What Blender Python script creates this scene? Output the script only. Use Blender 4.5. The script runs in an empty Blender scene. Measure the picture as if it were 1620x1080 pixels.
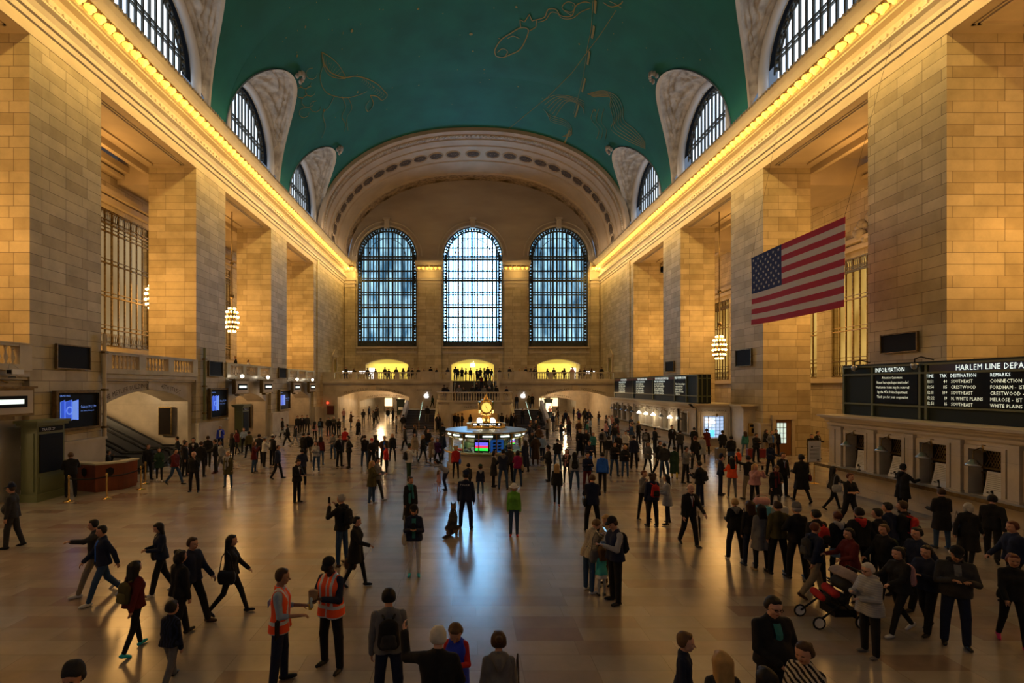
import bpy, math, random
import numpy as np
from math import sin, cos, pi, radians, sqrt
random.seed(7)
SC = bpy.context.scene
# ---------------------------------------------------------------- camera
CX, CZ, FP, VX, VY = -0.9, 4.5, 800.0, 737.0, 610.0      # camera x, height, focal length and vanishing point in pixels of 1620x1080
cam = bpy.data.objects.new('camera', bpy.data.cameras.new('camera'))
SC.collection.objects.link(cam); SC.camera = cam
cam.location = (CX, 0, CZ); cam.rotation_euler = (pi/2, 0, 0)
cam.data.sensor_fit = 'HORIZONTAL'; cam.data.sensor_width = 36; cam.data.lens = FP/1620*36
cam.data.shift_x = (810-VX)/1620; cam.data.shift_y = (VY-540)/1620
cam.data.clip_end = 400; cam.data.clip_start = .05
# ---------------------------------------------------------------- world, exposure
w = bpy.data.worlds.new('world'); SC.world = w; w.use_nodes = True
w.node_tree.nodes['Background'].inputs[0].default_value = (.55, .72, 1, 1)
w.node_tree.nodes['Background'].inputs[1].default_value = .25
SC.view_settings.view_transform = 'Standard'; SC.view_settings.look = 'None'
SC.view_settings.exposure = 0.0; SC.view_settings.gamma = 1; SC.view_settings.use_curve_mapping = False
SC.cycles.use_denoising = True; SC.cycles.max_bounces = 5; SC.cycles.diffuse_bounces = 3
SC.cycles.glossy_bounces = 2; SC.cycles.transmission_bounces = 3; SC.cycles.sample_clamp_indirect = 4
SC.cycles.caustics_reflective = False; SC.cycles.caustics_refractive = False
# ---------------------------------------------------------------- lights of the hall
def light(kind, loc, power, col, rot=(0, 0, 0), size=None, name='lamp_light', soft=.3, spread=None):
    l = bpy.data.lights.new(name, kind); l.energy = power; l.color = col
    if kind == 'AREA':
        l.shape = 'RECTANGLE'; l.size, l.size_y = size
        if spread: l.spread = spread
    else: l.shadow_soft_size = soft
    o = bpy.data.objects.new(name, l); SC.collection.objects.link(o); o.location = loc; o.rotation_euler = rot
    if kind == 'AREA': o.visible_glossy = True
    return o
WARM, GOLD = (1, .50, .13), (1, .62, .17)
L_AISLE, L_COVE, L_UP = 760, 38, 26
BAYS = [3.5, 16.1, 28.7, 41.3, 54.1]
for s in (-1, 1):
    for yc in BAYS:                                        # warm lights added in every side bay, most bays having no chandelier
        light('POINT', (s*20.9, yc+.6, 10.2), L_AISLE*(.35 if yc < 10 else 1), WARM, soft=1.4, name='bay_fill_light')
        light('POINT', (s*21.6, yc, 16.5), L_AISLE*.25, WARM, soft=.5, name='bay_fill_light')
    # the row of bulbs along the cornice, as two strips: one washing the frieze and wall, one the vault
    light('AREA', (s*16.0, 33, 20.6), L_COVE*70, GOLD, (0, s*radians(-62), 0), (.3, 80), 'cornice_light')
    light('AREA', (s*16.9, 33, 22.6), L_UP*22, (1, .74, .46), (0, s*radians(-160), 0), (.3, 80), 'cornice_light')
light('POINT', (-12.5, 69, 3.6), 700, (1, .66, .33), soft=.3); light('POINT', (12.5, 69, 3.6), 700, (1, .66, .33), soft=.3)
for x in (-12.35, .1, 12.55):                              # daylight of the west windows behind the camera
    light('AREA', (x, -11.6, 18.5), 900, (.95, .93, .85), (radians(90), 0, radians(180)), (8, 15), 'west_window_light')
for x in (-17.3, -6.1, 6.3, 17.5): light('POINT', (x, 71.2, 20.7), 120, GOLD, soft=.3, name='cornice_light')
for x in (-12.3, 0.1, 12.5):                               # apple green-gold store light behind the balcony
    light('AREA', (x, 75.5, 8.0), 120, (1, .80, .22), (0, 0, 0), (5, 2), 'store_light')
# ---------------------------------------------------------------- materials
M = {}
def mat(name, col, rough=.6, metal=0, emit=0, ecol=None, spec=None):
    if name in M: return M[name]
    m = bpy.data.materials.new(name); m.use_nodes = True; b = m.node_tree.nodes['Principled BSDF']
    b.inputs['Base Color'].default_value = (*col, 1); b.inputs['Roughness'].default_value = rough
    b.inputs['Metallic'].default_value = metal
    if spec is not None: b.inputs['Specular IOR Level'].default_value = spec
    if emit:
        b.inputs['Emission Color'].default_value = (*(ecol or col), 1); b.inputs['Emission Strength'].default_value = emit
    M[name] = m; return m
def N(m, t, **kw):
    n = m.node_tree.nodes.new(t)
    for k, v in kw.items():
        if hasattr(n, k): setattr(n, k, v)
        else: n.inputs[k.replace('_', ' ')].default_value = v
    return n
def LK(m, a, b): m.node_tree.links.new(a, b)
def ramp(m, stops, fac):
    r = N(m, 'ShaderNodeValToRGB'); e = r.color_ramp.elements
    while len(e) < len(stops): e.new(.5)
    for k, (p, c) in enumerate(stops): e[k].position = p; e[k].color = (*c, 1)
    LK(m, fac, r.inputs[0]); return r.outputs[0]
def noisy(name, c1, c2, scale=3, rough=.6, metal=0, bump=0, detail=6, stretch=None, spec=None):
    """two-tone noise surface"""
    if name in M: return M[name]
    m = mat(name, c1, rough, metal, spec=spec); b = m.node_tree.nodes['Principled BSDF']
    tc = N(m, 'ShaderNodeTexCoord'); n = N(m, 'ShaderNodeTexNoise', Scale=scale, Detail=detail)
    src = tc.outputs['Object']
    if stretch:
        mp = N(m, 'ShaderNodeMapping'); mp.inputs['Scale'].default_value = stretch; LK(m, src, mp.inputs[0]); src = mp.outputs[0]
    LK(m, src, n.inputs['Vector'])
    LK(m, ramp(m, [(.35, c1), (.65, c2)], n.outputs[0]), b.inputs['Base Color'])
    if bump:
        bp = N(m, 'ShaderNodeBump', Strength=bump, Distance=.05); LK(m, n.outputs[0], bp.inputs['Height']); LK(m, bp.outputs[0], b.inputs['Normal'])
    return m
def stone(name, bw, bh, tones, mortar, rough=.55, msize=.008, floor=False, bump=.3, spec=.5):
    m = mat(name, tones[0][1], rough, spec=spec); b = m.node_tree.nodes['Principled BSDF']
    g = N(m, 'ShaderNodeNewGeometry'); s = N(m, 'ShaderNodeSeparateXYZ'); LK(m, g.outputs['Position'], s.inputs[0])
    c = N(m, 'ShaderNodeCombineXYZ')
    if floor: LK(m, s.outputs[0], c.inputs[0]); LK(m, s.outputs[1], c.inputs[1])
    else:
        a = N(m, 'ShaderNodeMath', operation='ADD'); LK(m, s.outputs[0], a.inputs[0]); LK(m, s.outputs[1], a.inputs[1])
        LK(m, a.outputs[0], c.inputs[0]); LK(m, s.outputs[2], c.inputs[1])
    br = N(m, 'ShaderNodeTexBrick', offset=.41, offset_frequency=3, squash=1.45, squash_frequency=3)
    br.inputs['Color1'].default_value = (0, 0, 0, 1); br.inputs['Color2'].default_value = (1, 1, 1, 1); br.inputs['Mortar'].default_value = (.5, .5, .5, 1)
    br.inputs['Scale'].default_value = 1; br.inputs['Brick Width'].default_value = bw; br.inputs['Row Height'].default_value = bh
    br.inputs['Mortar Size'].default_value = msize; br.inputs['Mortar Smooth'].default_value = .3; br.inputs['Bias'].default_value = 0
    LK(m, c.outputs[0], br.inputs['Vector'])
    col = ramp(m, tones, br.outputs['Color'])
    n = N(m, 'ShaderNodeTexNoise', Scale=.9, Detail=8); n.inputs['Roughness'].default_value = .62; LK(m, g.outputs['Position'], n.inputs['Vector'])
    mr = N(m, 'ShaderNodeMapRange'); mr.inputs['From Min'].default_value = .3; mr.inputs['From Max'].default_value = .7
    mr.inputs['To Min'].default_value = .78; mr.inputs['To Max'].default_value = 1.15; LK(m, n.outputs[0], mr.inputs[0])
    mx = N(m, 'ShaderNodeMix', data_type='RGBA', blend_type='MULTIPLY'); mx.inputs[0].default_value = 1
    LK(m, col, mx.inputs[6]); LK(m, mr.outputs[0], mx.inputs[7])
    m2 = N(m, 'ShaderNodeMix', data_type='RGBA'); LK(m, br.outputs['Fac'], m2.inputs[0]); LK(m, mx.outputs[2], m2.inputs[6]); m2.inputs[7].default_value = (*mortar, 1)
    LK(m, m2.outputs[2], b.inputs['Base Color'])
    if bump:
        bp = N(m, 'ShaderNodeBump', Strength=bump, Distance=.02, invert=True); LK(m, br.outputs['Fac'], bp.inputs['Height']); LK(m, bp.outputs[0], b.inputs['Normal'])
    return m
stone('wall_stone', 1.25, .47, [(0, (.41, .33, .20)), (.5, (.49, .41, .26)), (1, (.57, .485, .325))], (.15, .115, .075), .6, .012)
stone('smooth_stone', 2.4, 1.1, [(0, (.50, .43, .33)), (1, (.58, .50, .39))], (.30, .25, .19), .35, .004)
stone('floor_marble', 1.18, .47, [(0, (.24, .165, .135)), (.1, (.29, .225, .19)), (.45, (.335, .285, .245)), (.8, (.37, .325, .28)), (1, (.30, .27, .24))], (.20, .16, .13), .22, .005, True, .05, .85)
noisy('carved_stone', (.50, .46, .42), (.28, .25, .22), 1.6, .7, bump=.9, detail=9)
noisy('plain_stone', (.52, .46, .38), (.44, .38, .31), .5, .6)
noisy('lime_stone', (.56, .47, .34), (.48, .40, .29), .7, .6)
noisy('marble', (.56, .51, .43), (.42, .37, .30), .8, .25, detail=10)
noisy('dark_iron', (.035, .04, .04), (.06, .065, .06), 5, .5, .4)
noisy('bronze', (.22, .15, .06), (.13, .085, .035), 6, .4, .8)
noisy('ring_tan', (.40, .30, .20), (.46, .35, .24), .5, .7); noisy('rosette_brown', (.07, .045, .028), (.12, .08, .05), 4, .8)
mat('gold', (.9, .58, .18), .28, 1); mat('brass', (.72, .5, .2), .25, 1); mat('black', (.010, .010, .011), .7, spec=.15); mat('steel', (.45, .46, .48), .3, 1)
mat('green_paint', (.13, .145, .065), .45); mat('dark_green', (.018, .026, .022), .6, spec=.2); mat('white_paper', (.75, .75, .75), .6)
mat('dark_stair', (.07, .055, .05), .5); mat('ink', (.05, .05, .05), .6); mat('engraved', (.06, .045, .03), .8)
mat('bulb_gold', (1, .65, .2), .4, emit=1.6, ecol=(1, .52, .08)); mat('bulb_warm', (1, .8, .5), .4, emit=14, ecol=(1, .60, .22)); mat('bulb_white', (1, .95, .85), .4, emit=9, ecol=(1, .86, .62))
mat('glow_soft', (1, .8, .5), .4, emit=2.2, ecol=(1, .72, .38)); mat('store_wall', (.85, .75, .30), .6, emit=.32, ecol=(1, .80, .16)); mat('glow_white', (1, 1, 1), .4, emit=1.6)
mat('led', (.1, .1, .05), .5, emit=.9, ecol=(.95, .9, .62)); mat('led_white', (.2, .2, .2), .5, emit=1.1, ecol=(.9, 1, .9)); mat('exit_red', (1, .05, .02), .5, emit=3)
def emissive_noise(name, c1, c2, s1, s2, scale):
    m = bpy.data.materials.new(name); m.use_nodes = True; nt = m.node_tree; nt.nodes.clear()
    o = N(m, 'ShaderNodeOutputMaterial'); e = N(m, 'ShaderNodeEmission'); g = N(m, 'ShaderNodeNewGeometry')
    mp = N(m, 'ShaderNodeMapping'); mp.inputs['Scale'].default_value = (1, 1, .35); LK(m, g.outputs['Position'], mp.inputs[0])
    n = N(m, 'ShaderNodeTexNoise', Scale=scale, Detail=3); LK(m, mp.outputs[0], n.inputs['Vector'])
    LK(m, ramp(m, [(.35, tuple(v*s1 for v in c1)), (.65, tuple(v*s2 for v in c2))], n.outputs[0]), e.inputs[0]); e.inputs[1].default_value = 3.0
    LK(m, e.outputs[0], o.inputs[0]); M[name] = m
emissive_noise('sky_centre', (.22, .56, 1), (.30, .64, 1), .9, 1.0, .25)
M['sky_centre'].node_tree.nodes['Emission'].inputs[1].default_value = 20
emissive_noise('sky_side', (.16, .48, .82), (.42, .78, 1), .16, .46, .9)
emissive_noise('sky_lunette', (.62, .78, 1), (.85, .93, 1), .55, .75, .5)
emissive_noise('pane_amber', (1, .50, .08), (1, .62, .16), .10, .26, .5)
emissive_noise('pane_dim', (1, .62, .26), (.8, .56, .28), .16, .32, .4)
M['pane_dim'].node_tree.nodes['Emission'].inputs[1].default_value = 1.6
def ceiling_mat():
    m = noisy('vault_teal', (.002, .10, .068), (.003, .13, .09), .35, .75, detail=8)
ceiling_mat()
# ---------------------------------------------------------------- mesh builder
class MB:
    def __init__(s, mats=None): s.v = []; s.f = []; s.m = []; s.sm = []; s.mats = list(mats or []); s.cur = 0; s.smooth = False
    def use(s, name):
        if name not in s.mats: s.mats.append(name)
        s.cur = s.mats.index(name); return s
    def add(s, vs, fs):
        o = len(s.v); s.v += [tuple(p) for p in vs]
        for f in fs: s.f.append(tuple(i+o for i in f)); s.m.append(s.cur); s.sm.append(s.smooth)
        return s
    def box(s, x0, x1, y0, y1, z0, z1):
        return s.add([(x0, y0, z0), (x1, y0, z0), (x1, y1, z0), (x0, y1, z0), (x0, y0, z1), (x1, y0, z1), (x1, y1, z1), (x0, y1, z1)],
                     [(0, 3, 2, 1), (4, 5, 6, 7), (0, 1, 5, 4), (1, 2, 6, 5), (2, 3, 7, 6), (3, 0, 4, 7)])
    def cbox(s, c, d): return s.box(c[0]-d[0]/2, c[0]+d[0]/2, c[1]-d[1]/2, c[1]+d[1]/2, c[2]-d[2]/2, c[2]+d[2]/2)
    def rbox(s, c, d, rz):
        h = [v/2 for v in d]; P = []
        for z in (-h[2], h[2]):
            for x, y in ((-h[0], -h[1]), (h[0], -h[1]), (h[0], h[1]), (-h[0], h[1])):
                P.append((c[0]+x*cos(rz)-y*sin(rz), c[1]+x*sin(rz)+y*cos(rz), c[2]+z))
        return s.add(P, [(0, 3, 2, 1), (4, 5, 6, 7), (0, 1, 5, 4), (1, 2, 6, 5), (2, 3, 7, 6), (3, 0, 4, 7)])
    def lathe(s, c, prof, n=16, sx=1, sy=1, a0=0, a1=2*pi, cap=True):
        full = abs(a1-a0-2*pi) < 1e-6; k = n if full else n+1; vs = []
        for r, z in prof:
            for i in range(k):
                a = a0+(a1-a0)*i/n; vs.append((c[0]+r*sx*cos(a), c[1]+r*sy*sin(a), c[2]+z))
        fs = [(j*k+i, j*k+(i+1) % k, (j+1)*k+(i+1) % k, (j+1)*k+i) for j in range(len(prof)-1) for i in range(n)]
        if full and cap: fs += [tuple(range(k-1, -1, -1)), tuple((len(prof)-1)*k+i for i in range(k))]
        return s.add(vs, fs)
    def tube(s, pts, r, n=8, cap=True):
        pts = [np.array(p, float) for p in pts]; vs = []; rs = r if isinstance(r, (list, tuple)) else [r]*len(pts); ref = None
        for i, p in enumerate(pts):
            t = pts[min(i+1, len(pts)-1)]-pts[max(i-1, 0)]; t = t/(np.linalg.norm(t)+1e-9)
            if ref is None: ref = np.array((0, 0, 1.)) if abs(t[2]) < .9 else np.array((1., 0, 0))
            u = np.cross(t, ref); u /= np.linalg.norm(u)+1e-9; w_ = np.cross(u, t); ref = w_
            for k in range(n):
                a = 2*pi*k/n; vs.append(p+rs[i]*(cos(a)*u+sin(a)*w_))
        fs = [(j*n+k, j*n+(k+1) % n, (j+1)*n+(k+1) % n, (j+1)*n+k) for j in range(len(pts)-1) for k in range(n)]
        if cap: fs += [tuple(range(n-1, -1, -1)), tuple((len(pts)-1)*n+k for k in range(n))]
        return s.add(vs, fs)
    def grid(s, rows, closed=False):
        """rows: list of equally long point lists"""
        k = len(rows[0]); vs = [p for r in rows for p in r]; e = k if closed else k-1
        return s.add(vs, [(j*k+i, j*k+(i+1) % k, (j+1)*k+(i+1) % k, (j+1)*k+i) for j in range(len(rows)-1) for i in range(e)])
    def prism(s, poly, d):
        """poly: 3-D points, extruded by vector d"""
        n = len(poly); vs = list(poly)+[tuple(p[k]+d[k] for k in range(3)) for p in poly]
        return s.add(vs, [tuple(range(n)), tuple(range(2*n-1, n-1, -1))]+[(i, (i+1) % n, n+(i+1) % n, n+i) for i in range(n)])
    def ball(s, c, r, n=10, sq=(1, 1, 1)):
        prof = [(sin(pi*j/(n//2+2))*1.0, -cos(pi*j/(n//2+2))) for j in range(n//2+3)]
        vs = []; 
        for a, z in prof:
            for i in range(n): vs.append((c[0]+r*sq[0]*a*cos(2*pi*i/n), c[1]+r*sq[1]*a*sin(2*pi*i/n), c[2]+r*sq[2]*z))
        return s.add(vs, [(j*n+i, j*n+(i+1) % n, (j+1)*n+(i+1) % n, (j+1)*n+i) for j in range(len(prof)-1) for i in range(n)])
    def build(s, name, parent=None, fix=True):
        me = bpy.data.meshes.new(name); me.from_pydata(s.v, [], s.f)
        for k in (s.mats or ['plain_stone']): me.materials.append(M[k] if isinstance(k, str) else k)
        me.polygons.foreach_set('material_index', s.m); me.polygons.foreach_set('use_smooth', s.sm)
        me.update()
        if fix:
            import bmesh
            bm = bmesh.new(); bm.from_mesh(me); bmesh.ops.remove_doubles(bm, verts=bm.verts, dist=1e-5); bmesh.ops.recalc_face_normals(bm, faces=bm.faces); bm.to_mesh(me); bm.free()
        o = bpy.data.objects.new(name, me); SC.collection.objects.link(o)
        if parent: o.parent = parent
        return o
def struct(o): o['kind'] = 'structure'; return o
def tag(o, label, cat, group=None, kind=None):
    o['label'] = label; o['category'] = cat
    if group: o['group'] = group
    if kind: o['kind'] = kind
    return o
def thing(name, label, cat, loc=(0, 0, 0), rz=0, group=None):
    o = bpy.data.objects.new(name, None); SC.collection.objects.link(o); o.location = loc; o.rotation_euler = (0, 0, rz); o.empty_display_size = .2
    return tag(o, label, cat, group)
def copy_tree(o, parent=None):
    c = o.copy(); SC.collection.objects.link(c); c.parent = parent
    for ch in o.children: copy_tree(ch, c)
    return c
def on_floor(px, py, z=0):                                  # the point of a level plane seen at a pixel
    d = (CZ-z)*FP/(py-VY); return (CX+(px-VX)*d/FP, d, z)
def on_side(px, py, X):                                     # the point of a side wall plane X seen at a pixel
    d = (X-CX)*FP/(px-VX); return (X, d, CZ+(VY-py)*d/FP)
def on_end(px, py, d): return (CX+(px-VX)*d/FP, d, CZ+(VY-py)*d/FP)
def text(body, loc, size, rot, m, parent=None, name='lettering', align='CENTER', ext=.004, squeeze=1, bold=0):
    c = bpy.data.curves.new(name, 'FONT'); c.body = body; c.size = size; c.align_x = align; c.align_y = 'CENTER'; c.extrude = ext
    c.resolution_u = 2; c.offset = bold; c.materials.append(M[m])
    o = bpy.data.objects.new(name, c); SC.collection.objects.link(o); o.location = loc; o.rotation_euler = rot; o.scale = (squeeze, 1, 1)
    if parent: o.parent = parent; 
    return o
FRONT = (pi/2, 0, 0)                                        # lettering readable from the camera on an end wall
ON_LEFT, ON_RIGHT = (pi/2, 0, pi/2), (pi/2, 0, -pi/2)       # on the left wall (faces +X) and on the right wall (faces -X)
# ================================================================ the shell of the hall
HW = 18.5                                                   # half width of the hall
PIERS = [(-4.8, -.8), (7.8, 11.8), (20.4, 24.4), (33, 37), (45.7, 49.7)]
YS0, YE, YB = 58.5, 73.4, 62.3                              # start of the end bay, east wall, balcony front
OPEN = [(-.8, 7.8), (11.8, 20.4), (24.4, 33), (37, 45.7), (49.7, YS0)]
LUN = [3.5, 16.1, 28.7, 41.3, 54.1]
noisy('carved_tan', (.42, .31, .21), (.18, .13, .09), 2.5, .7, bump=.9, detail=9); noisy('tympanum_stone', (.34, .28, .22), (.44, .37, .29), .45, .7, detail=8, stretch=(.3, 1, 1)); mat('ring_stone', (.50, .49, .50), .6)
struct(MB(['floor_marble']).box(-30, 30, -14, 100, -.3, 0).build('floor'))
def vault_z(x): 
    u = min(abs(x)/18.1, 1); return 22.2+12.2*(1-u**2.2)**(1/2.2)
def hole_wall(b, u0, u1, z0, z1, holes, P, t, m_wall, m_rev=None, extra=()):
    """wall in (u, z) with arched holes; P maps (u, z, depth) to the world. holes: (uc, w, zb, zs, rise, round)"""
    ztop = z1 if callable(z1) else (lambda u: z1)
    us = {u0, u1, *extra}
    for (uc, w_, zb, zs, rise, rnd) in holes:
        n = 24
        for k in range(n+1): us.add(round(uc-w_/2*cos(pi*k/n), 5))
    us = sorted(us)
    def top(h, u):
        q = min(1, abs(u-h[0])/(h[1]/2)); return h[3]+h[4]*(sqrt(max(0, 1-q*q)) if h[5] else 1-q*q)
    for a, c in zip(us[:-1], us[1:]):
        mid = (a+c)/2; hs = sorted([h for h in holes if abs(mid-h[0]) < h[1]/2], key=lambda h: h[2])
        lo_a = lo_c = z0; b.use(m_wall)
        for h in hs+[None]:
            ha, hc = (h[2], h[2]) if h else (ztop(a), ztop(c))
            if max(ha-lo_a, hc-lo_c) > 1e-4:
                b.add([P(a, lo_a, 0), P(c, lo_c, 0), P(c, hc, 0), P(a, ha, 0)], [(0, 1, 2, 3)])
            if h:
                b.use(m_rev or m_wall)
                if h[2] > z0: b.add([P(a, h[2], 0), P(c, h[2], 0), P(c, h[2], t), P(a, h[2], t)], [(0, 1, 2, 3)])
                lo_a, lo_c = top(h, a), top(h, c)
                if lo_a >= ztop(a)-1e-3 and lo_c >= ztop(c)-1e-3: b.use(m_wall); continue
                b.add([P(a, lo_a, 0), P(c, lo_c, 0), P(c, lo_c, t), P(a, lo_a, t)], [(0, 1, 2, 3)]); b.use(m_wall)
    for h in holes:
        b.use(m_rev or m_wall)
        for sg in (-1, 1):
            u = h[0]+sg*h[1]/2; b.add([P(u, h[2], 0), P(u, h[2], t), P(u, h[3], t), P(u, h[3], 0)], [(0, 1, 2, 3)])
    return b
# ---- piers
for s, side in ((-1, 'left'), (1, 'right')):
    for k, (a, c) in enumerate(PIERS):
        b = MB(['wall_stone', 'marble']); x0, x1 = sorted((s*HW, s*(HW+3.1)))
        b.use('wall_stone').box(x0, x1, a, c, 0, 19)
        b.use('marble')
        xa, xb = sorted((s*(HW-.18), s*(HW+.5)))
        b.box(xa, xb, a-.06, c+.06, 0, 1.95); b.box(*sorted((s*(HW-.24), s*(HW+.5))), a-.1, c+.1, 1.95, 2.06); b.box(*sorted((s*(HW-.26), s*(HW+.4))), a-.12, c+.12, 0, .3)
        struct(b.build('pillar_'+side))
    b = MB(['wall_stone', 'marble'])                        # the solid end bay
    b.box(*sorted((s*HW, s*(HW+4))), YS0, YE+1, 0, 22.3); b.box(*sorted((s*(HW-.14), s*(HW+1))), YS0+1.1, YS0+1.9, 5, 19.3)
    b.use('marble').box(*sorted((s*(HW-.16), s*(HW+1))), YS0-.05, YB, 0, 2.0)
    struct(b.build('wall_'+side))
    # ---- the entablature: a moulded profile run along the hall
    prof = [(-.02, 18.7), (.02, 18.7), (.02, 19.2), (.10, 19.25), (.10, 19.5), (.2, 19.55), (.2, 19.75), (.32, 19.95), (.5, 20.05), (.5, 20.14), (.42, 20.16), (.42, 20.3), (.2, 20.34),
            (.16, 20.5), (.17, 20.72), (.3, 20.86), (.62, 20.92), (.62, 21.0), (.72, 21.04), (.72, 21.42), (.8, 21.5), (.8, 21.58), (.95, 21.7), (1.12, 21.95), (1.3, 22.12), (1.3, 22.28), (.0, 22.4)]
    b = MB(['plain_stone', 'lime_stone', 'wall_stone'])
    for (o1, z1), (o2, z2) in zip(prof[:-1], prof[1:]):
        zz = (z1+z2)/2; b.use('lime_stone' if zz < 19.2 or 20.34 < zz < 21.45 else 'plain_stone')
        b.add([(s*(HW-o1), -12, z1), (s*(HW-o1), YE, z1), (s*(HW-o2), YE, z2), (s*(HW-o2), -12, z2)], [(0, 1, 2, 3)])
    b.use('lime_stone')
    for (a, c) in OPEN: b.add([(s*HW, a, 18.7), (s*HW, c, 18.7), (s*(HW+3.1), c, 18.7), (s*(HW+3.1), a, 18.7)], [(0, 1, 2, 3)])
    b.use('plain_stone')
    y = 8.0
    while y < YE-.3: b.cbox((s*(HW-.46), y, 20.22), (.12, .2, .15)); y += .4
    y = 8.0
    while y < YE-.3: b.cbox((s*(HW-1.33), y, 22.2), (.08, .12, .14)); y += .3
    struct(b.build('trim_'+('1' if s < 0 else '2')))
# ---- side bays: balcony floor, back wall, windows, coffered ceiling
XB = {-1: HW+5.15, 1: HW+6.9}                               # back wall planes (left bay, right bay)
WIN = [(12.7, 23.8), (25.3, 36.4), (37.9, 49.0), (50.5, 60.2)]
for s, side in ((-1, 'left'), (1, 'right')):
    X = s*XB[s]; b = MB(['wall_stone', 'lime_stone', 'marble'])
    zb, zt = (7.0, 15.7) if s < 0 else (5.1, 13.2)
    P = lambda u, z, t, X=X, s=s: (X+s*t, u, z)
    hole_wall(b, -12, 62, 5.1 if s < 0 else 0, 19, [((a+c)/2, c-a, zb, zt, 0, False) for a, c in WIN], P, .6, 'wall_stone')
    b.use('lime_stone')
    for z, o, h in ((zt+.35, .3, .35), (zt+.8, .55, .3), (17.9, .5, .25), (18.3, .8, .4)): b.box(*sorted((X, X-s*o)), -12, 62, z, z+h)
    b.box(*sorted((X, X-s*.3)), -12, 62, zb-.4, zb-.1)
    struct(b.build('wall_'+side+'_rear'))
    b = MB(['lime_stone', 'black', 'wall_stone'])           # ceiling with beams, one per pier
    b.use('lime_stone').box(*sorted((s*(HW+3.1), s*(HW+7.2))), -12, 62, 19.3, 19.5)
    for a, c in PIERS+[(YS0, 62)]: b.use('lime_stone').box(*sorted((s*(HW+3.1), X)), a, c, 17.6, 19.3)
    for a, c in OPEN:                                        # moulded recessed panel under the architrave
        for k, (i, z) in enumerate(((.5, .05), (.62, .11))):
            x0, x1 = sorted((s*(HW+i), s*(HW+3.1-i)))
            for q in ((x0, x1, a+i, a+i+.1), (x0, x1, c-i-.1, c-i), (x0, x0+.1, a+i, c-i), (x1-.1, x1, a+i, c-i)): b.box(*q, 18.7-z, 18.71)
        b.box(*sorted((s*(HW+3.1), s*(HW+3.4))), a, c, 18.3, 19.3)
    struct(b.build('ceiling_'+side))
    for k, (a, c) in enumerate(WIN):                         # tall bronze window grille with amber glass behind
        b = MB(['bronze', 'pane_dim', 'pane_amber', 'dark_iron'])
        b.use('pane_dim' if s < 0 else 'pane_amber').add([(X+s*.5, a, zb), (X+s*.5, c, zb), (X+s*.5, c, zt), (X+s*.5, a, zt)], [(0, 1, 2, 3)])
        b.use('bronze'); n = 18
        for i in range(n+1):
            y = a+(c-a)*i/n; b.cbox((X+s*.15, y, (zb+zt)/2), (.10, .05 if i % 3 else .10, zt-zb))
        for z in (zb+.05, zb+1.1, zb+3.2, zb+5.3, zb+7.3, zt-.9, zt-.05):
            if zb <= z <= zt: b.cbox((X+s*.1, (a+c)/2, z), (.14, c-a, .08)); b.cbox((X+s*.1, (a+c)/2, z+.25), (.1, c-a, .04))
        for i in range(60):                                  # scroll panel at the foot and head of the grille
            y = a+(c-a)*(i+.5)/60
            for z0 in (zb+.1, zt-.85):
                b.add([(X+s*.12, y-.09, z0), (X+s*.12, y-.03, z0), (X+s*.12, y+.09, z0+.75), (X+s*.12, y+.03, z0+.75)], [(0, 1, 2, 3)])
                b.add([(X+s*.12, y+.09, z0), (X+s*.12, y+.03, z0), (X+s*.12, y-.09, z0+.75), (X+s*.12, y-.03, z0+.75)], [(0, 1, 2, 3)])
        struct(b.build('window_%d' % (10+k+(0 if s < 0 else 4))))
    for yc in (16, 35.2, 48):                                # skylight
        b = MB(['dark_iron', 'sky_lunette']); x0, x1 = sorted((s*(HW+3.5), s*(HW+5.0)))
        b.use('sky_lunette').box(x0, x1, yc-1.9, yc+1.9, 19.24, 19.26); b.use('dark_iron')
        for i in range(7): b.box(x0-.1, x1+.1, yc-1.95+i*.63, yc-1.82+i*.63, 19.1, 19.23)
        for i in range(3): b.box(x0-.1+i*.78, x0+.03+i*.78, yc-1.95, yc+1.95, 19.1, 19.23)
        struct(b.build('window_%d' % (20+int(yc))))
# ---- the painted vault, cut back where the lunettes enter
def groin(d, c):                                             # height where the vault meets a lunette
    q = (d-c)/5.15; return None if abs(q) >= 1 else 22.9+6.8*sqrt(1-q*q)
def xs_of(z):
    q = max(0, min(1, (z-22.2)/12.2)); return 18.1*(1-q**2.2)**(1/2.2)
ys = sorted({-12.0, YS0, *[round(c+5.15*sin(pi/2*k/14), 4) for c in LUN for k in range(-14, 15)], *[c+5.152 for c in LUN], *[c-5.152 for c in LUN if c > 0]})
ys = [y for y in ys if -12 <= y <= YS0]
def ang(x, z): return math.atan2((max(z-22.2, 0)/12.2)**1.1, (x/18.1)**1.1 if x > 0 else 0)
def vpt(a, y):                                               # a in [0, pi] from the right springing to the left
    c_, s_ = cos(a), sin(a); e = 2/2.2
    return (18.1*math.copysign(abs(c_)**e, c_), y, 22.2+12.2*abs(s_)**e)
rows = []
for y in ys:
    zs = 22.2
    for c in LUN:
        g = groin(y, c)
        if g: zs = g
    a0 = ang(xs_of(zs), zs); n = 48
    rows.append([vpt(a0+(pi-2*a0)*i/n, y) for i in range(n+1)])
b = MB(['vault_teal']); b.smooth = True; b.grid(rows); ceil_o = struct(b.build('ceiling', fix=False))
# outer roof keeps the sky out
struct(MB(['black']).box(-30, 30, -14, 100, 36.5, 37).build('ceiling_roof'))
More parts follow.
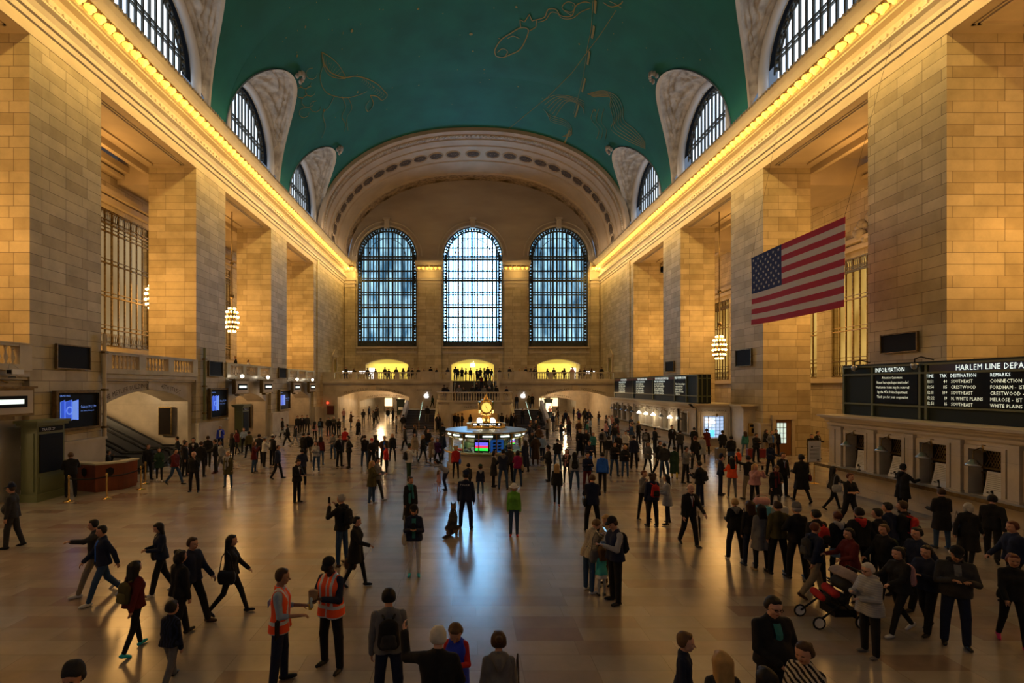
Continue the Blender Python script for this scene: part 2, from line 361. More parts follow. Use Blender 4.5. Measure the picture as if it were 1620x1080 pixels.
# ---- lunettes: carved shell between the window arch and the vault, window with frame ring
wn = 1
for s, side in ((-1, 'left'), (1, 'right')):
    for c in LUN:
        if c < 10: continue
        b = MB(['carved_stone', 'plain_stone', 'ring_stone']); b.smooth = True; n = 90; XW = HW+.25; R, zsp = 3.95, 24.5
        rim, inner, outer = [], [], []
        for i in range(n+1):
            th = pi*i/n; cy, sz = cos(th), sin(th)
            outer.append((c+5.15*cy, 22.9+6.8*sz)); inner.append((c+R*cy*1.04, zsp-.2+(R+.25)*sz))
        rr = []
        TT = [0, .05, .09]+[.09+.80*q/26 for q in range(1, 27)]+[.94, 1]
        for t in TT:
            row = []
            for i, ((yo, zo), (yi, zi)) in enumerate(zip(outer, inner)):
                xo = xs_of(zo); y = yo+(yi-yo)*t; z = zo+(zi-zo)*t+.35*sin(pi*t); x = xo+(XW-xo)*t; th = pi*i/n
                if .1 < t < .88:                             # relief: garlands, a winged figure and ribbons in high relief
                    f = sin(pi*(t-.1)/.78); w1 = sin(13*th+5*sin(9*t+c)+t*7); w2 = sin(29*th-19*t+3*sin(11*th)); w3 = sin(41*th+33*t)
                    k = .20*f*max(0, w1)+.13*f*max(0, w2)+.05*w3*f
                    kk = min(1, 2.2*abs(sin(th))); x -= k*.8*kk; z -= k*.7*kk
                elif t < .1: z -= .10; x -= .08
                row.append((s*x, y, z))
            rr.append(row)
        b.use('plain_stone').grid(rr[:3]); b.use('carved_stone').grid(rr[2:-2]); b.use('plain_stone').grid(rr[-3:])
        if True:                                             # wall below the springing, both sides
            for sg in (-1, 1): b.add([(s*18.15, c+sg*5.15, 22.2), (s*18.15, c+sg*5.15, 23), (s*XW, c+sg*R*1.04, 24.4), (s*XW, c+sg*R*1.04, 22.2)], [(0, 1, 2, 3)])
        b.smooth = True
        ring = [(s*(HW-.05), c+(R+.26)*cos(pi*i/24), zsp+(R+.26)*sin(pi*i/24)) for i in range(25)]
        ring = [(s*(HW-.05), c+R+.26, 22.3)]+ring+[(s*(HW-.05), c-R-.26, 22.3)]
        b.use('ring_stone').tube(ring, .30, 10)
        tip = (s*(xs_of(29.7)-.25), c, 29.75)                # foliage crest at the crown
        b.use('carved_stone')
        for k in range(7): 
            a = (k-3)*.62; b.ball((tip[0]-s*(.25+.3*cos(a)), c+.42*sin(a), tip[2]-.1+.28*cos(a)), .15, 6, (1, 1, 1.6))
        struct(b.build('trim_%d' % (10+wn)))
        b = MB(['dark_iron', 'sky_lunette']); x = s*(HW+.5)
        b.use('sky_lunette').add([(x+s*.25, c-R, 22.3)]+[(x+s*.25, c-R*cos(pi*i/24), zsp+R*sin(pi*i/24)) for i in range(25)]+[(x+s*.25, c+R, 22.3)], [tuple(range(27))])
        b.use('dark_iron'); nb = 13
        for i in range(1, nb):
            u = -R+2*R*i/nb; h = zsp+sqrt(R*R-u*u); b.box(*sorted((x, x+s*.12)), c+u-.07, c+u+.07, 22.3, h)
        for z in (25.3, 25.6): b.box(*sorted((x-s*.03, x+s*.12)), c-sqrt(R*R-(z-zsp)**2), c+sqrt(R*R-(z-zsp)**2), z-.05, z+.05)
        for r_ in (R-.07, R-.55): b.tube([(x, c+r_*cos(pi*i/24), zsp+r_*sin(pi*i/24)) for i in range(25)], .07, 5)
        for i in range(25):
            a = pi*(i+.5)/25; b.ball((x, c+(R-.3)*cos(a), zsp+(R-.3)*sin(a)), .15, 6)
        struct(b.build('window_%d' % wn)); wn += 1
# ---- the great arch ring: barrel with mouldings, frieze with rosettes
ringp = [(YS0, -.02), (YS0, .42), (YS0+.5, .5), (YS0+.55, .34), (YS0+1.0, .3), (YS0+1.05, .42), (YS0+1.25, .42), (YS0+1.3, .24), (YS0+2.3, .2), (YS0+2.35, .32), (YS0+2.6, .32), (YS0+2.65, .12),
         (YS0+4.1, .12), (YS0+4.2, .24), (YS0+4.5, .24), (YS0+4.6, .06), (YS0+8.4, .06), (YS0+8.5, .2), (YS0+8.8, .2), (YS0+8.9, .05), (YS0+12.2, .05), (YS0+12.3, .2), (YS0+12.6, .2), (YS0+12.7, .1), (YE, .1)]
def vin(a, y, ins):
    x, y, z = vpt(a, y); k = math.hypot(x/18.1, (z-22.2)/12.2); 
    nx, nz = -x/18.1**1.15, -(z-22.2)/12.2**1.15; l = math.hypot(nx, nz)+1e-9
    return (x+nx/l*ins, y, z+nz/l*ins)
b = MB(['plain_stone', 'carved_stone']); b.smooth = False
for (y1, i1), (y2, i2) in zip(ringp[:-1], ringp[1:]):
    ym = (y1+y2)/2-YS0; b.use('carved_tan' if (1.3 < ym < 2.3 or 12.6 < ym) else 'ring_tan')
    b.grid([[vin(pi*i/72, y1, i1) for i in range(73)], [vin(pi*i/72, y2, i2) for i in range(73)]])
b.use('plain_stone'); 
for i in range(150):                                         # egg-and-dart row
    p = vin(pi*(i+.5)/150, YS0+1.15, .45); b.ball(p, .14, 6)
arch = struct(b.build('trim_arch'))
b = MB(['bronze', 'plain_stone']); 
for i in range(27):                                          # rosettes on the soffit
    a = pi*(i+.5)/27; c0 = np.array(vin(a, YS0+6.5, .09)); c1 = np.array(vin(a+.01, YS0+6.5, .09)); c2 = np.array(vin(a, YS0+6.5, .19))
    t = (c1-c0)/np.linalg.norm(c1-c0); nn = (c2-c0)/np.linalg.norm(c2-c0); yv = np.array((0, 1., 0))
    def disc(r0, r1, h0, h1, seg=20, wob=0):
        R0 = [c0+nn*h0+(t*cos(q)+yv*sin(q))*r0*(1+wob*cos(8*q)) for q in (2*pi*k/seg for k in range(seg))]
        R1 = [c0+nn*h1+(t*cos(q)+yv*sin(q))*r1*(1+wob*cos(8*q)) for q in (2*pi*k/seg for k in range(seg))]
        b.grid([R0, R1], closed=True)
    b.use('ring_tan'); disc(1.0, .9, 0, .12); disc(.9, .8, .12, 0)
    b.use('rosette_brown'); disc(.8, .3, .02, .03, 32, .08); disc(.62, .35, .06, .14, 32, .16); disc(.3, .02, .12, .2)
b.build('rosette_band', arch)
b = MB(['bronze'])
for i in range(13):                                          # cross ornaments near the wall
    a = pi*(i+.5)/13; c0 = np.array(vin(a, YE-.5, .14)); c1 = np.array(vin(a+.01, YE-.5, .14)); t = (c1-c0)/np.linalg.norm(c1-c0)
    for L, wd in ((1.1, .14), (.35, .4)): b.add([tuple(c0-t*L+np.array((0, -wd, 0))), tuple(c0+t*L+np.array((0, -wd, 0))), tuple(c0+t*L+np.array((0, wd, 0))), tuple(c0-t*L+np.array((0, wd, 0)))], [(0, 1, 2, 3)])
b.build('cross_ornament_band', arch)
# ---- east wall with three great windows and three store arches
WX = (-12.35, .1, 12.55); WW = 8.6
holes = [(x, WW, 10.2, 22.4, 0, False) for x in WX]+[(x, 6.2, 5.1, 7.6, .75, False) for x in WX]
b = hole_wall(MB(['wall_stone', 'plain_stone']), -HW, HW, 5.1, 22.4, holes, lambda u, z, t: (u, YE+t, z), 1.1, 'wall_stone', 'lime_stone')
hole_wall(b, -18.1, 18.1, 22.4, lambda u: max(22.41, vault_z(u)+.1), [(x, WW, 22.4, 23.3, WW/2, True) for x in WX], lambda u, z, t: (u, YE+t, z), 1.1, 'tympanum_stone', 'lime_stone',
              extra=[-18.1+36.2*k/40 for k in range(41)])
b.use('plain_stone')
for x in WX:                                                 # archivolts, keystones, sills
    for R_, r_ in ((WW/2+.15, .13), (WW/2+.75, .1)):
        b.tube([(x+R_*cos(pi*i/24), YE-.05, 23.3+R_*sin(pi*i/24)) for i in range(25)], r_, 6)
    b.box(x-.35, x+.35, YE-.45, YE, 27.3, 28.6); b.box(x-.5, x+.5, YE-.55, YE, 28.5, 28.8)
    b.box(x-4.4, x+4.4, YE-.25, YE+.2, 9.2, 9.5); b.box(x-4.4, x+4.4, YE-.4, YE+.2, 9.9, 10.15)
    b.tube([(x-3.2+6.4*i/16, YE-.03, 7.6+.85*(1-((i-8)/8)**2)) for i in range(17)], .08, 6)
for x0, x1 in ((-HW, WX[0]-4.45), (WX[0]+4.45, WX[1]-4.45), (WX[1]+4.45, WX[2]-4.45), (WX[2]+4.45, HW)):   # pilasters with capitals
    b.use('wall_stone').box(x0+.12, x1-.12, YE-.45, YE, 5.1, 19.7); b.use('lime_stone').box(x0+.1, x1-.1, YE-.5, YE, 18.7, 20.0)
    for o, z0, z1 in ((.6, 19.2, 19.35), (.7, 19.7, 19.95), (.62, 20, 21.0), (1.0, 21.0, 21.15), (1.05, 21.15, 21.5), (1.25, 21.5, 22.0), (1.4, 22.0, 22.35)):
        b.use('plain_stone' if z0 != 20 else 'lime_stone').box(x0-(o-.6)*.35, x1+(o-.6)*.35, YE-o, YE, z0, z1)
struct(b.build('wall_end'))
for k, x in enumerate(WX):                                   # the windows: outer and inner iron grids, daylight behind
    b = MB(['dark_iron', 'sky_centre', 'sky_side']); R = WW/2
    b.use('sky_centre' if k == 1 else 'sky_side').add([(x-R, YE+1.6, 10.2)]+[(x-R*cos(pi*i/32), YE+1.6, 23.3+R*sin(pi*i/32)) for i in range(33)]+[(x+R, YE+1.6, 10.2)], [tuple(range(35))])
    b.use('dark_iron')
    for y, nb, wd in ((YE+.35, 19, .065), (YE+1.1, 12, .09)):
        for i in range(1, nb):
            u = -R+2*R*i/nb; q = .55 if i in (1, nb-1) else 1
            if abs(u) < R-.45: b.box(x+u-wd, x+u+wd, y, y+.1, 10.2, 23.3+sqrt(max(0, (R-.3)**2-u*u)))
    for y, zs_ in ((YE+.3, [(10.6, .45), (13.0, .1), (13.35, .07), (15.9, .16), (16.3, .1), (19.8, .16), (20.15, .08), (22.9, .16), (23.3, .1)]), (YE+1.15, [(11.6, .07), (14.6, .12), (17.9, .10), (18.25, .06), (21.4, .12), (24.8, .08), (26.2, .06)])):
        for z, h in zs_:
            hw = R-.1 if z < 23.3 else sqrt(R*R-(z-23.3)**2)-.1; b.box(x-hw, x+hw, y, y+.12, z-h, z+h)
    for q in (.62, .84): b.tube([(x+R*q*cos(pi*i/24), YE+.35, 23.3+R*q*sin(pi*i/24)) for i in range(25)], .05, 5)
    b.box(x-R, x-R+.16, YE+.2, YE+.5, 10.2, 23.3); b.box(x+R-.16, x+R, YE+.2, YE+.5, 10.2, 23.3); b.box(x-R+.5, x-R+.62, YE+.2, YE+.5, 10.2, 23.3); b.box(x+R-.62, x+R-.5, YE+.2, YE+.5, 10.2, 23.3)
    for rr_ in (R-.08, R-.56): b.tube([(x+rr_*cos(pi*i/32), YE+.35, 23.3+rr_*sin(pi*i/32)) for i in range(33)], .09, 6)
    z = 10.5
    while z < 23.2:                                          # scroll border in the frame
        for sg in (-1, 1): b.ball((x+sg*(R-.33), YE+.35, z), .17, 6)
        z += .45
    for i in range(30): a = pi*(i+.5)/30; b.ball((x+(R-.33)*cos(a), YE+.35, 23.3+(R-.33)*sin(a)), .17, 6)
    struct(b.build('window_%d' % (7+k)))
# ---- stores behind the balcony arches
b = MB(['store_wall', 'lime_stone', 'glow_white'])
for k, x in enumerate(WX):
    b.use('store_wall').add([(x-3.3, YE+3.4, 5.1), (x+3.3, YE+3.4, 5.1), (x+3.3, YE+3.4, 8.6), (x-3.3, YE+3.4, 8.6)], [(0, 1, 2, 3)])
    b.use('lime_stone')
    for sg in (-1, 1): b.add([(x+sg*3.3, YE+1.1, 5.1), (x+sg*3.3, YE+3.4, 5.1), (x+sg*3.3, YE+3.4, 8.6), (x+sg*3.3, YE+1.1, 8.6)], [(0, 1, 2, 3)])
    b.add([(x-3.3, YE+1.1, 8.6), (x+3.3, YE+1.1, 8.6), (x+3.3, YE+3.4, 8.6), (x-3.3, YE+3.4, 8.6)], [(0, 1, 2, 3)])
    sg = (-1, 0, 1)[k]
    if sg: b.use('glow_white').box(*sorted((x+sg*2.15, x+sg*2.95)), YE+1.9, YE+1.95, 5.3, 7.15)
struct(b.build('wall_store'))
# ---- west end behind the camera with its daylight windows
b = hole_wall(MB(['wall_stone']), -HW-8, HW+8, 0, 36.5, [(x, WW, 10.2, 23.3, WW/2, True) for x in WX], lambda u, z, t: (u, -12-t, z), 1, 'wall_stone')
struct(b.build('wall_west'))
# ================================================================ lettering as one mesh per inscription
from mathutils import Matrix, Vector
_glyph = {}
def glyph(ch):
    if ch not in _glyph:
        c = bpy.data.curves.new('glyph', 'FONT'); c.body = ch; c.size = 1; c.resolution_u = 1; c.align_x = 'LEFT'
        o = bpy.data.objects.new('glyph', c); SC.collection.objects.link(o)
        me = o.to_mesh(); _glyph[ch] = ([tuple(v.co) for v in me.vertices], [tuple(p.vertices) for p in me.polygons])
        wd = max([v[0] for v in _glyph[ch][0]] or [.28])+.08; _glyph[ch] += (wd,)
        o.to_mesh_clear(); bpy.data.objects.remove(o); bpy.data.curves.remove(c)
    return _glyph[ch]
def letters(b, s, o, ux, uy, size, squeeze=1, align='L', arc=None):
    """adds the string s to builder b; o origin, ux/uy unit vectors on the surface; arc(u)->(du, dv, angle) bends the line"""
    tot = sum(glyph(c)[2] for c in s)*size*squeeze; x = {'L': 0, 'C': -tot/2, 'R': -tot}[align]
    o, ux, uy = np.array(o, float), np.array(ux, float), np.array(uy, float)
    for c in s:
        vs, fs, wd = glyph(c); w2 = wd*size*squeeze/2
        if arc: pu, pv, an = arc(x+w2)
        else: pu, pv, an = x+w2, 0, 0
        out = []
        for v in vs:
            lx, ly = v[0]*size*squeeze-w2, v[1]*size; out.append(tuple(o+ux*(pu+lx*cos(an)-ly*sin(an))+uy*(pv+lx*sin(an)+ly*cos(an))))
        b.add(out, fs); x += 2*w2
    return b
UX_R, UX_L, UX_F, UZ = (0, -1, 0), (0, 1, 0), (1, 0, 0), (0, 0, 1)
def para_arc(hw, rise): return lambda u: (u, -rise*(u/hw)**2, -math.atan(2*rise*u/hw**2))
def line(t, name, m, *a):
    b = MB([m]); letters(b, *a); return b.build(name, t)
# ---------------------------------------------------------------- balustrades
def balustrade(label, p0, p1, zb, h=1.1, group='stone balustrades of the balconies', panels=None, sp=.29, th=.3):
    p0, p1 = np.array(p0, float), np.array(p1, float); L = np.linalg.norm(p1-p0); u = (p1-p0)/L; rz = math.atan2(u[1], u[0])
    t = thing('balustrade', label, 'balustrade', (p0[0], p0[1], zb), rz, group)
    b = MB(['marble']); b.box(0, L, -th/2, th/2, h-.16, h).box(0, L, -th/2-.04, th/2+.04, h-.06, h-.03); b.build('top_rail', t)
    b = MB(['marble']); b.box(0, L, -th/2-.03, th/2+.03, 0, .24); b.build('plinth', t)
    panels = panels or max(1, round(L/3)); pw = .55
    for k in range(panels+1):
        x = (L-pw)*k/panels; MB(['marble']).box(x, x+pw, -th/2-.02, th/2+.02, .2, h-.1).build('post', t)
    proto = None; r = .072
    prof = [(r*.9, .24), (r*.9, .29), (r*.5, .32), (r*1.1, .44), (r*1.15, .52), (r*.6, .68), (r*.45, .8), (r*.8, .84), (r*.9, h-.16)]
    for k in range(panels):
        x0, x1 = (L-pw)*k/panels+pw, (L-pw)*(k+1)/panels; n = max(1, int((x1-x0)/sp))
        for i in range(n):
            x = x0+(x1-x0)*(i+.5)/n
            if proto is None: b = MB(['marble']); b.smooth = True; b.lathe((0, 0, 0), prof, 8); proto = b.build('baluster', t); proto.location = (x, 0, 0)
            else: q = proto.copy(); SC.collection.objects.link(q); q.parent = t; q.location = (x, 0, 0)
    return t
# ---- east balcony
b = MB(['marble', 'smooth_stone', 'lime_stone'])
struct(MB(['lime_stone']).box(-HW, HW, YB, YE+3.5, 4.75, 5.1).build('floor_balcony'))
for z0, z1, o in ((4.6, 4.68, .1), (4.72, 4.86, .28), (4.86, 5.1, .38)): b.use('marble').box(-HW, -2.6, YB-o, YB+.3, z0, z1).box(2.6, HW, YB-o, YB+.3, z0, z1)
AR = [(-12.3, 8.8, 0, 3.1, .82, False), (12.55, 8.8, 0, 3.1, .82, False)]
hole_wall(b, -HW, HW, 0, 4.75, AR, lambda u, z, t: (u, YB+t, z), 1.2, 'marble', 'lime_stone')
for x in (-12.3, 12.55): b.box(x-.35, x+.35, YB-.1, YB, 3.95, 4.75)
struct(b.build('wall_balcony'))
b = MB(['engraved'])
for s_, x, u0 in (('TRACKS 11 TO 32', -14.4, -2.2), ('LEXINGTON AVE', -10.1, 2.2), ('LEXINGTON AVE', 10.4, -2.1), ('TICKET MACHINES', 14.8, 2.1)):
    xc = -12.3 if x < 0 else 12.55
    def arc(u, x=x, xc=xc): q = x+u-xc; return (u, -.82*(q/4.4)**2, -math.atan(2*.82*q/4.4**2))
    letters(b, s_, (x, YB-.02, 4.02), UX_F, UZ, .34, 1, 'C', arc)
for x in (-6.0, 6.2): letters(b, 'EAST BALCONY', (x, YB-.02, 3.9), UX_F, UZ, .24, 1, 'C')
struct(b.build('trim_40'))
b = MB(['engraved']); 
for xc, s_ in ((-12.8, 'GRAYBAR PASSAGE - SUBWAY'), (11.6, 'MARKET PASSAGE - SUBWAY 4 5 6')):
    letters(b, s_, (xc, 74.55, 3.0), UX_F, UZ, .36, 1, 'C', para_arc(3.9, .62))
struct(b.build('trim_41'))
# passages under the balcony
b = MB(['smooth_stone', 'lime_stone', 'glow_soft', 'glow_white', 'bronze'])
for sg, xc in ((-1, -12.3), (1, 12.55)):
    b.use('smooth_stone'); x0, x1 = xc-4.6, xc+4.6
    for x in (x0, x1): b.box(x-.1, x+.1, YB+.3, 90, 0, 4.75)
    b.use('lime_stone').box(x0, x1, YE, 90, 4.3, 4.5)
    x2 = -12.8 if sg < 0 else 11.6
    hole_wall(b, x0, x1, 0, 4.5, [(x2, 7.5, 0, 2.25, .6, False)], lambda u, z, t: (u, 74.6+t, z), .8, 'smooth_stone')
    b.use('smooth_stone').box(x0, x1, 90, 90.2, 0, 4.5)
    b.use('glow_soft'); 
    for i in range(3): b.box(xc-3+i*2.3, xc-1.6+i*2.3, 89.9, 89.95, .9, 2.3)
    b.use('bronze')
    for i in range(5): b.box(xc-3.1+i*1.5, xc-3.0+i*1.5, 89.7, 89.9, 0, 3)
struct(b.build('wall_passage'))
for xc in (-12.3, 12.3): light('POINT', (xc, 79, 3.6), 240, (1, .72, .4), soft=.3)
# passage chandeliers, shop lights
def globe_lamp(name, label, loc, r=.2, m='bulb_white', group=None, stem=.5):
    t = thing(name, label, 'lamp', loc, 0, group); b = MB([m]); b.smooth = True; b.ball((0, 0, 0), r, 12); b.build('globe', t)
    MB(['bronze']).tube([(0, 0, r*.8), (0, 0, r+stem)], .03, 6).lathe((0, 0, r*.8), [(.02, 0), (r*.6, .02), (r*.3, .12)], 10).build('stem', t); return t
globe_lamp('ceiling_lamp', 'round glowing ceiling lamp in the far left passage under the balcony', (-13.2, 78, 3.2), .42, 'bulb_warm')
for i, x in enumerate((9.3, 9.9, 12.2)):
    globe_lamp('ceiling_lamp', ('leftmost', 'middle', 'rightmost')[i]+' glowing globe lamp in the right passage under the balcony', (x, 78, 3.25), .2, 'bulb_warm', 'passage lamps under the right balcony')
b = MB(['dark_green', 'led_white', 'bronze']); 
t = thing('information_kiosk', 'dark freestanding kiosk with a pale poster inside the right passage', 'kiosk', (10.6, 70.5, 0)); MB(['dark_green']).box(-.55, .55, -.2, .2, 0, 2.5).box(-.62, .62, -.26, .26, 2.5, 2.7).build('cabinet', t); MB(['glow_soft']).box(-.4, .4, -.23, -.2, .9, 2.1).build('poster', t)
t = thing('shop_sign', 'bright white shop sign glowing at the back of the left passage', 'sign', (-10.6, 88, 0)); MB(['glow_white']).box(-1.4, 1.2, -.1, 0, 2.2, 2.75).build('panel', t)
t = thing('information_kiosk', 'black information stand in the middle of the left passage', 'kiosk', (-11.0, 78.5, 0)); MB(['dark_green']).box(-.6, .6, -.2, .2, 0, 2.2).box(-.7, .7, -.25, .25, 2.2, 2.45).build('cabinet', t); MB(['white_paper']).box(-.35, .35, -.22, -.2, .8, 1.2).build('poster', t)
t = thing('wall_panel', 'dark red panel on the marble wall left of the left passage', 'panel', (-17.55, YB, 0)); MB(['bronze']).box(-.45, .45, -.12, 0, .95, 2.05).build('frame', t); mat('dark_red', (.12, .02, .015), .5); MB(['dark_red']).box(-.38, .38, -.15, -.12, 1.0, 2.0).build('door', t)
t = thing('warning_light', 'small glowing red light on the wall under the balcony', 'lamp', (-17.9, YB-.05, 2.4)); b = MB(['exit_red']); b.ball((0, -.05, 0), .16, 8); b.build('lens', t); MB(['bronze']).box(-.15, .15, 0, .06, -.15, .15).build('base', t)
balustrade('long stone balustrade of the far balcony, left of the central stair', (-17.6, YB), (-6.4, YB), 5.1, panels=4)
balustrade('long stone balustrade of the far balcony, right of the central stair', (6.6, YB), (17.8, YB), 5.1, panels=4)
balustrade('short stone balustrade just left of the central stair head', (-4.7, YB), (-2.75, YB), 5.1, panels=1)
balustrade('short stone balustrade just right of the central stair head', (2.95, YB), (5.0, YB), 5.1, panels=1)
b = MB(['marble']).box(-6.4, -4.7, YB-.25, YB+.3, 5.1, 6.28).box(5.0, 6.6, YB-.25, YB+.3, 5.1, 6.28).box(-HW, -17.6, YB-.2, YB+.3, 5.1, 6.2).box(17.8, HW, YB-.2, YB+.3, 5.1, 6.2); struct(b.build('trim_42'))
# ---- grand stair: landing block with an arch, upper flight, side landings and flights
def stair(name, x0, x1, y0, y1, z0, z1, n, axis='y'):
    b = MB(['dark_stair', 'marble'])
    for i in range(n):
        a = i/n; c = (i+1)/n; z = z0+(z1-z0)*c
        if axis == 'y': b.use('dark_stair').box(x0, x1, y0+(y1-y0)*a, y1, z0 if z0 > 1 else 0, z-.03).box(x0, x1, y0+(y1-y0)*a-.03, y0+(y1-y0)*a+.25, z-.035, z)
        else:
            xa = x0+(x1-x0)*a; b.box(min(xa, x1), max(xa, x1), y0, y1, z0, z)
    return struct(b.build(name))
foot = [(-3.85, 58), (-3.85, 54.2)]+[(-3.85+2.2*(1-cos(pi/2*k/6)), 54.2-2.7*sin(pi/2*k/6)) for k in range(1, 7)]
foot = foot+[(.05*2-x, y) for x, y in reversed(foot)]
b = MB(['marble', 'lime_stone'])
hole_wall(b, -1.65, 1.75, 0, 2.8, [], lambda u, z, t: (u, 51.5+t, z), .5, 'marble')
b = MB(['marble', 'lime_stone', 'smooth_stone'])
xa = foot[7][0]; hole_wall(b, -2.6, 2.7, 0, 2.8, [(.08, 4.9, 0, 1.55, .55, False)], lambda u, z, t: (u, 51.45+t, z), 1.0, 'marble', 'lime_stone')
for p, q in zip(foot[:-1], foot[1:]):
    if abs(p[0]-.05) > 2.4 or abs(q[0]-.05) > 2.4:
        if q[1] <= 51.6 and p[1] <= 51.6: continue
        b.use('marble').add([(p[0], p[1], 0), (q[0], q[1], 0), (q[0], q[1], 2.8), (p[0], p[1], 2.8)], [(0, 1, 2, 3)])
b.use('marble').add([(x, y, 2.8) for x, y in foot], [tuple(range(len(foot)))])
b.add([(x, y-.02 if y < 54 else y, 2.55) for x, y in foot]+[(.05+(x-.05)*1.03, y-.12 if y < 54 else y, 2.68) for x, y in foot]+[(x, y, 2.8) for x, y in foot], [(k+j*len(foot), k+1+j*len(foot), k+1+(j+1)*len(foot), k+(j+1)*len(foot)) for j in (0, 1) for k in range(len(foot)-1)])
b.use('lime_stone').box(-2.5, 2.6, 55.5, 55.7, 0, 2.7).box(-2.6, -2.45, 52.4, 55.5, 0, 2.7).box(2.6, 2.75, 52.4, 55.5, 0, 2.7)
struct(b.build('wall_stair'))
light('POINT', (.1, 53.6, 2.2), 70, WARM, soft=.3)
b = MB(['engraved']); letters(b, 'TRACKS 100 TO 117', (.08, 51.42, 2.28), UX_F, UZ, .24, 1, 'C', para_arc(3.2, .5)); struct(b.build('trim_43'))
t = thing('balustrade', 'curved stone balustrade around the middle landing of the grand stair', 'balustrade', (0, 0, 2.8), 0, 'stone balustrades of the balconies')
fr = [p for p in foot]
def ring_rail(z0, z1, w_):
    b = MB(['marble']); 
    for p, q in zip(fr[:-1], fr[1:]):
        u = np.array(q)-np.array(p); L = np.linalg.norm(u); b.rbox(((p[0]+q[0])/2, (p[1]+q[1])/2, (z0+z1)/2), (L+.05, w_, z1-z0), math.atan2(u[1], u[0]))
    return b
ring_rail(.94, 1.08, .34).build('top_rail', t); ring_rail(0, .2, .36).build('plinth', t)
bal = MB(['marble']); bal.smooth = True; bal.lathe((0, 0, 0), [(.07, .2), (.05, .28), (.085, .42), (.05, .64), (.035, .75), (.07, .94)], 8); p0 = None
dist = 0; nxt = .3
for p, q in zip(fr[:-1], fr[1:]):
    L = math.dist(p, q)
    while nxt < dist+L:
        f = (nxt-dist)/L; loc = (p[0]+(q[0]-p[0])*f, p[1]+(q[1]-p[1])*f, 0)
        if p0 is None: p0 = bal.build('baluster', t); p0.location = loc
        else: c = p0.copy(); SC.collection.objects.link(c); c.parent = t; c.location = loc
        nxt += .27
    dist += L
for x in (-3.85, -2.6, 2.7, 3.95): MB(['marble']).box(x-.22, x+.22, (54.5 if abs(x) > 3 else 51.7), (55.0 if abs(x) > 3 else 52.1), 0, 1.0).build('post', t)
stair('stair_upper', -2.45, 2.65, 58.3, YB, 2.8, 5.1, 14)
b = MB(['marble']).box(-3.85, 3.95, 57.9, 58.3, 0, 2.8).box(-2.75, -2.45, 58.3, YB, 0, 5.1).box(2.65, 2.95, 58.3, YB, 0, 5.1)
for sg in (-1, 1):
    c = .05; x0, x1 = sorted((c+sg*7.6, c+sg*2.75)); b.box(*sorted((c+sg*7.6, c+sg*4.1)), 56.6, YB, 0, 1.8)
    stair('stair_cross', c+sg*4.1, c+sg*2.9, 58.3, YB-.05, 1.8, 2.8, 5, 'x')
    b.box(*sorted((c+sg*4.1, c+sg*2.75)), 57.9, YB, 0, 1.8)
    for xo in (4.05, 7.55):                                    # sloping stone parapets of the side flights
        xa, xb = sorted((c+sg*(xo-.16), c+sg*(xo+.16)))
        b.prism([(xa, 51.8, 0), (xa, 57.2, 0), (xa, 57.2, 2.85), (xa, 56.7, 2.85), (xa, 52.4, 1.15), (xa, 51.8, 1.15)], (xb-xa, 0, 0))
    stair('stair_lower', *sorted((c+sg*7.4, c+sg*4.2)), 52.4, 56.7, 0, 1.8, 12)
struct(b.build('wall_landing'))
for sg, lab in ((-1, 'left'), (1, 'right')):
    t = thing('handrail', f'brass handrail down the middle of the {lab} lower stair flight', 'handrail', (.05+sg*5.8, 52.2, 0)); MB(['brass']).tube([(0, 0, 0), (0, 0, .95), (0, 4.5, 2.7), (0, 4.5, 1.8)], .035, 6).build('rail', t)
for x, lab in ((-2.2, 'left side'), (.1, 'middle'), (2.4, 'right side')):
    t = thing('handrail', f'brass handrail along the {lab} of the upper stair flight', 'handrail', (x, 58.3, 2.8), 0, 'handrails of the upper stair'); MB(['brass']).tube([(0, 0, 0), (0, 0, .98), (0, 3.9, 3.25), (0, 3.9, 2.3)], .045, 6).tube([(0, 1.3, .8), (0, 1.3, 1.7)], .03, 6).tube([(0, 2.6, 1.5), (0, 2.6, 2.4)], .03, 6).build('rail', t)
# ---- fruit logos of the store
def apple_logo(label, loc, size):
    t = thing('store_logo', label, 'sign', loc, 0, 'glowing fruit logos of the store')
    P = []
    for k in range(48):
        a = 2*pi*k/48; r = 1+.10*cos(2*a)*(1 if sin(a) < 0 else .6)
        x, z = r*.92*cos(a), r*sin(a)*.98
        if abs(x) < .35: z -= math.copysign(.14*(1-abs(x)/.35), z)
        P.append((x, z))
    q = []
    for x, z in P:
        if math.hypot(x-1.18, z-.15) < .48:
            a = math.atan2(z-.15, x-1.18); q.append((1.18+.48*math.cos(a), .15+.48*math.sin(a)))
        else: q.append((x, z))
    b = MB(['glow_white']); b.prism([(x*size/2, 0, z*size/2) for x, z in q], (0, -.06, 0)); b.build('fruit', t)
    lf = [(.02+.30*s_*(1-s_)*4*.5+.42*s_, 1.05+.5*s_) for s_ in (0, .25, .5, .75, 1)]+[(.42*s_-.22*s_*(1-s_)*2, 1.05+.5*s_) for s_ in (.75, .5, .25)]
    MB(['glow_white']).prism([(x*size/2, 0, z*size/2) for x, z in lf], (0, -.06, 0)).build('leaf', t)
apple_logo('large glowing white fruit logo in the store arch above the grand stair', (.15, YE+3.3, 7.62), .78)
apple_logo('glowing white fruit logo on the marble wall left of the grand stair', (-5.75, YB-.05, 3.25), .62)
apple_logo('glowing white fruit logo on the marble wall right of the grand stair', (6.15, YB-.05, 3.25), .62)
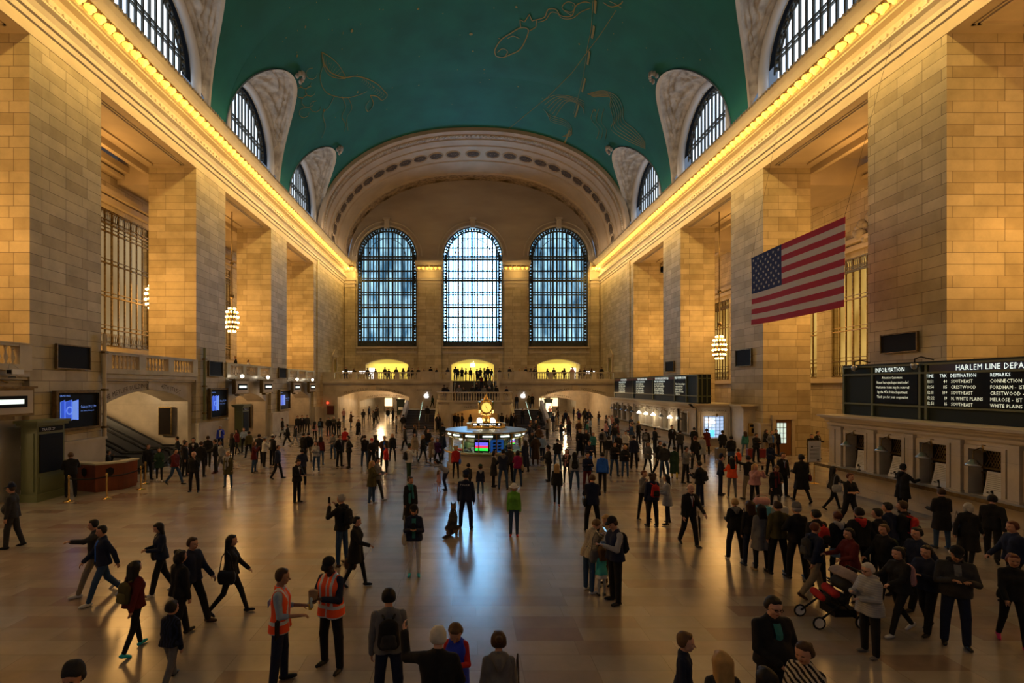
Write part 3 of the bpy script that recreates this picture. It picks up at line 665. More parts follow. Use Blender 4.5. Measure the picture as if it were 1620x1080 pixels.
# ---- store tables with screens on the balcony
for i, (x, lab) in enumerate(((-16.3, 'left end of the far balcony'), (-14.1, 'far balcony, beside the left store arch'), (15.2, 'far balcony, right of the right store arch'))):
    t = thing('display_table', 'store table with glowing screens at the '+lab, 'table', (x, 66, 5.1)); MB(['lime_stone']).box(-.9, .9, -.5, .5, .85, .95).build('table_top', t)
    for q in (-.75, .75): MB(['lime_stone']).box(q-.05, q+.05, -.4, .4, 0, .85).build('leg', t)
    for q in (-.5, 0, .5): MB(['glow_white']).box(q-.2, q+.2, -.1, -.07, 1.0, 1.35).build('screen', t)
# tall bronze doors on the balcony's side walls
for sg, side in ((-1, 'left'), (1, 'right')):
    t = thing('doorway_surround', f'tall ornate door surround on the {side} side wall of the far balcony', 'doorway', (sg*(HW-.05), 67.6, 5.1), 0, 'ornate balcony door surrounds')
    MB(['bronze']).box(-.04, .04, -.75, .75, 0, 2.9).build('door_leaf', t); b = MB(['lime_stone'])
    b.box(-.15, .15, -1.1, -.75, 0, 3.2).box(-.15, .15, .75, 1.1, 0, 3.2).box(-.22, .22, -1.3, 1.3, 3.2, 3.5); b.prism([(-.1, -1.0, 3.5), (-.1, 1.0, 3.5), (-.1, 0, 4.3)], (.2, 0, 0)); b.build('frame', t)
# ================================================================ left side: balcony walls between the piers
LB = [(11.8, 20.4, 15.2, 6.6), (24.4, 33, 28.7, 7.7), (37, 45.7, 41.6, 7.2), (49.7, YS0, 54.1, 7.4)]
for k, (a, c, uc, w_) in enumerate(LB):
    XW = -HW-.3; b = MB(['marble', 'smooth_stone', 'lime_stone'])
    zs, rise = [(2.9, .8), (3.5, .75), (3.1, .8), (3.1, .8)][k]
    hole_wall(b, a, c, 0, 4.75, [(uc, w_, 0, zs, rise, False)], lambda u, z, t: (XW-t, u, z), 1.6, 'marble', 'smooth_stone')
    for z0, z1, o in ((4.62, 4.70, .08), (4.74, 4.86, .22), (4.86, 5.1, .32)): b.use('marble').box(XW, XW+o, a, c, z0, z1)
    b.box(XW, XW+.12, uc-.35, uc+.35, zs+rise+.05, 4.75)
    struct(MB(['lime_stone']).box(-HW-5.2, XW, a, c, 4.75, 5.1).build('floor_left_balcony'))
    # the passage behind
    b.use('smooth_stone').box(-30, XW-1.6, a-.5, uc-w_/2-.05, 0, 4.75).box(-30, XW-1.6, uc+w_/2+.05, c+.5, 0, 4.75)
    b.box(-28.3, -28.1, a, c, 0, 4.75)
    struct(b.build('wall_left_balcony'))
    if k > 1: light('POINT', (-20.8, uc+.8, 3.6), 90, (1, .62, .28), soft=.2)
    light('POINT', (-23.0, uc-1, 3.9 if k != 1 else 3.95), (300, 520, 230, 260)[k], (1, .68, .34), soft=.3)
    balustrade('stone balustrade of the left balcony, '+('nearest, at the left edge of the photo', 'above the escalator arch', 'above the middle track arch', 'above the farthest track arch')[k], (-HW-.05, a+.02), (-HW-.05, c-.02), 5.1, panels=3)
for zc, (a, c) in ((0, (37, 45.7)), (0, (49.7, 58.5))):       # inner arches in the two far passages
    b = MB(['smooth_stone', 'engraved']); uc = (a+c)/2
    hole_wall(b, a, c, 0, 4.75, [(uc-.6, 3.6, 0, 2.2, .5, False)], lambda u, z, t: (-21.5-t, u, z), .8, 'smooth_stone', 'smooth_stone')
    b.use('engraved'); letters(b, 'TRACKS', (-21.47, uc-.6, 3.0), UX_L, UZ, .45, 1, 'C', para_arc(1.9, .3)); struct(b.build('wall_inner_arch'))
b = MB(['engraved'])
uc = 28.7
def arcL(off):
    def f(u): q = off+u; return (u, -.75*(q/3.85)**2, -math.atan(2*.75*q/3.85**2))
    return f
letters(b, 'THE METLIFE BUILDING', (-HW-.29, uc-2.05, 4.42-.02), UX_L, UZ, .36, .86, 'C', arcL(-2.05))
letters(b, '45TH STREET', (-HW-.29, uc+2.0, 4.42-.02), UX_L, UZ, .36, .86, 'C', arcL(2.0))
struct(b.build('trim_44'))
for k, (y, z0, z1, X0) in enumerate(((31.9, 1.35, 3.15, -20.1), (44.6, .75, 2.9, -20.4))):
    t = thing('door_panel', ('tall dark bronze panel on the wall beside the escalators', 'tall dark bronze panel inside the middle track arch')[k], 'panel', (X0, y+.35, z0)); y_ = 0
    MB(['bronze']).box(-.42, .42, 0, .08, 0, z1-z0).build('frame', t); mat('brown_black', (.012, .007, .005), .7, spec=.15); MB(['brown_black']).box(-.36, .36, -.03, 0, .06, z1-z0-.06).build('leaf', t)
for i, (y, x) in enumerate(((26.8, -20.6), (28.6, -19.8))):
    t = thing('ceiling_light', ('left', 'right')[i]+' of two oval ceiling lights over the escalators', 'ceiling light', (x, y, 4.3)); b = MB(['bulb_white']); b.lathe((0, 0, 0), [(.24, 0), (.2, -.05)], 14); b.build('diffuser', t); MB(['brass']).lathe((0, 0, .02), [(.3, 0), (.3, -.03), (.25, -.04)], 14).build('rim', t)
struct(MB(['smooth_stone']).box(-28, -HW-1.9, 24.4, 33, 4.36, 4.5).build('ceiling_escalator'))
# ---- escalators
def escalator(label, yc):
    t = thing('escalator', label, 'escalator', (-17.6, yc, 0), 0, 'escalators under the left balcony'); ang_ = radians(27)
    def line(x): return 0 if x > -1.4 else (-(x+1.4))*math.tan(ang_)
    xs = [0, -.7, -1.4, -2, -4, -6, -8, -10.3]
    for sg in (-1, 1):
        b = MB(['steel']); y = sg*.62
        b.grid([[(x, y, line(x)+.02) for x in xs], [(x, y, line(x)+.88) for x in xs]]); b.grid([[(x, y+sg*.12, line(x)+.0) for x in xs], [(x, y+sg*.12, line(x)+.34) for x in xs]]); b.grid([[(x, y, line(x)+.36) for x in xs], [(x, y+sg*.12, line(x)+.34) for x in xs]])
        b.box(-.05, 0, y-.05, y+.05, 0, .5); b.build('side_panel', t)
        b = MB(['black']); b.smooth = True
        pts = [(-.6, y, .10), (-.12, y, .2), (.12, y, .5), (.0, y, .82), (-.35, y, .95)]+[(x, y, line(x)+.95) for x in xs[2:]]; b.tube(pts, .055, 8); b.build('handrail', t)
    b = MB(['steel', 'black'])
    for i in range(24):
        x = -1.2-i*.38; z = line(x-.38)
        b.use('black').box(x-.38, x, -.5, .5, max(z-.3, 0), max(z, .03))
    b.box(-10.3, 0, -.7, .7, 0, .02); b.build('steps', t)
    return t
for k, y in enumerate((26.0, 27.8, 29.6)): escalator(('nearest', 'middle', 'farthest')[k]+' of the three dark escalators rising under the left arch', y)
# ---- wall screens, vents, kiosks on the left piers
def LP(px, py, X=-18.45): return on_side(px, py, X)
def wall_box(name, label, cat, px0, px1, py0, py1, X, m, frame=None, fw=.1, depth=.12, group=None, content=None):
    """flat box on a side wall spanned by two pixel columns; py measured at px0"""
    A, B = on_side(px0, py0, X), on_side(px1, py0, X); z1 = A[2]; z0 = on_side(px0, py1, X)[2]; y0, y1 = sorted((A[1], B[1])); s = 1 if X < 0 else -1
    t = thing(name, label, cat, (X, (y0+y1)/2, z0), 0, group); w_, h = (y1-y0)/2, z1-z0
    f = MB([frame or m]); 
    for q in ((-w_, -w_+fw, fw, h-fw), (w_-fw, w_, fw, h-fw), (-w_, w_, 0, fw), (-w_, w_, h-fw, h)): f.box(*sorted((0, s*depth)), q[0], q[1], q[2], q[3])
    f.build('frame', t); g = MB([m]).box(*sorted((0, s*depth*.5)), -w_+fw*.8, w_-fw*.8, fw*.8, h-fw*.8).build('panel', t)
    return t, w_, h
mat('phone_blue', (.05, .1, .8), .4, emit=.42, ecol=(.04, .16, 1)); mat('phone_pale', (.2, .35, 1), .4, emit=.6, ecol=(.18, .36, 1)); mat('screen_black', (.005, .006, .008), .6, spec=.15)
for k, (a, c, y0, y1) in enumerate(((87, 141, 543, 583), (329, 351, 570, 595), (440, 452, 581, 598))):
    wall_box('wall_vent', ('large', 'medium', 'small')[k]+' black grille panel on the '+('nearest', 'second', 'third')[k]+' left pier', 'vent', a, c, y0, y1, -18.44, 'black', 'bronze', .05, .1, 'black grilles on the left piers')
for k, (a, c, y0, y1) in enumerate(((82, 153, 617.5, 684), (329, 357, 614, 663), (440, 457, 616.5, 650))):
    t, w_, h = wall_box('advertising_screen', 'bronze framed screen with blue phones on the '+('nearest', 'second', 'third')[k]+' left pier', 'screen', a, c, y0, y1, -18.4, 'screen_black', 'bronze', .12, .2, 'advertising screens on the left piers')
    b = MB(['phone_blue', 'phone_pale'])
    for i, (u, q, m) in enumerate(((-.68, .11, 'phone_blue'), (-.42, .17, 'phone_blue'), (-.12, .15, 'phone_pale'))):
        x = .13; b.use(m); uu = u*w_; hh = h*.5; z = h*.26
        b.add([(x, uu-q*w_, z+.04), (x, uu+q*w_*.7, z), (x, uu+q*w_*.7, z+hh), (x, uu-q*w_, z+hh-.08)], [(0, 1, 2, 3)])
        b.use('phone_pale').tube([(x+.01, uu-q*w_, z+.04), (x+.01, uu+q*w_*.7, z), (x+.01, uu+q*w_*.7, z+hh), (x+.01, uu-q*w_, z+hh-.08), (x+.01, uu-q*w_, z+.04)], .012, 4)
    b.use('phone_pale').lathe((0, 0, 0), [(.001, 0)], 3) if False else None
    b.tube([(.14, -.4*w_+.16*cos(a_), h*.5+.16*sin(a_)) for a_ in (2*pi*i/12 for i in range(13))], .03, 4)
    b.build('phone_picture', t)
    b = MB(['phone_pale']); letters(b, 'SAMSUNG', (.13, -.80*w_, h*.84), UX_L, UZ, .12, 1); letters(b, 'Galaxy S9 | S9+', (.13, .1*w_, h*.55), UX_L, UZ, .17*w_/1.3, .8); letters(b, 'The Camera. Reimagined.', (.13, .1*w_, h*.46), UX_L, UZ, .09*w_/1.3, .8); b.build('lettering', t)
for k, (x, y, w_, h, d) in enumerate(((-17.78, 20.2, 1.35, 3.15, .62), (-17.78, 38.1, 1.1, 3.1, .58))):
    t = thing('telephone_kiosk', ('green painted kiosk with a black panel at the foot of the nearest left pier', 'green kiosk with a black panel beside the middle track arch')[k], 'kiosk', (x, y, 0))
    b = MB(['green_paint']); b.box(-d/2, d/2, -w_/2, w_/2, 0, h-.2).box(-d/2-.06, d/2+.06, -w_/2-.06, w_/2+.06, 0, .3); b.box(-d/2-.1, d/2+.1, -w_/2-.1, w_/2+.1, h-.2, h-.1).box(-d/2-.16, d/2+.16, -w_/2-.16, w_/2+.16, h-.1, h)
    b.box(d/2, d/2+.03, -w_/2+.1, w_/2-.1, .4, .95).box(-d/2+.1, d/2-.1, -w_/2-.03, -w_/2, .4, h-.5); b.build('cabinet', t)
    MB(['screen_black']).box(d/2, d/2+.04, -w_/2+.12, w_/2-.12, 1.1, h-.55).build('door', t)
    b = MB(['black', 'white_paper']); b.box(d/2, d/2+.03, -w_/2+.12, w_/2-.12, h-.45, h-.26); letters(b.use('white_paper'), 'TRACK 27', (d/2+.04, -w_/2+.2, h-.41), UX_L, UZ, .14, .9); b.build('name_plate', t)
for px, y0, y1 in ((163, 528, 690), (322, 550, 664)):
    A = on_side(px, y0, -18.4); B_ = on_side(px, y1, -18.4); t = thing('conduit_pipe', ('thick pale pipe up the corner of the nearest left pier', 'pale pipe up the near corner of the second left pier')[px > 200], 'pipe', (-18.33, A[1], B_[2]))
    MB(['green_paint' if px > 200 else 'lime_stone']).tube([(0, 0, 0), (0, 0, A[2]-B_[2])], .09, 8).build('tube', t)
    for z in (.4, 2.2, 4.0): MB(['bronze']).box(-.1, .12, -.12, .12, z, z+.1).build('bracket', t)
# track number signs with a lamp above
for k, (px, pz) in enumerate(((8, 3.9), (381, 4.42), (422, 4.42), (468.5, 4.35), (493, 4.35))):
    A = on_side(px, 610, -17.95); t = thing('track_sign', 'track sign with glowing display, '+('at the left edge of the photo', 'above the middle track arch, nearer one', 'above the middle track arch, farther one', 'above the far track arch, nearer one', 'above the far track arch, farther one')[k], 'sign', (-17.95, A[1], pz), 0, 'track signs along the left balcony')
    MB(['bronze']).box(-.15, .1, -1.15, 1.15, -.55, .5).box(-.3, .16, -1.25, 1.25, .5, .58).box(-.3, .05, -.35, .35, -.68, -.55).build('case', t); MB(['lime_stone']).box(.1, .14, -1.05, 1.05, -.46, .42).build('face', t); MB(['black', 'led_white']).use('black').box(.14, .16, -.78, .78, -.22, .22).use('led_white').box(.16, .17, -.62, .62, -.09, .09).build('display', t)
    if k: b = MB(['bulb_white']); b.ball((.1, 0, .8), .14, 10); b.build('lamp_globe', t)
    MB(['bronze']).tube([(-.5, 0, .62), (-.5, 0, .9), (.1, 0, .72)], .03, 6).build('lamp_arm', t)
# security camera at far left
t = thing('security_camera', 'white security camera on the balcony edge at the left edge of the photo', 'camera', (-18.05, 19.3, 5.04)); MB(['white_paper']).box(-.12, .12, -.3, .2, -.1, .08).build('housing', t); MB(['steel']).tube([(-.3, 0, -.2), (0, 0, -.2), (0, 0, -.05)], .03, 6).tube([(-.3, 0, .1), (-.1, -.2, .35), (.1, 0, .1)], .012, 5).build('mount', t); MB(['black']).box(-.08, .08, -.33, -.3, -.08, .06).build('lens', t)
# security desk, stanchions
t = thing('security_desk', 'red wooden security desk with a pale counter top at the left pier', 'desk', (-16.75, 22.3, 0)); mat('red_wood', (.20, .045, .015), .35); noisy('red_wood_grain', (.23, .055, .018), (.14, .03, .012), 3, .35, stretch=(1, 1, .15)); mat('counter', (.50, .47, .34), .4)
poly = [(-.95, -.55), (.25, -1.0), (.95, -.25), (.95, .65), (.6, .65), (.55, -.05), (.15, -.55), (-.85, -.15)]
b = MB(['red_wood_grain']); b.prism([(x, y, .1) for x, y in poly], (0, 0, 1.05)); b.prism([(x*.97, y*.97, 0) for x, y in poly], (0, 0, .1)); b.build('body', t)
b = MB(['counter']); b.prism([(x*1.06, y*1.06, 1.15) for x, y in poly], (0, 0, .07)); b.build('counter_top', t)
for (x, y, r) in ((-.35, -.80, -.36), (.62, -.66, .8)):
    b = MB(['black', 'steel']); n = (sin(r), -cos(r)); b.prism([(x+cos(r)*u+n[0]*.02, y+sin(r)*u+n[1]*.02, z) for u, z in ((-.14, .95), (0, 1.02), (.14, .95), (.13, .75), (0, .62), (-.13, .75))], (n[0]*.03, n[1]*.03, 0)); b.build('police_shield', t)
SP = [(109, 793), (169, 788.5), (223, 774), (230, 765)]
spts = []
for k, (px, py) in enumerate(SP):
    x, y, _ = on_floor(px, py); spts.append((x, y)); t = thing('stanchion', ('leftmost', 'second from left', 'third from left', 'rightmost')[k]+' brass stanchion post in front of the security desk', 'stanchion', (x, y, 0), 0, 'brass stanchions at the security desk')
    b = MB(['brass']); b.smooth = True; b.lathe((0, 0, 0), [(.18, 0), (.18, .02), (.06, .05), (.035, .08)], 16); b.build('base', t); MB(['brass']).lathe((0, 0, .05), [(.03, 0), (.03, .85), (.045, .86), (.045, .95), (.02, .97)], 12).build('post', t)
for a, c in ((0, 1), (1, 2)):
    (x0, y0), (x1, y1) = spts[a], spts[c]; b = MB(['black']); b.smooth = True
    o = b.tube([(x0+(x1-x0)*f, y0+(y1-y0)*f, .88-.06*4*f*(1-f)) for f in [i/10 for i in range(11)]], .025, 6).build('rope'); tag(o, ('black belt between the two leftmost brass stanchions', 'black belt between the second and third brass stanchions')[a], 'rope', 'black belts of the stanchions')
# ================================================================ right side: ticket offices and departure boards
XT = 15.3
def office(label, y0, y1, wins, lit, name='ticket_office'):
    t = thing(name, label, 'ticket office', (0, 0, 0)); b = MB(['smooth_stone', 'lime_stone', 'wall_stone'])
    hole_wall(b, y0, y1, 0, 2.95, [(y, 1.0, 1.05, 2.5, 0, False) for y in wins], lambda u, z, tt: (XT+tt, u, z), .45, 'smooth_stone')
    for z0, z1, o in ((2.78, 2.88, .08), (2.95, 3.05, .14), (3.05, 3.13, .26), (3.13, 3.22, .36), (0, .25, .1), (.25, .32, .06)): b.use('lime_stone').box(XT-o, XT+3.1, y0, y1+o, z0, z1)
    b.use('smooth_stone').box(XT+.3, XT+3.1, y1-.1, y1, 0, 3.0).box(XT, XT+3.1, y0, y0+.1, 0, 3.0); b.build('body', t)
    b = MB(['smooth_stone'])
    mids = sorted([(a+c)/2 for a, c in zip(wins[:-1], wins[1:])]+[wins[0]+.87, wins[-1]-.87]+[wins[0]+1.25])
    for y in mids:
        if y0 < y < y1: b.box(XT-.1, XT, y-.16, y+.16, 1.0, 2.68).box(XT-.14, XT, y-.2, y+.2, 2.6, 2.74).box(XT-.13, XT, y-.19, y+.19, 1.0, 1.12)
    for y in wins:
        for q in ((-.62, -.5), (.5, .62)): b.box(XT-.06, XT, y+q[0], y+q[1], 1.05, 2.6)
        b.box(XT-.068, XT, y-.63, y+.63, 2.5, 2.62)
    b.build('pilasters', t)
    MB(['marble']).box(XT-.42, XT+.4, y0, y1+.3, .95, 1.04).build('counter', t)
    MB(['bronze']).box(XT-.47, XT-.42, y0, y1+.32, .93, 1.05).build('counter_edge', t)
    for y in wins:
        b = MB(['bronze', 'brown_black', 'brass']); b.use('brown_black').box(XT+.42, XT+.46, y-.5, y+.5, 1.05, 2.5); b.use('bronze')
        for i in range(10): b.box(XT+.38, XT+.41, y-.46+i*.1, y-.42+i*.1, 1.05, 1.75)
        for i in range(12):
            q = y-.5+i*.09
            b.add([(XT+.39, q-.02, 1.9), (XT+.39, q+.01, 1.9), (XT+.39, q+.31, 2.5), (XT+.39, q+.28, 2.5)], [(0, 1, 2, 3)]) if q+.31 < y+.5 else None
            b.add([(XT+.385, q+.28, 1.9), (XT+.385, q+.31, 1.9), (XT+.385, q+.01, 2.5), (XT+.385, q-.02, 2.5)], [(0, 1, 2, 3)]) if q+.31 < y+.5 else None
        b.use('bronze').box(XT+.36, XT+.42, y-.5, y+.5, 1.86, 1.92).box(XT+.36, XT+.42, y-.5, y+.5, 1.72, 1.76)
        b.build('window_grille', t)
    return t
NW = [21.0, 19.25, 17.5, 15.75, 14.0, 12.25]
office('near stone ticket office with grilled windows at the right edge of the photo', 6, 22.5, NW, False)
FW = [37.4+1.75*i for i in range(11)]
fo = office('long far stone ticket office with lit lamps along the right side', 35.5, 56.4, FW, True)
def office_lamp(label, y, lit, X=XT-.35, z=2.05, grp='lamps over the ticket windows'):
    t = thing('ticket_window_lamp', label, 'lamp', (X, y, z), 0, grp)
    b = MB(['bulb_white' if lit else 'steel']); b.smooth = True; b.lathe((0, 0, 0), [(.02, .16), (.10, .12), (.13, .05), (.2, 0), (.2, -.05), (.12, -.07)], 12); b.build('lamp_shade', t)
    MB(['bronze']).tube([(0, 0, .14), (0, 0, .42), (.2, 0, .5), (.35, 0, .5)], .018, 6).lathe((.33, 0, .38), [(.05, 0), (.08, .1), (.05, .22)], 8).build('bracket', t)
for i, y in enumerate(NW[:5]): office_lamp(('farthest', 'second farthest', 'middle', 'second nearest', 'nearest')[i]+' of the unlit grey lamps over the near ticket windows', y+.05, False)
ORD = 'first second third fourth fifth sixth seventh eighth ninth tenth eleventh twelfth'.split()
for i, y in enumerate(FW): office_lamp(f'{ORD[i]} lamp from the near corner over the far ticket windows, '+('lit' if i in (1, 3, 4, 5) else 'unlit'), y+.15, i in (1, 3, 4, 5), grp='lamps over the far ticket windows')
for y in (39.5, 43, 46): light('POINT', (XT-.4, y, 1.95), 26, (1, .8, .5), soft=.12)
for i, y in enumerate(NW[:5]):                               # paper notices on the counter
    t = thing('paper_notice', ('farthest', 'second farthest', 'middle', 'second nearest', 'nearest')[i]+' white paper notice standing in the near ticket windows', 'notice', (XT-.05, y-.12, 1.04), 0, 'paper notices in the near ticket windows')
    tilt = (.0, .1, .05, .02, 0)[i]
    b = MB(['white_paper']); b.grid([[(.18+.12*sin(q*1.5)-tilt*(1-q), -.33, q*.78) for q in (0, .33, .66, 1)], [(.18+.12*sin(q*1.5)-tilt*(1-q), .33, q*.78) for q in (0, .33, .66, 1)]]); b.build('sheet', t)
    b = MB(['ink'])
    for r in range(9):
        q = .88-r*.075; b.box(.165+.12*sin(q*1.5)-tilt*(1-q), .17+.12*sin(q*1.5)-tilt*(1-q), (-.27 if r else 0)+.05*(r % 3), .28, q*.78, q*.78+.008)
    b.box(.16-tilt*.9, .165-tilt*.9, -.0, .16, .12, .14).prism([(.16-tilt*.9, .22, .13), (.16-tilt*.9, .14, .17), (.16-tilt*.9, .14, .09)], (.004, 0, 0)); b.build('printing', t)
    t = thing('document_clip', ('farthest', 'second farthest', 'middle', 'second nearest', 'nearest')[i]+' small black microphone on the near ticket counter', 'microphone', (XT-.1, y-.3, 1.04), 0, 'microphones on the near ticket counter')
    MB(['black']).lathe((0, 0, 0), [(.06, 0), (.05, .03)], 8).build('base', t); MB(['black']).tube([(0, 0, .02), (0, 0, .18), (-.04, 0, .24)], [.015, .015, .04], 6).build('stem', t)
# west return of the far office with its own window
b = MB(['smooth_stone', 'lime_stone', 'engraved'])
hole_wall(b, XT, 17.6, 0, 2.95, [(16.47, 1.4, .85, 2.4, 0, False)], lambda u, z, t: (u, 35.42+t, z), .3, 'smooth_stone')
b.use('smooth_stone').box(16.95+.75, 18.9, 33.9, 35.6, 0, 2.95)
for z0, z1, o in ((2.95, 3.05, .14), (3.05, 3.13, .26), (3.13, 3.22, .36), (0, .25, .08)): b.use('lime_stone').box(XT-o, 18.9, 35.42-o, 36, z0, z1).box(17.7-o, 18.9, 33.9-o, 35.6, z0, z1)
for x in (15.42, 15.6, 17.35, 17.52): b.use('smooth_stone').box(x-.07, x+.07, 35.34, 35.42, .9, 2.62)
b.use('marble') if False else None
letters(b.use('engraved'), 'CUSTOMER SERVICE', (16.45, 35.4, 2.7), UX_F, UZ, .18, 1, 'C'); b.build('return_wall', fo)
b = MB(['glow_window', 'bronze']) if 'glow_window' in M else None
mat('glow_window', (.6, .75, 1), .4, emit=.85, ecol=(.45, .65, 1)); mat('glow_cyan', (.1, .5, 1), .4, emit=1.5, ecol=(.1, .5, 1)); mat('door_glass', (.7, .85, .8), .4, emit=.9, ecol=(.62, .82, .72))
b = MB(['glow_window', 'bronze', 'glow_cyan']); b.use('glow_window').box(15.8, 17.15, 35.46, 35.49, .9, 2.35); b.use('bronze')
for i in range(6): b.box(15.8+i*.27, 15.83+i*.27, 35.42, 35.45, .9, 2.35)
for i in range(6): b.box(15.8, 17.15, 35.42, 35.45, 1.1+i*.24, 1.13+i*.24)
b.use('glow_cyan').box(16.2, 16.5, 35.39, 35.41, .95, 1.4); b.build('lit_window', fo); MB(['marble']).box(15.7, 17.3, 35.05, 35.5, .8, .88).build('shelf', fo)
office_lamp('bright lamp in front of the lit blue window of the far ticket office', 35.1, True, X=16.2, z=1.98)
t = thing('wall_telephone', 'brass wall telephone panel beside the lit ticket window', 'telephone', (18.3, 33.85, 1.15)); MB(['bronze', 'brass']).use('brass').box(-.28, .28, -.06, 0, 0, .85).build('plate', t); MB(['brown_black']).box(-.08, .08, -.12, -.06, .2, .5).build('handset', t); MB(['black']).box(-.2, .2, -.07, -.06, .6, .75).build('screen', t)
# door on the face of the second right pier, plinth boxes, bench niche
t = thing('station_door', 'wooden door with a lit glass panel in the second right pier', 'door', (19.75, 32.93, 0)); mat('door_wood', (.22, .10, .035), .4)
MB(['lime_stone']).box(-.72, -.52, -.12, .06, 0, 2.35).box(.52, .72, -.12, .06, 0, 2.35).box(-.78, .78, -.16, .06, 2.3, 2.6).build('frame', t); MB(['door_wood']).box(-.5, .5, -.05, 0, .02, 2.28).build('leaf', t)
MB(['door_glass']).box(-.45, .18, -.06, -.05, .75, 2.1).build('glass', t); b = MB(['door_wood'])
for i in range(4): b.box(-.46+i*.21, -.43+i*.21, -.08, -.05, .75, 2.1)
for i in range(5): b.box(-.46, .2, -.08, -.05, .74+i*.335, .77+i*.335)
b.build('glazing_bars', t)
# ---- boards
def board(label, y0, y1, X, z0, z1, depth=.9):
    t = thing('departure_board', label, 'departure board', (0, 0, 0), 0, 'departure boards over the ticket offices')
    MB(['dark_green']).box(X, X+depth, y0, y1, z0, z1).box(X-.06, X+depth, y0, y1, z1-.05, z1+.04).build('case', t)
    return t
t = board('near departure board reading INFORMATION and HARLEM LINE DEPARTURES', 8, 22.85, 16.2, 3.22, 5.36)
fr = MB(['green_paint'])
for y in (22.8, 21.2, 18.98, 18.72): fr.box(16.12, 16.2, y-.05, y+.05, 3.25, 5.3)
for z in (3.72, 5.3, 4.98): fr.box(16.112, 16.2, 8, 22.85, z-.035, z+.035)
fr.box(16.13, 16.2, 15.2, 15.3, 3.25, 3.72).box(16.13, 16.2, 15.0, 15.08, 3.25, 3.72); fr.build('frame', t)
mat('board_blue', (.01, .015, .07), .4); MB(['screen_black']).box(16.15, 16.2, 19.1, 21.1, 3.8, 4.95).box(16.15, 16.2, 8, 18.6, 3.78, 4.95).build('display', t); MB(['board_blue']).box(16.14, 16.2, 8, 18.6, 5.0, 5.28).build('header_band', t)
line(t, 'header_lettering', 'led_white', 'INFORMATION', (16.12, 20.32, 5.06), UX_R, UZ, .24, .82, 'C'); line(t, 'header_lettering', 'led_white', 'HARLEM LINE DEPARTURES', (16.12, 17.58, 5.04), UX_R, UZ, .27, .84)
for s_, y in (('TIME', 18.70), ('TRK', 18.17), ('DESTINATION', 17.77), ('REMARKS', 16.42)): line(t, 'header_lettering', 'led_white', s_, (16.12, y, 4.80), UX_R, UZ, .17, .78)
for k, s_ in enumerate(('Attention Customers:', 'Never leave packages unattended', 'Unattended items may be removed', 'By the MTA Police Department', 'Thank you for your cooperation')): line(t, 'departure_lettering', 'led', s_, (16.12, 20.2, 4.78-.195*k), UX_R, UZ, .15, .66, 'C')
rowsb = (('11:51', '40', 'SOUTHEAST', 'CONNECTION TO'), ('11:54', '115', 'CRESTWOOD', 'FORDHAM - 1ST'), ('12:11', '109', 'SOUTHEAST', 'CRESTWOOD - 1'), ('12:22', '19', 'N. WHITE PLAINS', 'MELROSE - 1ST'), ('12:51', '16', 'SOUTHEAST', 'WHITE PLAINS'))
for k, r in enumerate(rowsb):
    z = 4.60-.2*k
    for q, y, al, sq in ((r[0], 18.66, 'L', .78), (r[1], 17.88, 'R', .78), (r[2], 17.74, 'L', .78), (r[3], 16.42, 'L', .82)): line(t, 'departure_lettering', 'led', q, (16.12, y, z), UX_R, UZ, .165, sq, al)
t = board('far departure board with four panels of glowing white text', 36.5, 57, 15.9, 3.2, 5.3)
fr = MB(['green_paint']); ye = [36.55, 38.4, 40.6, 45.3, 50.6, 56.9]
for y in ye: fr.box(15.82, 15.9, y-.06, y+.06, 3.3, 5.25)
for z in (3.75, 5.25): fr.box(15.812, 15.9, 36.5, 57, z-.035, z+.035)
for x in (16.1, 16.45): fr.box(x, x+.06, 36.42, 36.5, 3.3, 5.3)
fr.box(15.9, 16.8, 36.42, 36.5, 3.72, 3.78).box(15.9, 16.8, 36.42, 36.5, 5.0, 5.06); fr.build('frame', t)
MB(['screen_black']).box(15.86, 15.9, 38.5, 56.8, 3.85, 5.0).build('display', t)
mat('board_red', (.12, .01, .02), .4); mat('board_green', (.01, .06, .03), .4)
for (yc, s_) in ((39.45, 'INFORMATION'), (43.2, 'NEW HAVEN LINE DEPARTURES'), (48, 'NEW HAVEN LINE'), (53.6, 'HUDSON LINE')):
    line(t, 'header_lettering', 'led_white', s_, (15.82, yc, 5.03), UX_R, UZ, .3, .62 if len(s_) > 20 else .95, 'C'); 
    w_ = 1.7 if yc > 40 else .9
    if yc > 40: line(t, 'header_lettering', 'led_white', 'TIME TRK DESTINATION', (15.82, yc+w_, 4.8), UX_R, UZ, .2, 1.0)
    for k, r in enumerate(('12:04 STAMFORD', '12:07 NEW HAVEN', '12:34 STAMFORD', '1:02 NEW HAVEN', '1:07 NEW HAVEN')):
        line(t, 'departure_lettering', 'led', r if yc > 40 else ('Never leave packages', 'unattended items', 'may be removed', 'By the MTA Police', 'Thank you')[k], (15.82, yc+w_, 4.58-.2*k), UX_R, UZ, .22, 1.15 if yc > 40 else .8)
MB(['board_red']).box(15.85, 15.9, 40.7, 56.8, 5.02, 5.23).build('header_band', t)
for k, (px, py) in enumerate(((1352, 578), (1447, 574))):
    x, y, z = on_side(px, py, 15.95); t = thing('security_camera', ('left', 'right')[k]+' dome security camera on top of the near departure board', 'camera', (x, y, z-.1), 0, 'dome cameras on the near departure board')
    b = MB(['steel']); b.smooth = True; b.lathe((0, 0, 0), [(.02, -.16), (.1, -.1), (.13, 0), (.13, .06), (.05, .1)], 12); b.build('dome', t); MB(['black']).tube([(0, 0, .1), (.0, 0, .25), (.15, -.1, .33), (.35, -.4, .2)], .025, 6).build('arm', t)
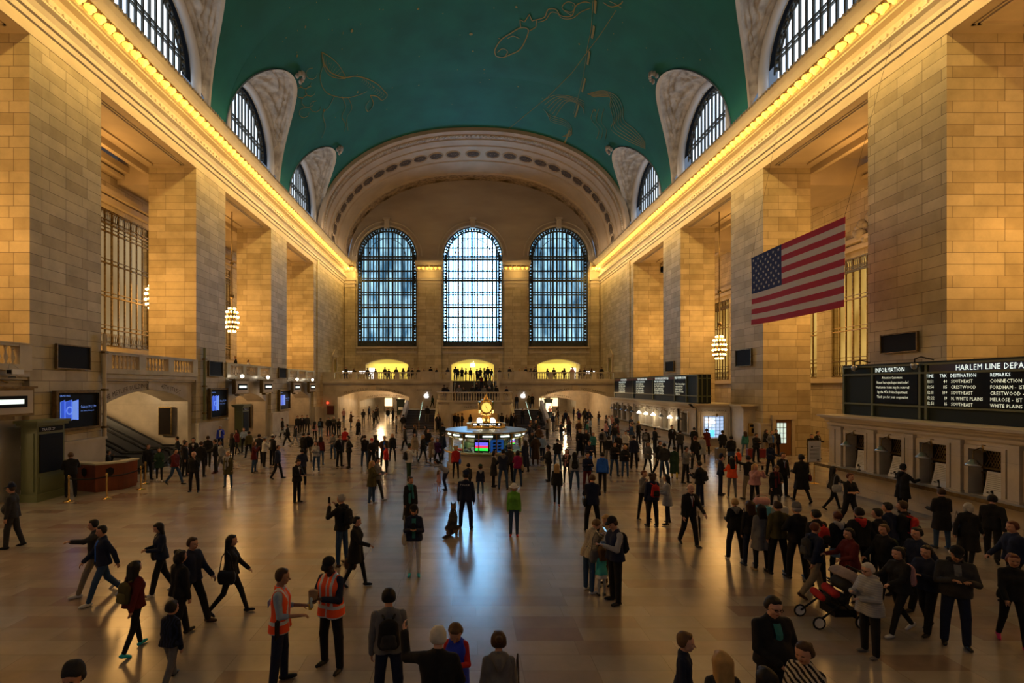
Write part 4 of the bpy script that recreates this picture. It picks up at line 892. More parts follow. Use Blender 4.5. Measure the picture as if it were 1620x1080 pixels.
for k, (a, c, y0, y1) in enumerate(((1395, 1454, 530, 560), (1165, 1190, 554, 580), (1054, 1067, 572, 588))):
    wall_box('wall_vent', ('large', 'medium', 'small')[k]+' black grille panel on the '+('nearest', 'second', 'third')[k]+' right pier', 'vent', a, c, y0, y1, 18.44, 'black', 'bronze', .05, .1, 'black grilles on the right piers')
# sign on a pole near the right ticket office
x, y, _ = on_floor(1288, 764.5); t = thing('pole_sign', 'white notice on a brass pole left of the near ticket office', 'sign', (x, y, 0), radians(12)); MB(['brass']).lathe((0, 0, 0), [(.2, 0), (.2, .02), (.03, .05), (.025, 1.1)], 14).build('pole', t)
MB(['white_paper']).box(-.34, .34, -.03, 0, 1.0, 1.95).build('sheet', t); MB(['bronze']).box(-.37, .37, 0, .03, .97, 1.98).build('backing', t); b = MB(['ink']); b.box(-.2, -.1, -.035, -.03, 1.66, 1.74)
for r in range(9): b.box(-.05 if r == 0 else -.26, .26, -.035, -.03, 1.7-.06*r-(.06 if r else 0), 1.715-.06*r-(.06 if r else 0))
b.box(.12, .24, -.035, -.03, 1.05, 1.12); b.build('printing', t)
# ---- carved crest above the near right window
t = thing('carved_crest', 'carved stone garland crest high on the right side wall', 'carving', (18.5+6.6, 31.5, 14.6)); b = MB(['carved_stone']); b.smooth = True
random.seed(3)
for i in range(26): a = random.random()*6.28; r = random.random(); b.ball((-.1, 2.2*r*cos(a), 1.0*r*sin(a)+.2), .2+.18*random.random(), 7)
b.lathe((-.2, 0, .2), [(.1, -.6), (.5, -.3), (.55, .2), (.2, .6)], 12); b.build('garland', t)
for sg in (-1, 1):
    for yc in (19.3, 32, 44.5):
        b = MB(['lime_stone']); x0, x1 = sorted((sg*(HW+2.9), sg*(HW+3.12))); 
# ================================================================ chandeliers
def chandelier(label, x, y, z0, z1, zc=18.7, r=.5):
    t = thing('chandelier', label, 'chandelier', (x, y, 0), 0, 'globe chandeliers hanging in the side bays'); h = z1-z0; zm = (z0+z1)/2
    b = MB(['bronze']); b.smooth = True; b.tube([(0, 0, z1), (0, 0, zc)], .04, 6); b.ball((0, 0, z1+.9), .2, 8); b.ball((0, 0, z1+3.6), .16, 8); b.build('stem', t)
    b = MB(['brass']); b.smooth = True; b.lathe((0, 0, zm), [(r*.45, -h*.5), (r*.8, -h*.38), (r*.86, 0), (r*.75, h*.3), (r*.3, h*.5)], 14); b.build('body', t)
    b = MB(['bulb_warm']); b.smooth = True; b.ball((0, 0, 0), .075, 6); pr = None
    for k, (zr, rr, n) in enumerate(((-.48, .55, 8), (-.32, .9, 12), (-.12, 1, 12), (.1, 1, 12), (.3, .85, 10), (.45, .5, 6))):
        for i in range(n):
            a = 2*pi*(i+.5*(k % 2))/n
            if pr is None: pr = q = b.build('bulb', t)
            else: q = pr.copy(); SC.collection.objects.link(q); q.parent = t
            q.location = (r*rr*cos(a), r*rr*sin(a), zm+zr*h)
chandelier('lit chandelier hanging in the left bay between the second and third piers', -20.0, 41.3, 8.9, 10.9)
chandelier('lit chandelier hanging in the right bay beyond the far ticket board', 19.8, 41.3, 6.7, 8.6)
chandelier('lit chandelier half hidden behind the second left pier', -22.9, 35.6, 9.9, 11.6)
# ================================================================ the row of cornice lamps
def cornice_lamp(first=[None]):
    if first[0]: return copy_tree(first[0])
    t = thing('cornice_lamp', 'x', 'lamp', (0, 0, 0)); b = MB(['gold']); b.smooth = True
    b.grid([[(x, -.16, z) for x, z in PR] for PR in ([(0, .28), (.16, .26), (.30, .16), (.34, .04), (.30, -.02)], )][0:1]*1+[[(x, .16, z) for x, z in ((0, .28), (.16, .26), (.30, .16), (.34, .04), (.30, -.02))]])
    b.lathe((.2, 0, 0), [(.03, .16), (.09, .12), (.13, .02), (.1, -.02)], 8); b.build('bracket', t)
    b = MB(['bulb_gold']); b.smooth = True; b.lathe((.2, 0, -.02), [(.03, .10), (.17, .07), (.19, 0), (.14, -.06), (.075, -.10), (.06, -.17), (.01, -.21)], 10); b.build('bulb', t)
    first[0] = t; return t
GL = {-1: ('small golden bulb lamp in the row along the left cornice', 'golden bulb lamps along the left cornice'), 1: ('small golden bulb lamp in the row along the right cornice', 'golden bulb lamps along the right cornice')}
for s in (-1, 1):
    y = 20.5
    while y < YE-1.3:
        t = cornice_lamp(); t.scale = (1.3, 1.3, 1.35); t.location = (s*(HW-.72), y, 21.2); t.rotation_euler = (0, 0, 0 if s < 0 else pi); t['label'], t['group'] = GL[s]; t['category'] = 'lamp'; y += .62
for k, (x0, x1) in enumerate(((-17.9, -16.9), (-7.9, -4.35), (4.55, 8.1), (17.1, 18.0))):
    n = 2 if k in (0, 3) else 6
    for i in range(n):
        t = cornice_lamp(); t.scale = (1.3, 1.3, 1.35); t.location = (x0+(x1-x0)*(i+.5)/n, YE-1.0, 21.35); t.rotation_euler = (0, 0, -pi/2); t['category'] = 'lamp'
        t['label'] = 'small golden bulb lamp on the pilaster capital '+('at the left end of the far wall', 'left of the central window', 'right of the central window', 'at the right end of the far wall')[k]; t['group'] = 'golden bulb lamps on the far wall capitals, '+('left end', 'left centre', 'right centre', 'right end')[k]
# ================================================================ the flag
mat('flag_red', (.42, .015, .03), .8); mat('flag_white', (.62, .56, .52), .8); mat('flag_blue', (.012, .02, .10), .8)
t = thing('national_flag', 'large red, white and blue flag with stars hanging on the right side', 'flag', (16.1, 30.1, 8.12)); L, H = 7.4, 3.97
def fp(u, v): return (.05*sin(u*9)*(1-v)+.04*sin(u*5+v*3), -u*L, v*H-.05*sin(u*pi)*(1-v)-.07*u*(1-v))
b = MB(['flag_red', 'flag_white', 'flag_blue']); nu = 50
for j in range(26):
    v0, v1 = j/26, (j+1)/26; st = j//2
    for i in range(nu):
        u0, u1 = i/nu, (i+1)/nu; b.use('flag_blue' if (u0 < .4-.001 and st >= 6) else ('flag_red' if st % 2 == 0 else 'flag_white'))
        b.add([fp(u0, v0), fp(u1, v0), fp(u1, v1), fp(u0, v1)], [(0, 1, 2, 3)])
o = b.build('cloth', t); md = o.modifiers.new('thickness', 'SOLIDIFY'); md.thickness = .02
b = MB(['flag_white'])
for r in range(9):
    for c_ in range(6 if r % 2 == 0 else 5):
        u = .4*((c_*2+1+(r % 2))/12); v = 1-(7/13)*((r+1)/10); P = fp(u, v); s_ = []
        for k in range(10): a = pi/2+k*pi/5; q = .105 if k % 2 == 0 else .042; s_.append((P[0]-.035, P[1]-q*cos(a), P[2]+q*sin(a)))
        b.add(s_, [tuple(range(10))])
b.build('stars', t); MB(['black']).tube([(0, 0, H), (1.9, 0, 13.3)], .006, 5).tube([(0, -L, H), (2.5, -L, 13.3)], .006, 5).build('cable', t)
# ================================================================ information booth and clock
bx, by = .24, 28.5
t = thing('information_booth', 'round marble and glass information booth with pale roof in the middle of the hall', 'booth', (bx, by, 0)); NS = 14
b = MB(['marble']); b.smooth = False; b.lathe((0, 0, 0), [(2.22, 0), (2.22, .2), (2.12, .24), (2.12, .84), (2.2, .88)], 48); b.build('base', t)
b = MB(['lime_stone', 'brass']); b.lathe((0, 0, 0), [(2.1, .88), (2.34, .88), (2.36, .92), (2.34, .97), (1.7, .97)], 48); b.build('counter', t); MB(['brass']).lathe((0, 0, 0), [(2.36, .9), (2.39, .92), (2.36, .95)], 48, cap=False).build('counter_edge', t)
b = MB(['brass']); 
for i in range(NS): a = 2*pi*(i+.5)/NS-pi/2; b.rbox((2.08*cos(a), 2.08*sin(a), 1.46), (.06, .06, .98), a)
for i in range(NS): a = 2*pi*(i+.5)/NS-pi/2
b.lathe((0, 0, 0), [(2.1, 1.68), (2.13, 1.70), (2.1, 1.72), (2.06, 1.70), (2.1, 1.68)], 48, cap=False); b.lathe((0, 0, 0), [(2.14, 1.93), (2.3, 1.97), (2.3, 2.02), (2.2, 2.05)], 48, cap=False); b.build('posts', t)
mat('booth_glass', (.9, 1, .95), .05); g = M['booth_glass'].node_tree.nodes['Principled BSDF']; g.inputs['Transmission Weight'].default_value = 1; g.inputs['IOR'].default_value = 1.02
b = MB(['booth_glass']); b.grid([[(2.05*cos(2*pi*i/48), 2.05*sin(2*pi*i/48), z) for i in range(49)] for z in (.97, 1.7)]); b.build('glass', t)
mat('header_dark', (.02, .02, .018), .4); b = MB(['header_dark']); b.grid([[(2.09*cos(2*pi*i/48), 2.09*sin(2*pi*i/48), z) for i in range(49)] for z in (1.71, 1.95)]); b.build('header', t)
mat('header_glow', (.9, 1, .9), .4, emit=3.0, ecol=(.85, 1, .85))
for i in range(NS): a = 2*pi*i/NS-pi/2; MB(['header_glow']).rbox((2.12*cos(a), 2.12*sin(a), 1.84), (.03, .52, .07), a).build('header_light', t)
mat('roof_metal', (.30, .40, .46), .4, .3); b = MB(['roof_metal', 'lime_stone']); b.smooth = False; b.lathe((0, 0, 0), [(2.28, 2.02), (2.28, 2.06), (1.1, 2.16), (0.02, 2.17)], 48); b.build('roof', t)
mat('booth_brown', (.10, .055, .025), .5); mat('booth_olive', (.07, .08, .03), .5)
b = MB(['booth_brown', 'booth_olive', 'brass', 'steel', 'white_paper']); b.lathe((0, 0, 0), [(1.12, 0), (1.12, 2.1)], 12); b.use('booth_olive').lathe((0, 0, 0), [(1.2, .97), (1.2, 1.35), (1.1, 1.37)], 12); b.use('brass').lathe((0, 0, 0), [(1.14, 1.4), (1.17, 1.42), (1.14, 1.44)], 24); b.use('booth_brown').lathe((0, 0, 0), [(1.75, .8), (1.75, .86), (0.1, .86)], 24); b.build('core', t)
random.seed(21); b = MB(['booth_brown', 'steel', 'white_paper', 'black', 'booth_olive'])
for i in range(34):
    a = 2*pi*i/34+.1; m = ('steel', 'white_paper', 'black', 'booth_brown', 'booth_olive')[random.randrange(5)]; h = random.uniform(.05, .38); b.use(m).rbox((1.36*cos(a), 1.36*sin(a), .97+h/2-.1), (random.uniform(.08, .2), random.uniform(.1, .24), h+.2), a)
b.build('desk_equipment', t)
light('POINT', (bx, by-1.75, 1.66), 30, (.75, 1, .75), soft=.1); light('POINT', (bx-1.4, by-.95, 1.66), 30, (.75, 1, .75), soft=.1); light('POINT', (bx+1.4, by-.95, 1.66), 30, (.75, 1, .75), soft=.1)
# screens inside the booth
def booth_screen(label, ang_, r, z, w_, h, kind):
    a = ang_-pi/2; s_ = thing('booth_screen', label, 'screen', (bx+r*cos(a), by+r*sin(a), z), ang_, None); MB(['black']).box(-w_/2, w_/2, 0, .06, -h/2, h/2).build('case', s_); mat('bar_blue', (.1, .1, 1), .4, emit=1.4, ecol=(.16, .12, 1)); mat('bar_red', (1, .05, .1), .4, emit=1.2); mat('bar_green', (.05, 1, .1), .4, emit=1.0); mat('poster_blue', (.015, .06, .22), .5, emit=.35, ecol=(.02, .12, .5)); mat('poster_grey', (.25, .38, .5), .5)
    b = MB(['bar_blue', 'bar_red', 'bar_green', 'poster_blue', 'poster_grey', 'led_white'])
    if kind == 'bars':
        for i, m in enumerate(('bar_green', 'bar_red', 'bar_blue')): b.use(m).box(-w_*.42, w_*.42, -.01, 0, -h*.36+i*h*.2, -h*.36+(i+1)*h*.2+(h*.04 if i == 2 else 0))
        b.use('poster_grey').box(-w_*.28, w_*.28, -.01, 0, h*.3, h*.4)
    else:
        b.use('poster_blue').box(-w_*.48, w_*.48, -.01, 0, -h*.48, h*.48); b.use('poster_grey')
        for i in range(2):
            for j in range(3): b.box(-w_*.3+i*w_*.36, -w_*.06+i*w_*.36, -.015, -.01, -h*.36+j*h*.25, -h*.2+j*h*.25)
    b.build('picture', s_)
booth_screen('booth screen showing blue, red and green bars, front centre', -.16, 1.95, 1.33, .8, .68, 'bars')
booth_screen('blue poster panel right of the colour bar screen in the booth', .26, 1.95, 1.33, .75, .68, 'poster')
booth_screen('small screen with colour bars at the right side of the booth', .95, 1.7, 1.45, .5, .35, 'bars')
for k, (a, m, col) in enumerate(((-1.0, 'red', (.5, .03, .02)), (-.62, 'white', (.5, .5, .5)))):
    mat('stack_'+m, col, .6); s_ = thing('leaflet_stack', f'stack of {m} leaflets inside the left part of the booth', 'leaflets', (bx+1.75*cos(a-pi/2), by+1.75*sin(a-pi/2), .97), a); b = MB(['stack_'+m])
    for i in range(6): b.rbox((-.25+.1*i, 0, .03+.02*(i % 3)), (.16, .22, .05+.03*(i % 2)), .3*i)
    b.build('leaflets', s_)
t = thing('station_clock', 'golden four faced clock glowing on top of the information booth', 'clock', (bx, by, 2.16))
b = MB(['gold']); b.smooth = True; b.lathe((0, 0, 0), [(1.05, 0), (1.08, .02), (1.08, .05), (1.02, .07)], 40, cap=False)
b.smooth = False
for i in range(56): a = 2*pi*i/56; b.rbox((1.05*cos(a), 1.05*sin(a), .12), (.03, .05, .14), a)
b.lathe((0, 0, 0), [(1.02, .19), (1.1, .2), (1.1, .24), (1.02, .24), (1.02, .19)], 40, cap=False); b.build('gallery_rail', t)
b = MB(['gold']); b.smooth = True; b.lathe((0, 0, 0), [(.62, .0), (.55, .1), (.3, .3), (.22, .42), (.26, .5), (.18, .6), (.12, .68), (.22, .74), (.3, .78)], 20); b.build('pedestal', t)
for i in range(4):
    a = pi/4+pi/2*i; b = MB(['gold']); b.smooth = True; b.tube([(.2*cos(a), .2*sin(a), .2), (.38*cos(a), .38*sin(a), .12), (.5*cos(a), .5*sin(a), .2)], .035, 6); b.build('lamp_arm', t); b = MB(['bulb_white']); b.smooth = True; b.ball((.52*cos(a), .52*sin(a), .36), .15, 12); b.build('lamp_globe', t)
zc = 1.13
b = MB(['gold']); b.smooth = True; b.ball((0, 0, zc), .36, 20, (1, 1, 1)); b.lathe((0, 0, zc), [(.2, .3), (.22, .38), (.12, .46), (.14, .5), (.06, .58), (.07, .62), (.01, .78)], 14)
for i in range(4): a = pi/4+pi/2*i; b.tube([(.3*cos(a), .3*sin(a), zc-.38), (.40*cos(a), .40*sin(a), zc-.2), (.42*cos(a), .42*sin(a), zc+.2), (.3*cos(a), .3*sin(a), zc+.38)], .035, 6)
b.lathe((0, 0, zc), [(.3, -.42), (.34, -.38), (.3, -.34)], 20); b.lathe((0, 0, zc), [(.3, .36), (.34, .38), (.28, .42)], 20); b.build('case', t)
mat('clock_opal', (1, .8, .3), .3, emit=1.25, ecol=(1, .66, .12))
for i in range(4):
    a = pi/2*i-pi/2; u = (-sin(a), cos(a)); n = (cos(a), sin(a)); fb = MB(['gold']); 
    def pt(x, z, d): return (n[0]*d+u[0]*x, n[1]*d+u[1]*x, zc+z)
    fb.grid([[pt(r*cos(2*pi*k/28), r*sin(2*pi*k/28), d) for k in range(29)] for r, d in ((.33, .30), (.33, .42), (.28, .43), (.28, .38))]); fb.build('face_ring', t)
    f2 = MB(['clock_opal']); f2.add([pt(.29*cos(2*pi*k/28), .29*sin(2*pi*k/28), .40) for k in range(28)], [tuple(range(28))]); f2.build('clock_face', t)
    f3 = MB(['black'])
    for h_ in range(12): q = 2*pi*h_/12; f3.add([pt(.25*cos(q)-.008*sin(q), .25*sin(q)+.008*cos(q), .405), pt(.25*cos(q)+.008*sin(q), .25*sin(q)-.008*cos(q), .405), pt(.215*cos(q)+.008*sin(q), .215*sin(q)-.008*cos(q), .405), pt(.215*cos(q)-.008*sin(q), .215*sin(q)+.008*cos(q), .405)], [(0, 1, 2, 3)])
    for ln, an, wd in ((.13, radians(90-342), .016), (.23, radians(90-150), .011)):
        q = an; f3.add([pt(-.04*cos(q)-wd*sin(q), -.04*sin(q)+wd*cos(q), .41), pt(-.04*cos(q)+wd*sin(q), -.04*sin(q)-wd*cos(q), .41), pt(ln*cos(q)+wd*.4*sin(q), ln*sin(q)-wd*.4*cos(q), .41), pt(ln*cos(q)-wd*.4*sin(q), ln*sin(q)+wd*.4*cos(q), .41)], [(0, 1, 2, 3)])
    f3.build('hands', t)
s_ = MB(['black', 'glow_white']); s_.use('black').box(-.78, .78, -1.15, -1.11, .16, .34); letters(s_.use('glow_white'), 'Information', (.04, -1.16, .2), UX_F, UZ, .15, 1.1, 'C'); s_.box(-.72, -.55, -1.17, -1.15, .2, .29).box(.62, .7, -1.17, -1.15, .2, .29); s_.build('information_sign', t)
# ================================================================ painted ceiling figures (gold line drawing)
mat('ceiling_gold', (.26, .20, .045), .7)
def hit(px, py):
    lo, hi = 0.001, .2
    for _ in range(40):
        m = (lo+hi)/2; x = CX+(px-VX)*m; z = CZ+(VY-py)*m; ins = abs(x) < 18.1 and z < vault_z(x)
        lo, hi = (m, hi) if ins else (lo, m)
    x = CX+(px-VX)*lo; z = CZ+(VY-py)*lo; d = np.array((-x, 0, 24-z)); d /= np.linalg.norm(d); return np.array((x, lo*FP, z))+d*.06
paint = MB(['ceiling_gold'])
def stroke(pts, w_=.05, dash=False):
    P = []
    for (a, c) in zip(pts[:-1], pts[1:]):
        n = max(2, int(math.dist(a, c)/5)); P += [(a[0]+(c[0]-a[0])*k/n, a[1]+(c[1]-a[1])*k/n) for k in range(n)]
    P.append(pts[-1]); Q = [hit(*p) for p in P]
    for k in range(len(Q)-1):
        if dash and (k//4) % 2: continue
        t_ = Q[k+1]-Q[k]; n = np.array((-Q[k][0], 0, 24-Q[k][2])); s_ = np.cross(t_, n); s_ /= np.linalg.norm(s_)+1e-9
        paint.add([tuple(Q[k]-s_*w_), tuple(Q[k+1]-s_*w_), tuple(Q[k+1]+s_*w_), tuple(Q[k]+s_*w_)], [(0, 1, 2, 3)])
def spl(pts, n=6):                                            # smooth curve through the points
    o = []
    for i in range(len(pts)-1):
        p0, p1, p2, p3 = pts[max(i-1, 0)], pts[i], pts[i+1], pts[min(i+2, len(pts)-1)]
        for k in range(n):
            t_ = k/n; o.append(tuple(.5*((2*p1[j])+(-p0[j]+p2[j])*t_+(2*p0[j]-5*p1[j]+4*p2[j]-p3[j])*t_*t_+(-p0[j]+3*p1[j]-3*p2[j]+p3[j])*t_**3) for j in (0, 1)))
    return o+[pts[-1]]
stroke(spl([(785, 88), (783, 78), (793, 62), (808, 52), (824, 43), (836, 46), (832, 62), (822, 78), (806, 86), (795, 90), (785, 88)]), .05)     # fish
stroke(spl([(787, 82), (795, 76), (803, 80), (800, 88)]), .035); stroke(spl([(803, 60), (812, 56), (822, 60)]), .035); stroke([(824, 43), (823, 30), (830, 34), (838, 22), (842, 32), (850, 30), (848, 42), (838, 48)], .04)
stroke(spl([(850, 30), (862, 26), (868, 14), (880, 14), (888, 24), (905, 24), (912, 8), (925, 2), (935, 4)]), .04); stroke(spl([(852, 34), (864, 30), (872, 19), (882, 20), (890, 28), (906, 28), (920, 18), (935, 12)]), .03)
stroke(spl([(905, 24), (890, 12), (898, 2), (910, 6), (906, 18), (894, 16)]), .03); stroke(spl([(955, 3), (968, 10), (982, 6), (986, 1)]), .04); stroke(spl([(965, 1), (975, 6), (984, 12)]), .03)
stroke([(943, 0), (940, 45), (934, 75), (928, 118), (920, 150), (912, 180), (902, 205), (893, 228)], .11, True)                          # ecliptic band
stroke([(939, 0), (936, 45), (930, 75), (924, 118), (916, 150), (908, 180)], .02); stroke([(976, 15), (952, 52), (905, 115), (868, 152), (805, 203)], .025)
stroke(spl([(508, 82), (512, 100), (520, 112), (530, 118), (545, 122), (562, 120), (580, 124), (596, 132), (606, 142), (612, 150), (604, 158), (596, 152), (585, 150)]), .045)   # winged horse
stroke(spl([(508, 82), (522, 90), (534, 101), (541, 112), (546, 121)]), .03); stroke(spl([(508, 82), (509, 94), (512, 106), (518, 116), (528, 122), (546, 124)]), .03)
for i in range(8): q = (i+1)/9; stroke(spl([(508+36*q, 84+32*q), (508+30*q, 92+28*q), (510+22*q, 102+21*q)]), .018)
for i in range(12): q = i/11; stroke(spl([(572+34*q, 121+26*q), (574+32*q, 125+25*q), (571+30*q, 129+25*q)]), .02)
stroke(spl([(512, 100), (506, 118), (508, 134), (516, 146), (530, 152), (548, 154), (566, 150), (580, 144)]), .035); stroke(spl([(585, 150), (590, 164), (582, 176), (578, 168), (584, 158)]), .035)
stroke(spl([(540, 152), (546, 168), (540, 184), (546, 196), (544, 208)]), .035); stroke(spl([(528, 152), (520, 168), (510, 180), (514, 200), (508, 218)]), .035); stroke(spl([(550, 154), (556, 170), (548, 186), (550, 206)]), .03)
for cx_, cy_, r_ in ((492, 116, 9), (482, 130, 10), (476, 146, 9), (486, 160, 10), (498, 168, 9), (490, 144, 8), (480, 178, 8)): stroke([(cx_+r_*cos(a*.7), cy_+r_*sin(a*.7)) for a in range(8)], .025)
for i in range(6): stroke(spl([(858+i*4, 160+i*5), (878+i*4, 150+i*2), (905+i*3, 152+i*3), (925, 160+i*4)]), .028)
for i in range(6): stroke(spl([(930+i*2, 148+i), (955+i*2, 143+i*2), (976-i*2, 152+i*3), (986-i*3, 170+i*4), (988-i*4, 190+i*3), (1005-i*3, 205+i*3), (1022, 225+i*2)]), .03)
for i in range(4): stroke(spl([(860+i*3, 172+i*3), (872, 182+i*3), (895, 190+i*3), (905, 205+i*2), (890+i*3, 216)]), .03)
for i in range(3): stroke(spl([(940+i*8, 172), (936+i*8, 188+i*2), (948+i*6, 205), (944+i*7, 220)]), .028)
random.seed(11)
for px, py, r in [(556, 48, .16), (745, 53, .16), (748, 80, .09), (661, 13, .1), (817, 10, .1), (766, 109, .09), (820, 136, .09), (917, 69, .09), (482, 42, .1), (469, 88, .1), (620, 138, .07), (662, 134, .08), (565, 145, .13), (512, 174, .16), (942, 174, .12), (790, 60, .08), (818, 58, .08), (590, 137, .08)]+[(380+random.random()*760, random.random()*195, .05) for _ in range(60)]:
    c0 = hit(px, py); n = np.array((-c0[0], 0, 24-c0[2])); n /= np.linalg.norm(n); u = np.array((0, 1., 0)); v = np.cross(n, u)
    paint.add([tuple(c0+(u*cos(a)+v*sin(a))*r) for a in (2*pi*k/8 for k in range(8))], [tuple(range(8))])
paint.build('painted_constellations', ceil_o)
# ================================================================ figures: surfaces grown from joints (smooth union, then surface nets)
def surf_net(D, o, h):
    """surface nets on the zero level of grid D"""
    ins = D < 0; nx, ny, nz = D.shape
    if not ins.any(): return [], []
    c = [ins[i:nx-1+i, j:ny-1+j, k:nz-1+k] for i in (0, 1) for j in (0, 1) for k in (0, 1)]
    s = sum(x.astype(np.int8) for x in c); cell = (s > 0) & (s < 8); idx = -np.ones(cell.shape, np.int64); cc = np.argwhere(cell); idx[cell] = np.arange(len(cc))
    acc = np.zeros((len(cc), 3)); cnt = np.zeros(len(cc)); ci, cj, ck = cc.T; off = [(i, j, k) for i in (0, 1) for j in (0, 1) for k in (0, 1)]
    V = {f: D[ci+f[0], cj+f[1], ck+f[2]] for f in off}
    for a in off:
        for ax in range(3):
            if a[ax] == 0:
                b = list(a); b[ax] = 1; b = tuple(b); va, vb = V[a], V[b]; m = (va < 0) != (vb < 0); t = np.where(m, va/(va-vb+1e-12), 0)
                p = np.zeros((len(cc), 3)); p += np.array(a, float); p[:, ax] += t; acc += p*m[:, None]; cnt += m
    P = (acc/np.maximum(cnt, 1)[:, None]+cc)*h+o
    F = []
    for ax in range(3):
        e1, e2 = [(1, 2), (2, 0), (0, 1)][ax]; sl = [slice(1, -1)]*3; a = [slice(1, n-1) for n in D.shape]; a[ax] = slice(0, D.shape[ax]-1); b = list(a); b[ax] = slice(1, D.shape[ax])
        A, B = ins[tuple(a)], ins[tuple(b)]; q = np.argwhere(A != B); fl = A[tuple(q.T)]
        st = np.array([1, 1, 1]); st[ax] = 0; q = q+st; d1 = np.zeros(3, int); d1[e1] = 1; d2 = np.zeros(3, int); d2[e2] = 1
        g = lambda w_: idx[tuple((w_).T)]
        quad = np.stack([g(q-d1-d2), g(q-d2), g(q), g(q-d1)], 1); quad[~fl] = quad[~fl][:, ::-1]; F.append(quad)
    F = np.concatenate(F); F = F[(F >= 0).all(1)]
    return P, F
class Body:
    """a solid made of tapered limbs blended together"""
    def __init__(s): s.p = []; s.cut = []
    def cone(s, a, b, r1, r2, k=.025, flat=(1, 1, 1)): s.p.append(('c', np.array(a, float), np.array(b, float), r1, r2, k, np.array(flat, float))); return s
    def ball(s, c, r, k=.02, flat=(1, 1, 1)): return s.cone(c, c, r, r, k, flat)
    def sub(s, a, b, r1, r2, k=.01): s.p.append(('s', np.array(a, float), np.array(b, float), r1, r2, k, np.ones(3))); return s
    def plane(s, n, d): s.cut.append((np.array(n, float), d)); return s      # keeps n.x < d
    def mesh(s, h):
        add = [q for q in s.p if q[0] == 'c']
        lo = np.min([np.minimum(q[1], q[2])-max(q[3], q[4])*max(q[6]) for q in add], 0)-2.5*h; hi = np.max([np.maximum(q[1], q[2])+max(q[3], q[4])*max(q[6]) for q in add], 0)+2.5*h
        n = np.ceil((hi-lo)/h).astype(int)+1; D = np.full(n, .3)
        ax = [lo[i]+h*np.arange(n[i]) for i in range(3)]
        for kind, a, b, r1, r2, k, fl in s.p:
            mg = k+2.2*h; R = max(r1, r2)*fl+mg
            sl = []
            for i in range(3):
                i0 = max(0, int((min(a[i], b[i])-R[i]-lo[i])/h)); i1 = min(n[i], int((max(a[i], b[i])+R[i]-lo[i])/h)+2); sl.append(slice(i0, max(i1, i0+1)))
            sl = tuple(sl); X = ax[0][sl[0]][:, None, None]/fl[0]; Y = ax[1][sl[1]][None, :, None]/fl[1]; Z = ax[2][sl[2]][None, None, :]/fl[2]
            A, B = a/fl, b/fl; ba = B-A; l2 = float(ba@ba)
            dx, dy, dz = X-A[0], Y-A[1], Z-A[2]
            if l2 > 1e-9:
                t = np.clip((dx*ba[0]+dy*ba[1]+dz*ba[2])/l2, 0, 1); d = np.sqrt((dx-ba[0]*t)**2+(dy-ba[1]*t)**2+(dz-ba[2]*t)**2)-(r1+(r2-r1)*t)
            else: d = np.sqrt(dx*dx+dy*dy+dz*dz)-r1
            d = d*min(fl); E = D[sl]
            if kind == 'c':
                q = np.maximum(k-np.abs(E-d), 0)/max(k, 1e-6); D[sl] = np.minimum(E, d)-q*q*k*.25
            else: d = -d; q = np.maximum(k-np.abs(E-d), 0)/max(k, 1e-6); D[sl] = np.maximum(E, d)+q*q*k*.25
        for nn, dd in s.cut:
            D = np.maximum(D, (ax[0][:, None, None]*nn[0]+ax[1][None, :, None]*nn[1]+ax[2][None, None, :]*nn[2])-dd)
        D[0] = D[-1] = .1; D[:, 0] = D[:, -1] = .1; D[:, :, 0] = D[:, :, -1] = .1
        return surf_net(D, lo, h)
def mk_mesh(name, PF, mats, mi=None):
    P, F = PF; me = bpy.data.meshes.new(name)
    if len(P):
        me.from_pydata(np.asarray(P).tolist(), [], np.asarray(F).tolist())
        me.polygons.foreach_set('use_smooth', [True]*len(me.polygons))
        if mi is not None: me.polygons.foreach_set('material_index', mi)
    for m in mats: me.materials.append(M[m])
    me.update(); return me
# ---- cloth, skin and hair take their colour from the object
def objcol(name, rough, bump=0, kind=None, spec=.3):
    m = mat(name, (.5, .5, .5), rough, spec=spec); b = m.node_tree.nodes['Principled BSDF']; oi = N(m, 'ShaderNodeObjectInfo'); tc = N(m, 'ShaderNodeTexCoord')
    n = N(m, 'ShaderNodeTexNoise', Scale=14, Detail=4); LK(m, tc.outputs['Object'], n.inputs['Vector']); mr = N(m, 'ShaderNodeMapRange'); mr.inputs['To Min'].default_value = .75; mr.inputs['To Max'].default_value = 1.25; LK(m, n.outputs[0], mr.inputs[0])
    mx = N(m, 'ShaderNodeMix', data_type='RGBA', blend_type='MULTIPLY'); mx.inputs[0].default_value = 1; LK(m, oi.outputs['Color'], mx.inputs[6]); LK(m, mr.outputs[0], mx.inputs[7]); src = mx.outputs[2]
    if kind:
        w_ = N(m, 'ShaderNodeTexWave', Scale=kind[0], Distortion=kind[1]); w_.bands_direction = kind[2]; LK(m, tc.outputs['Object'], w_.inputs['Vector'])
        r = ramp(m, [(.42, kind[3]), (.55, (1, 1, 1))], w_.outputs[0]); m3 = N(m, 'ShaderNodeMix', data_type='RGBA', blend_type='MULTIPLY'); m3.inputs[0].default_value = 1; LK(m, src, m3.inputs[6]); LK(m, r, m3.inputs[7]); src = m3.outputs[2]
    LK(m, src, b.inputs['Base Color'])
    if bump:
        n2 = N(m, 'ShaderNodeTexNoise', Scale=9, Detail=3); LK(m, tc.outputs['Object'], n2.inputs['Vector']); bp = N(m, 'ShaderNodeBump', Strength=bump, Distance=.03); LK(m, n2.outputs[0], bp.inputs['Height']); LK(m, bp.outputs[0], b.inputs['Normal'])
    return m
objcol('cloth', .85, .6); objcol('skin', .5); objcol('hair', .6, .5); objcol('leather', .4)
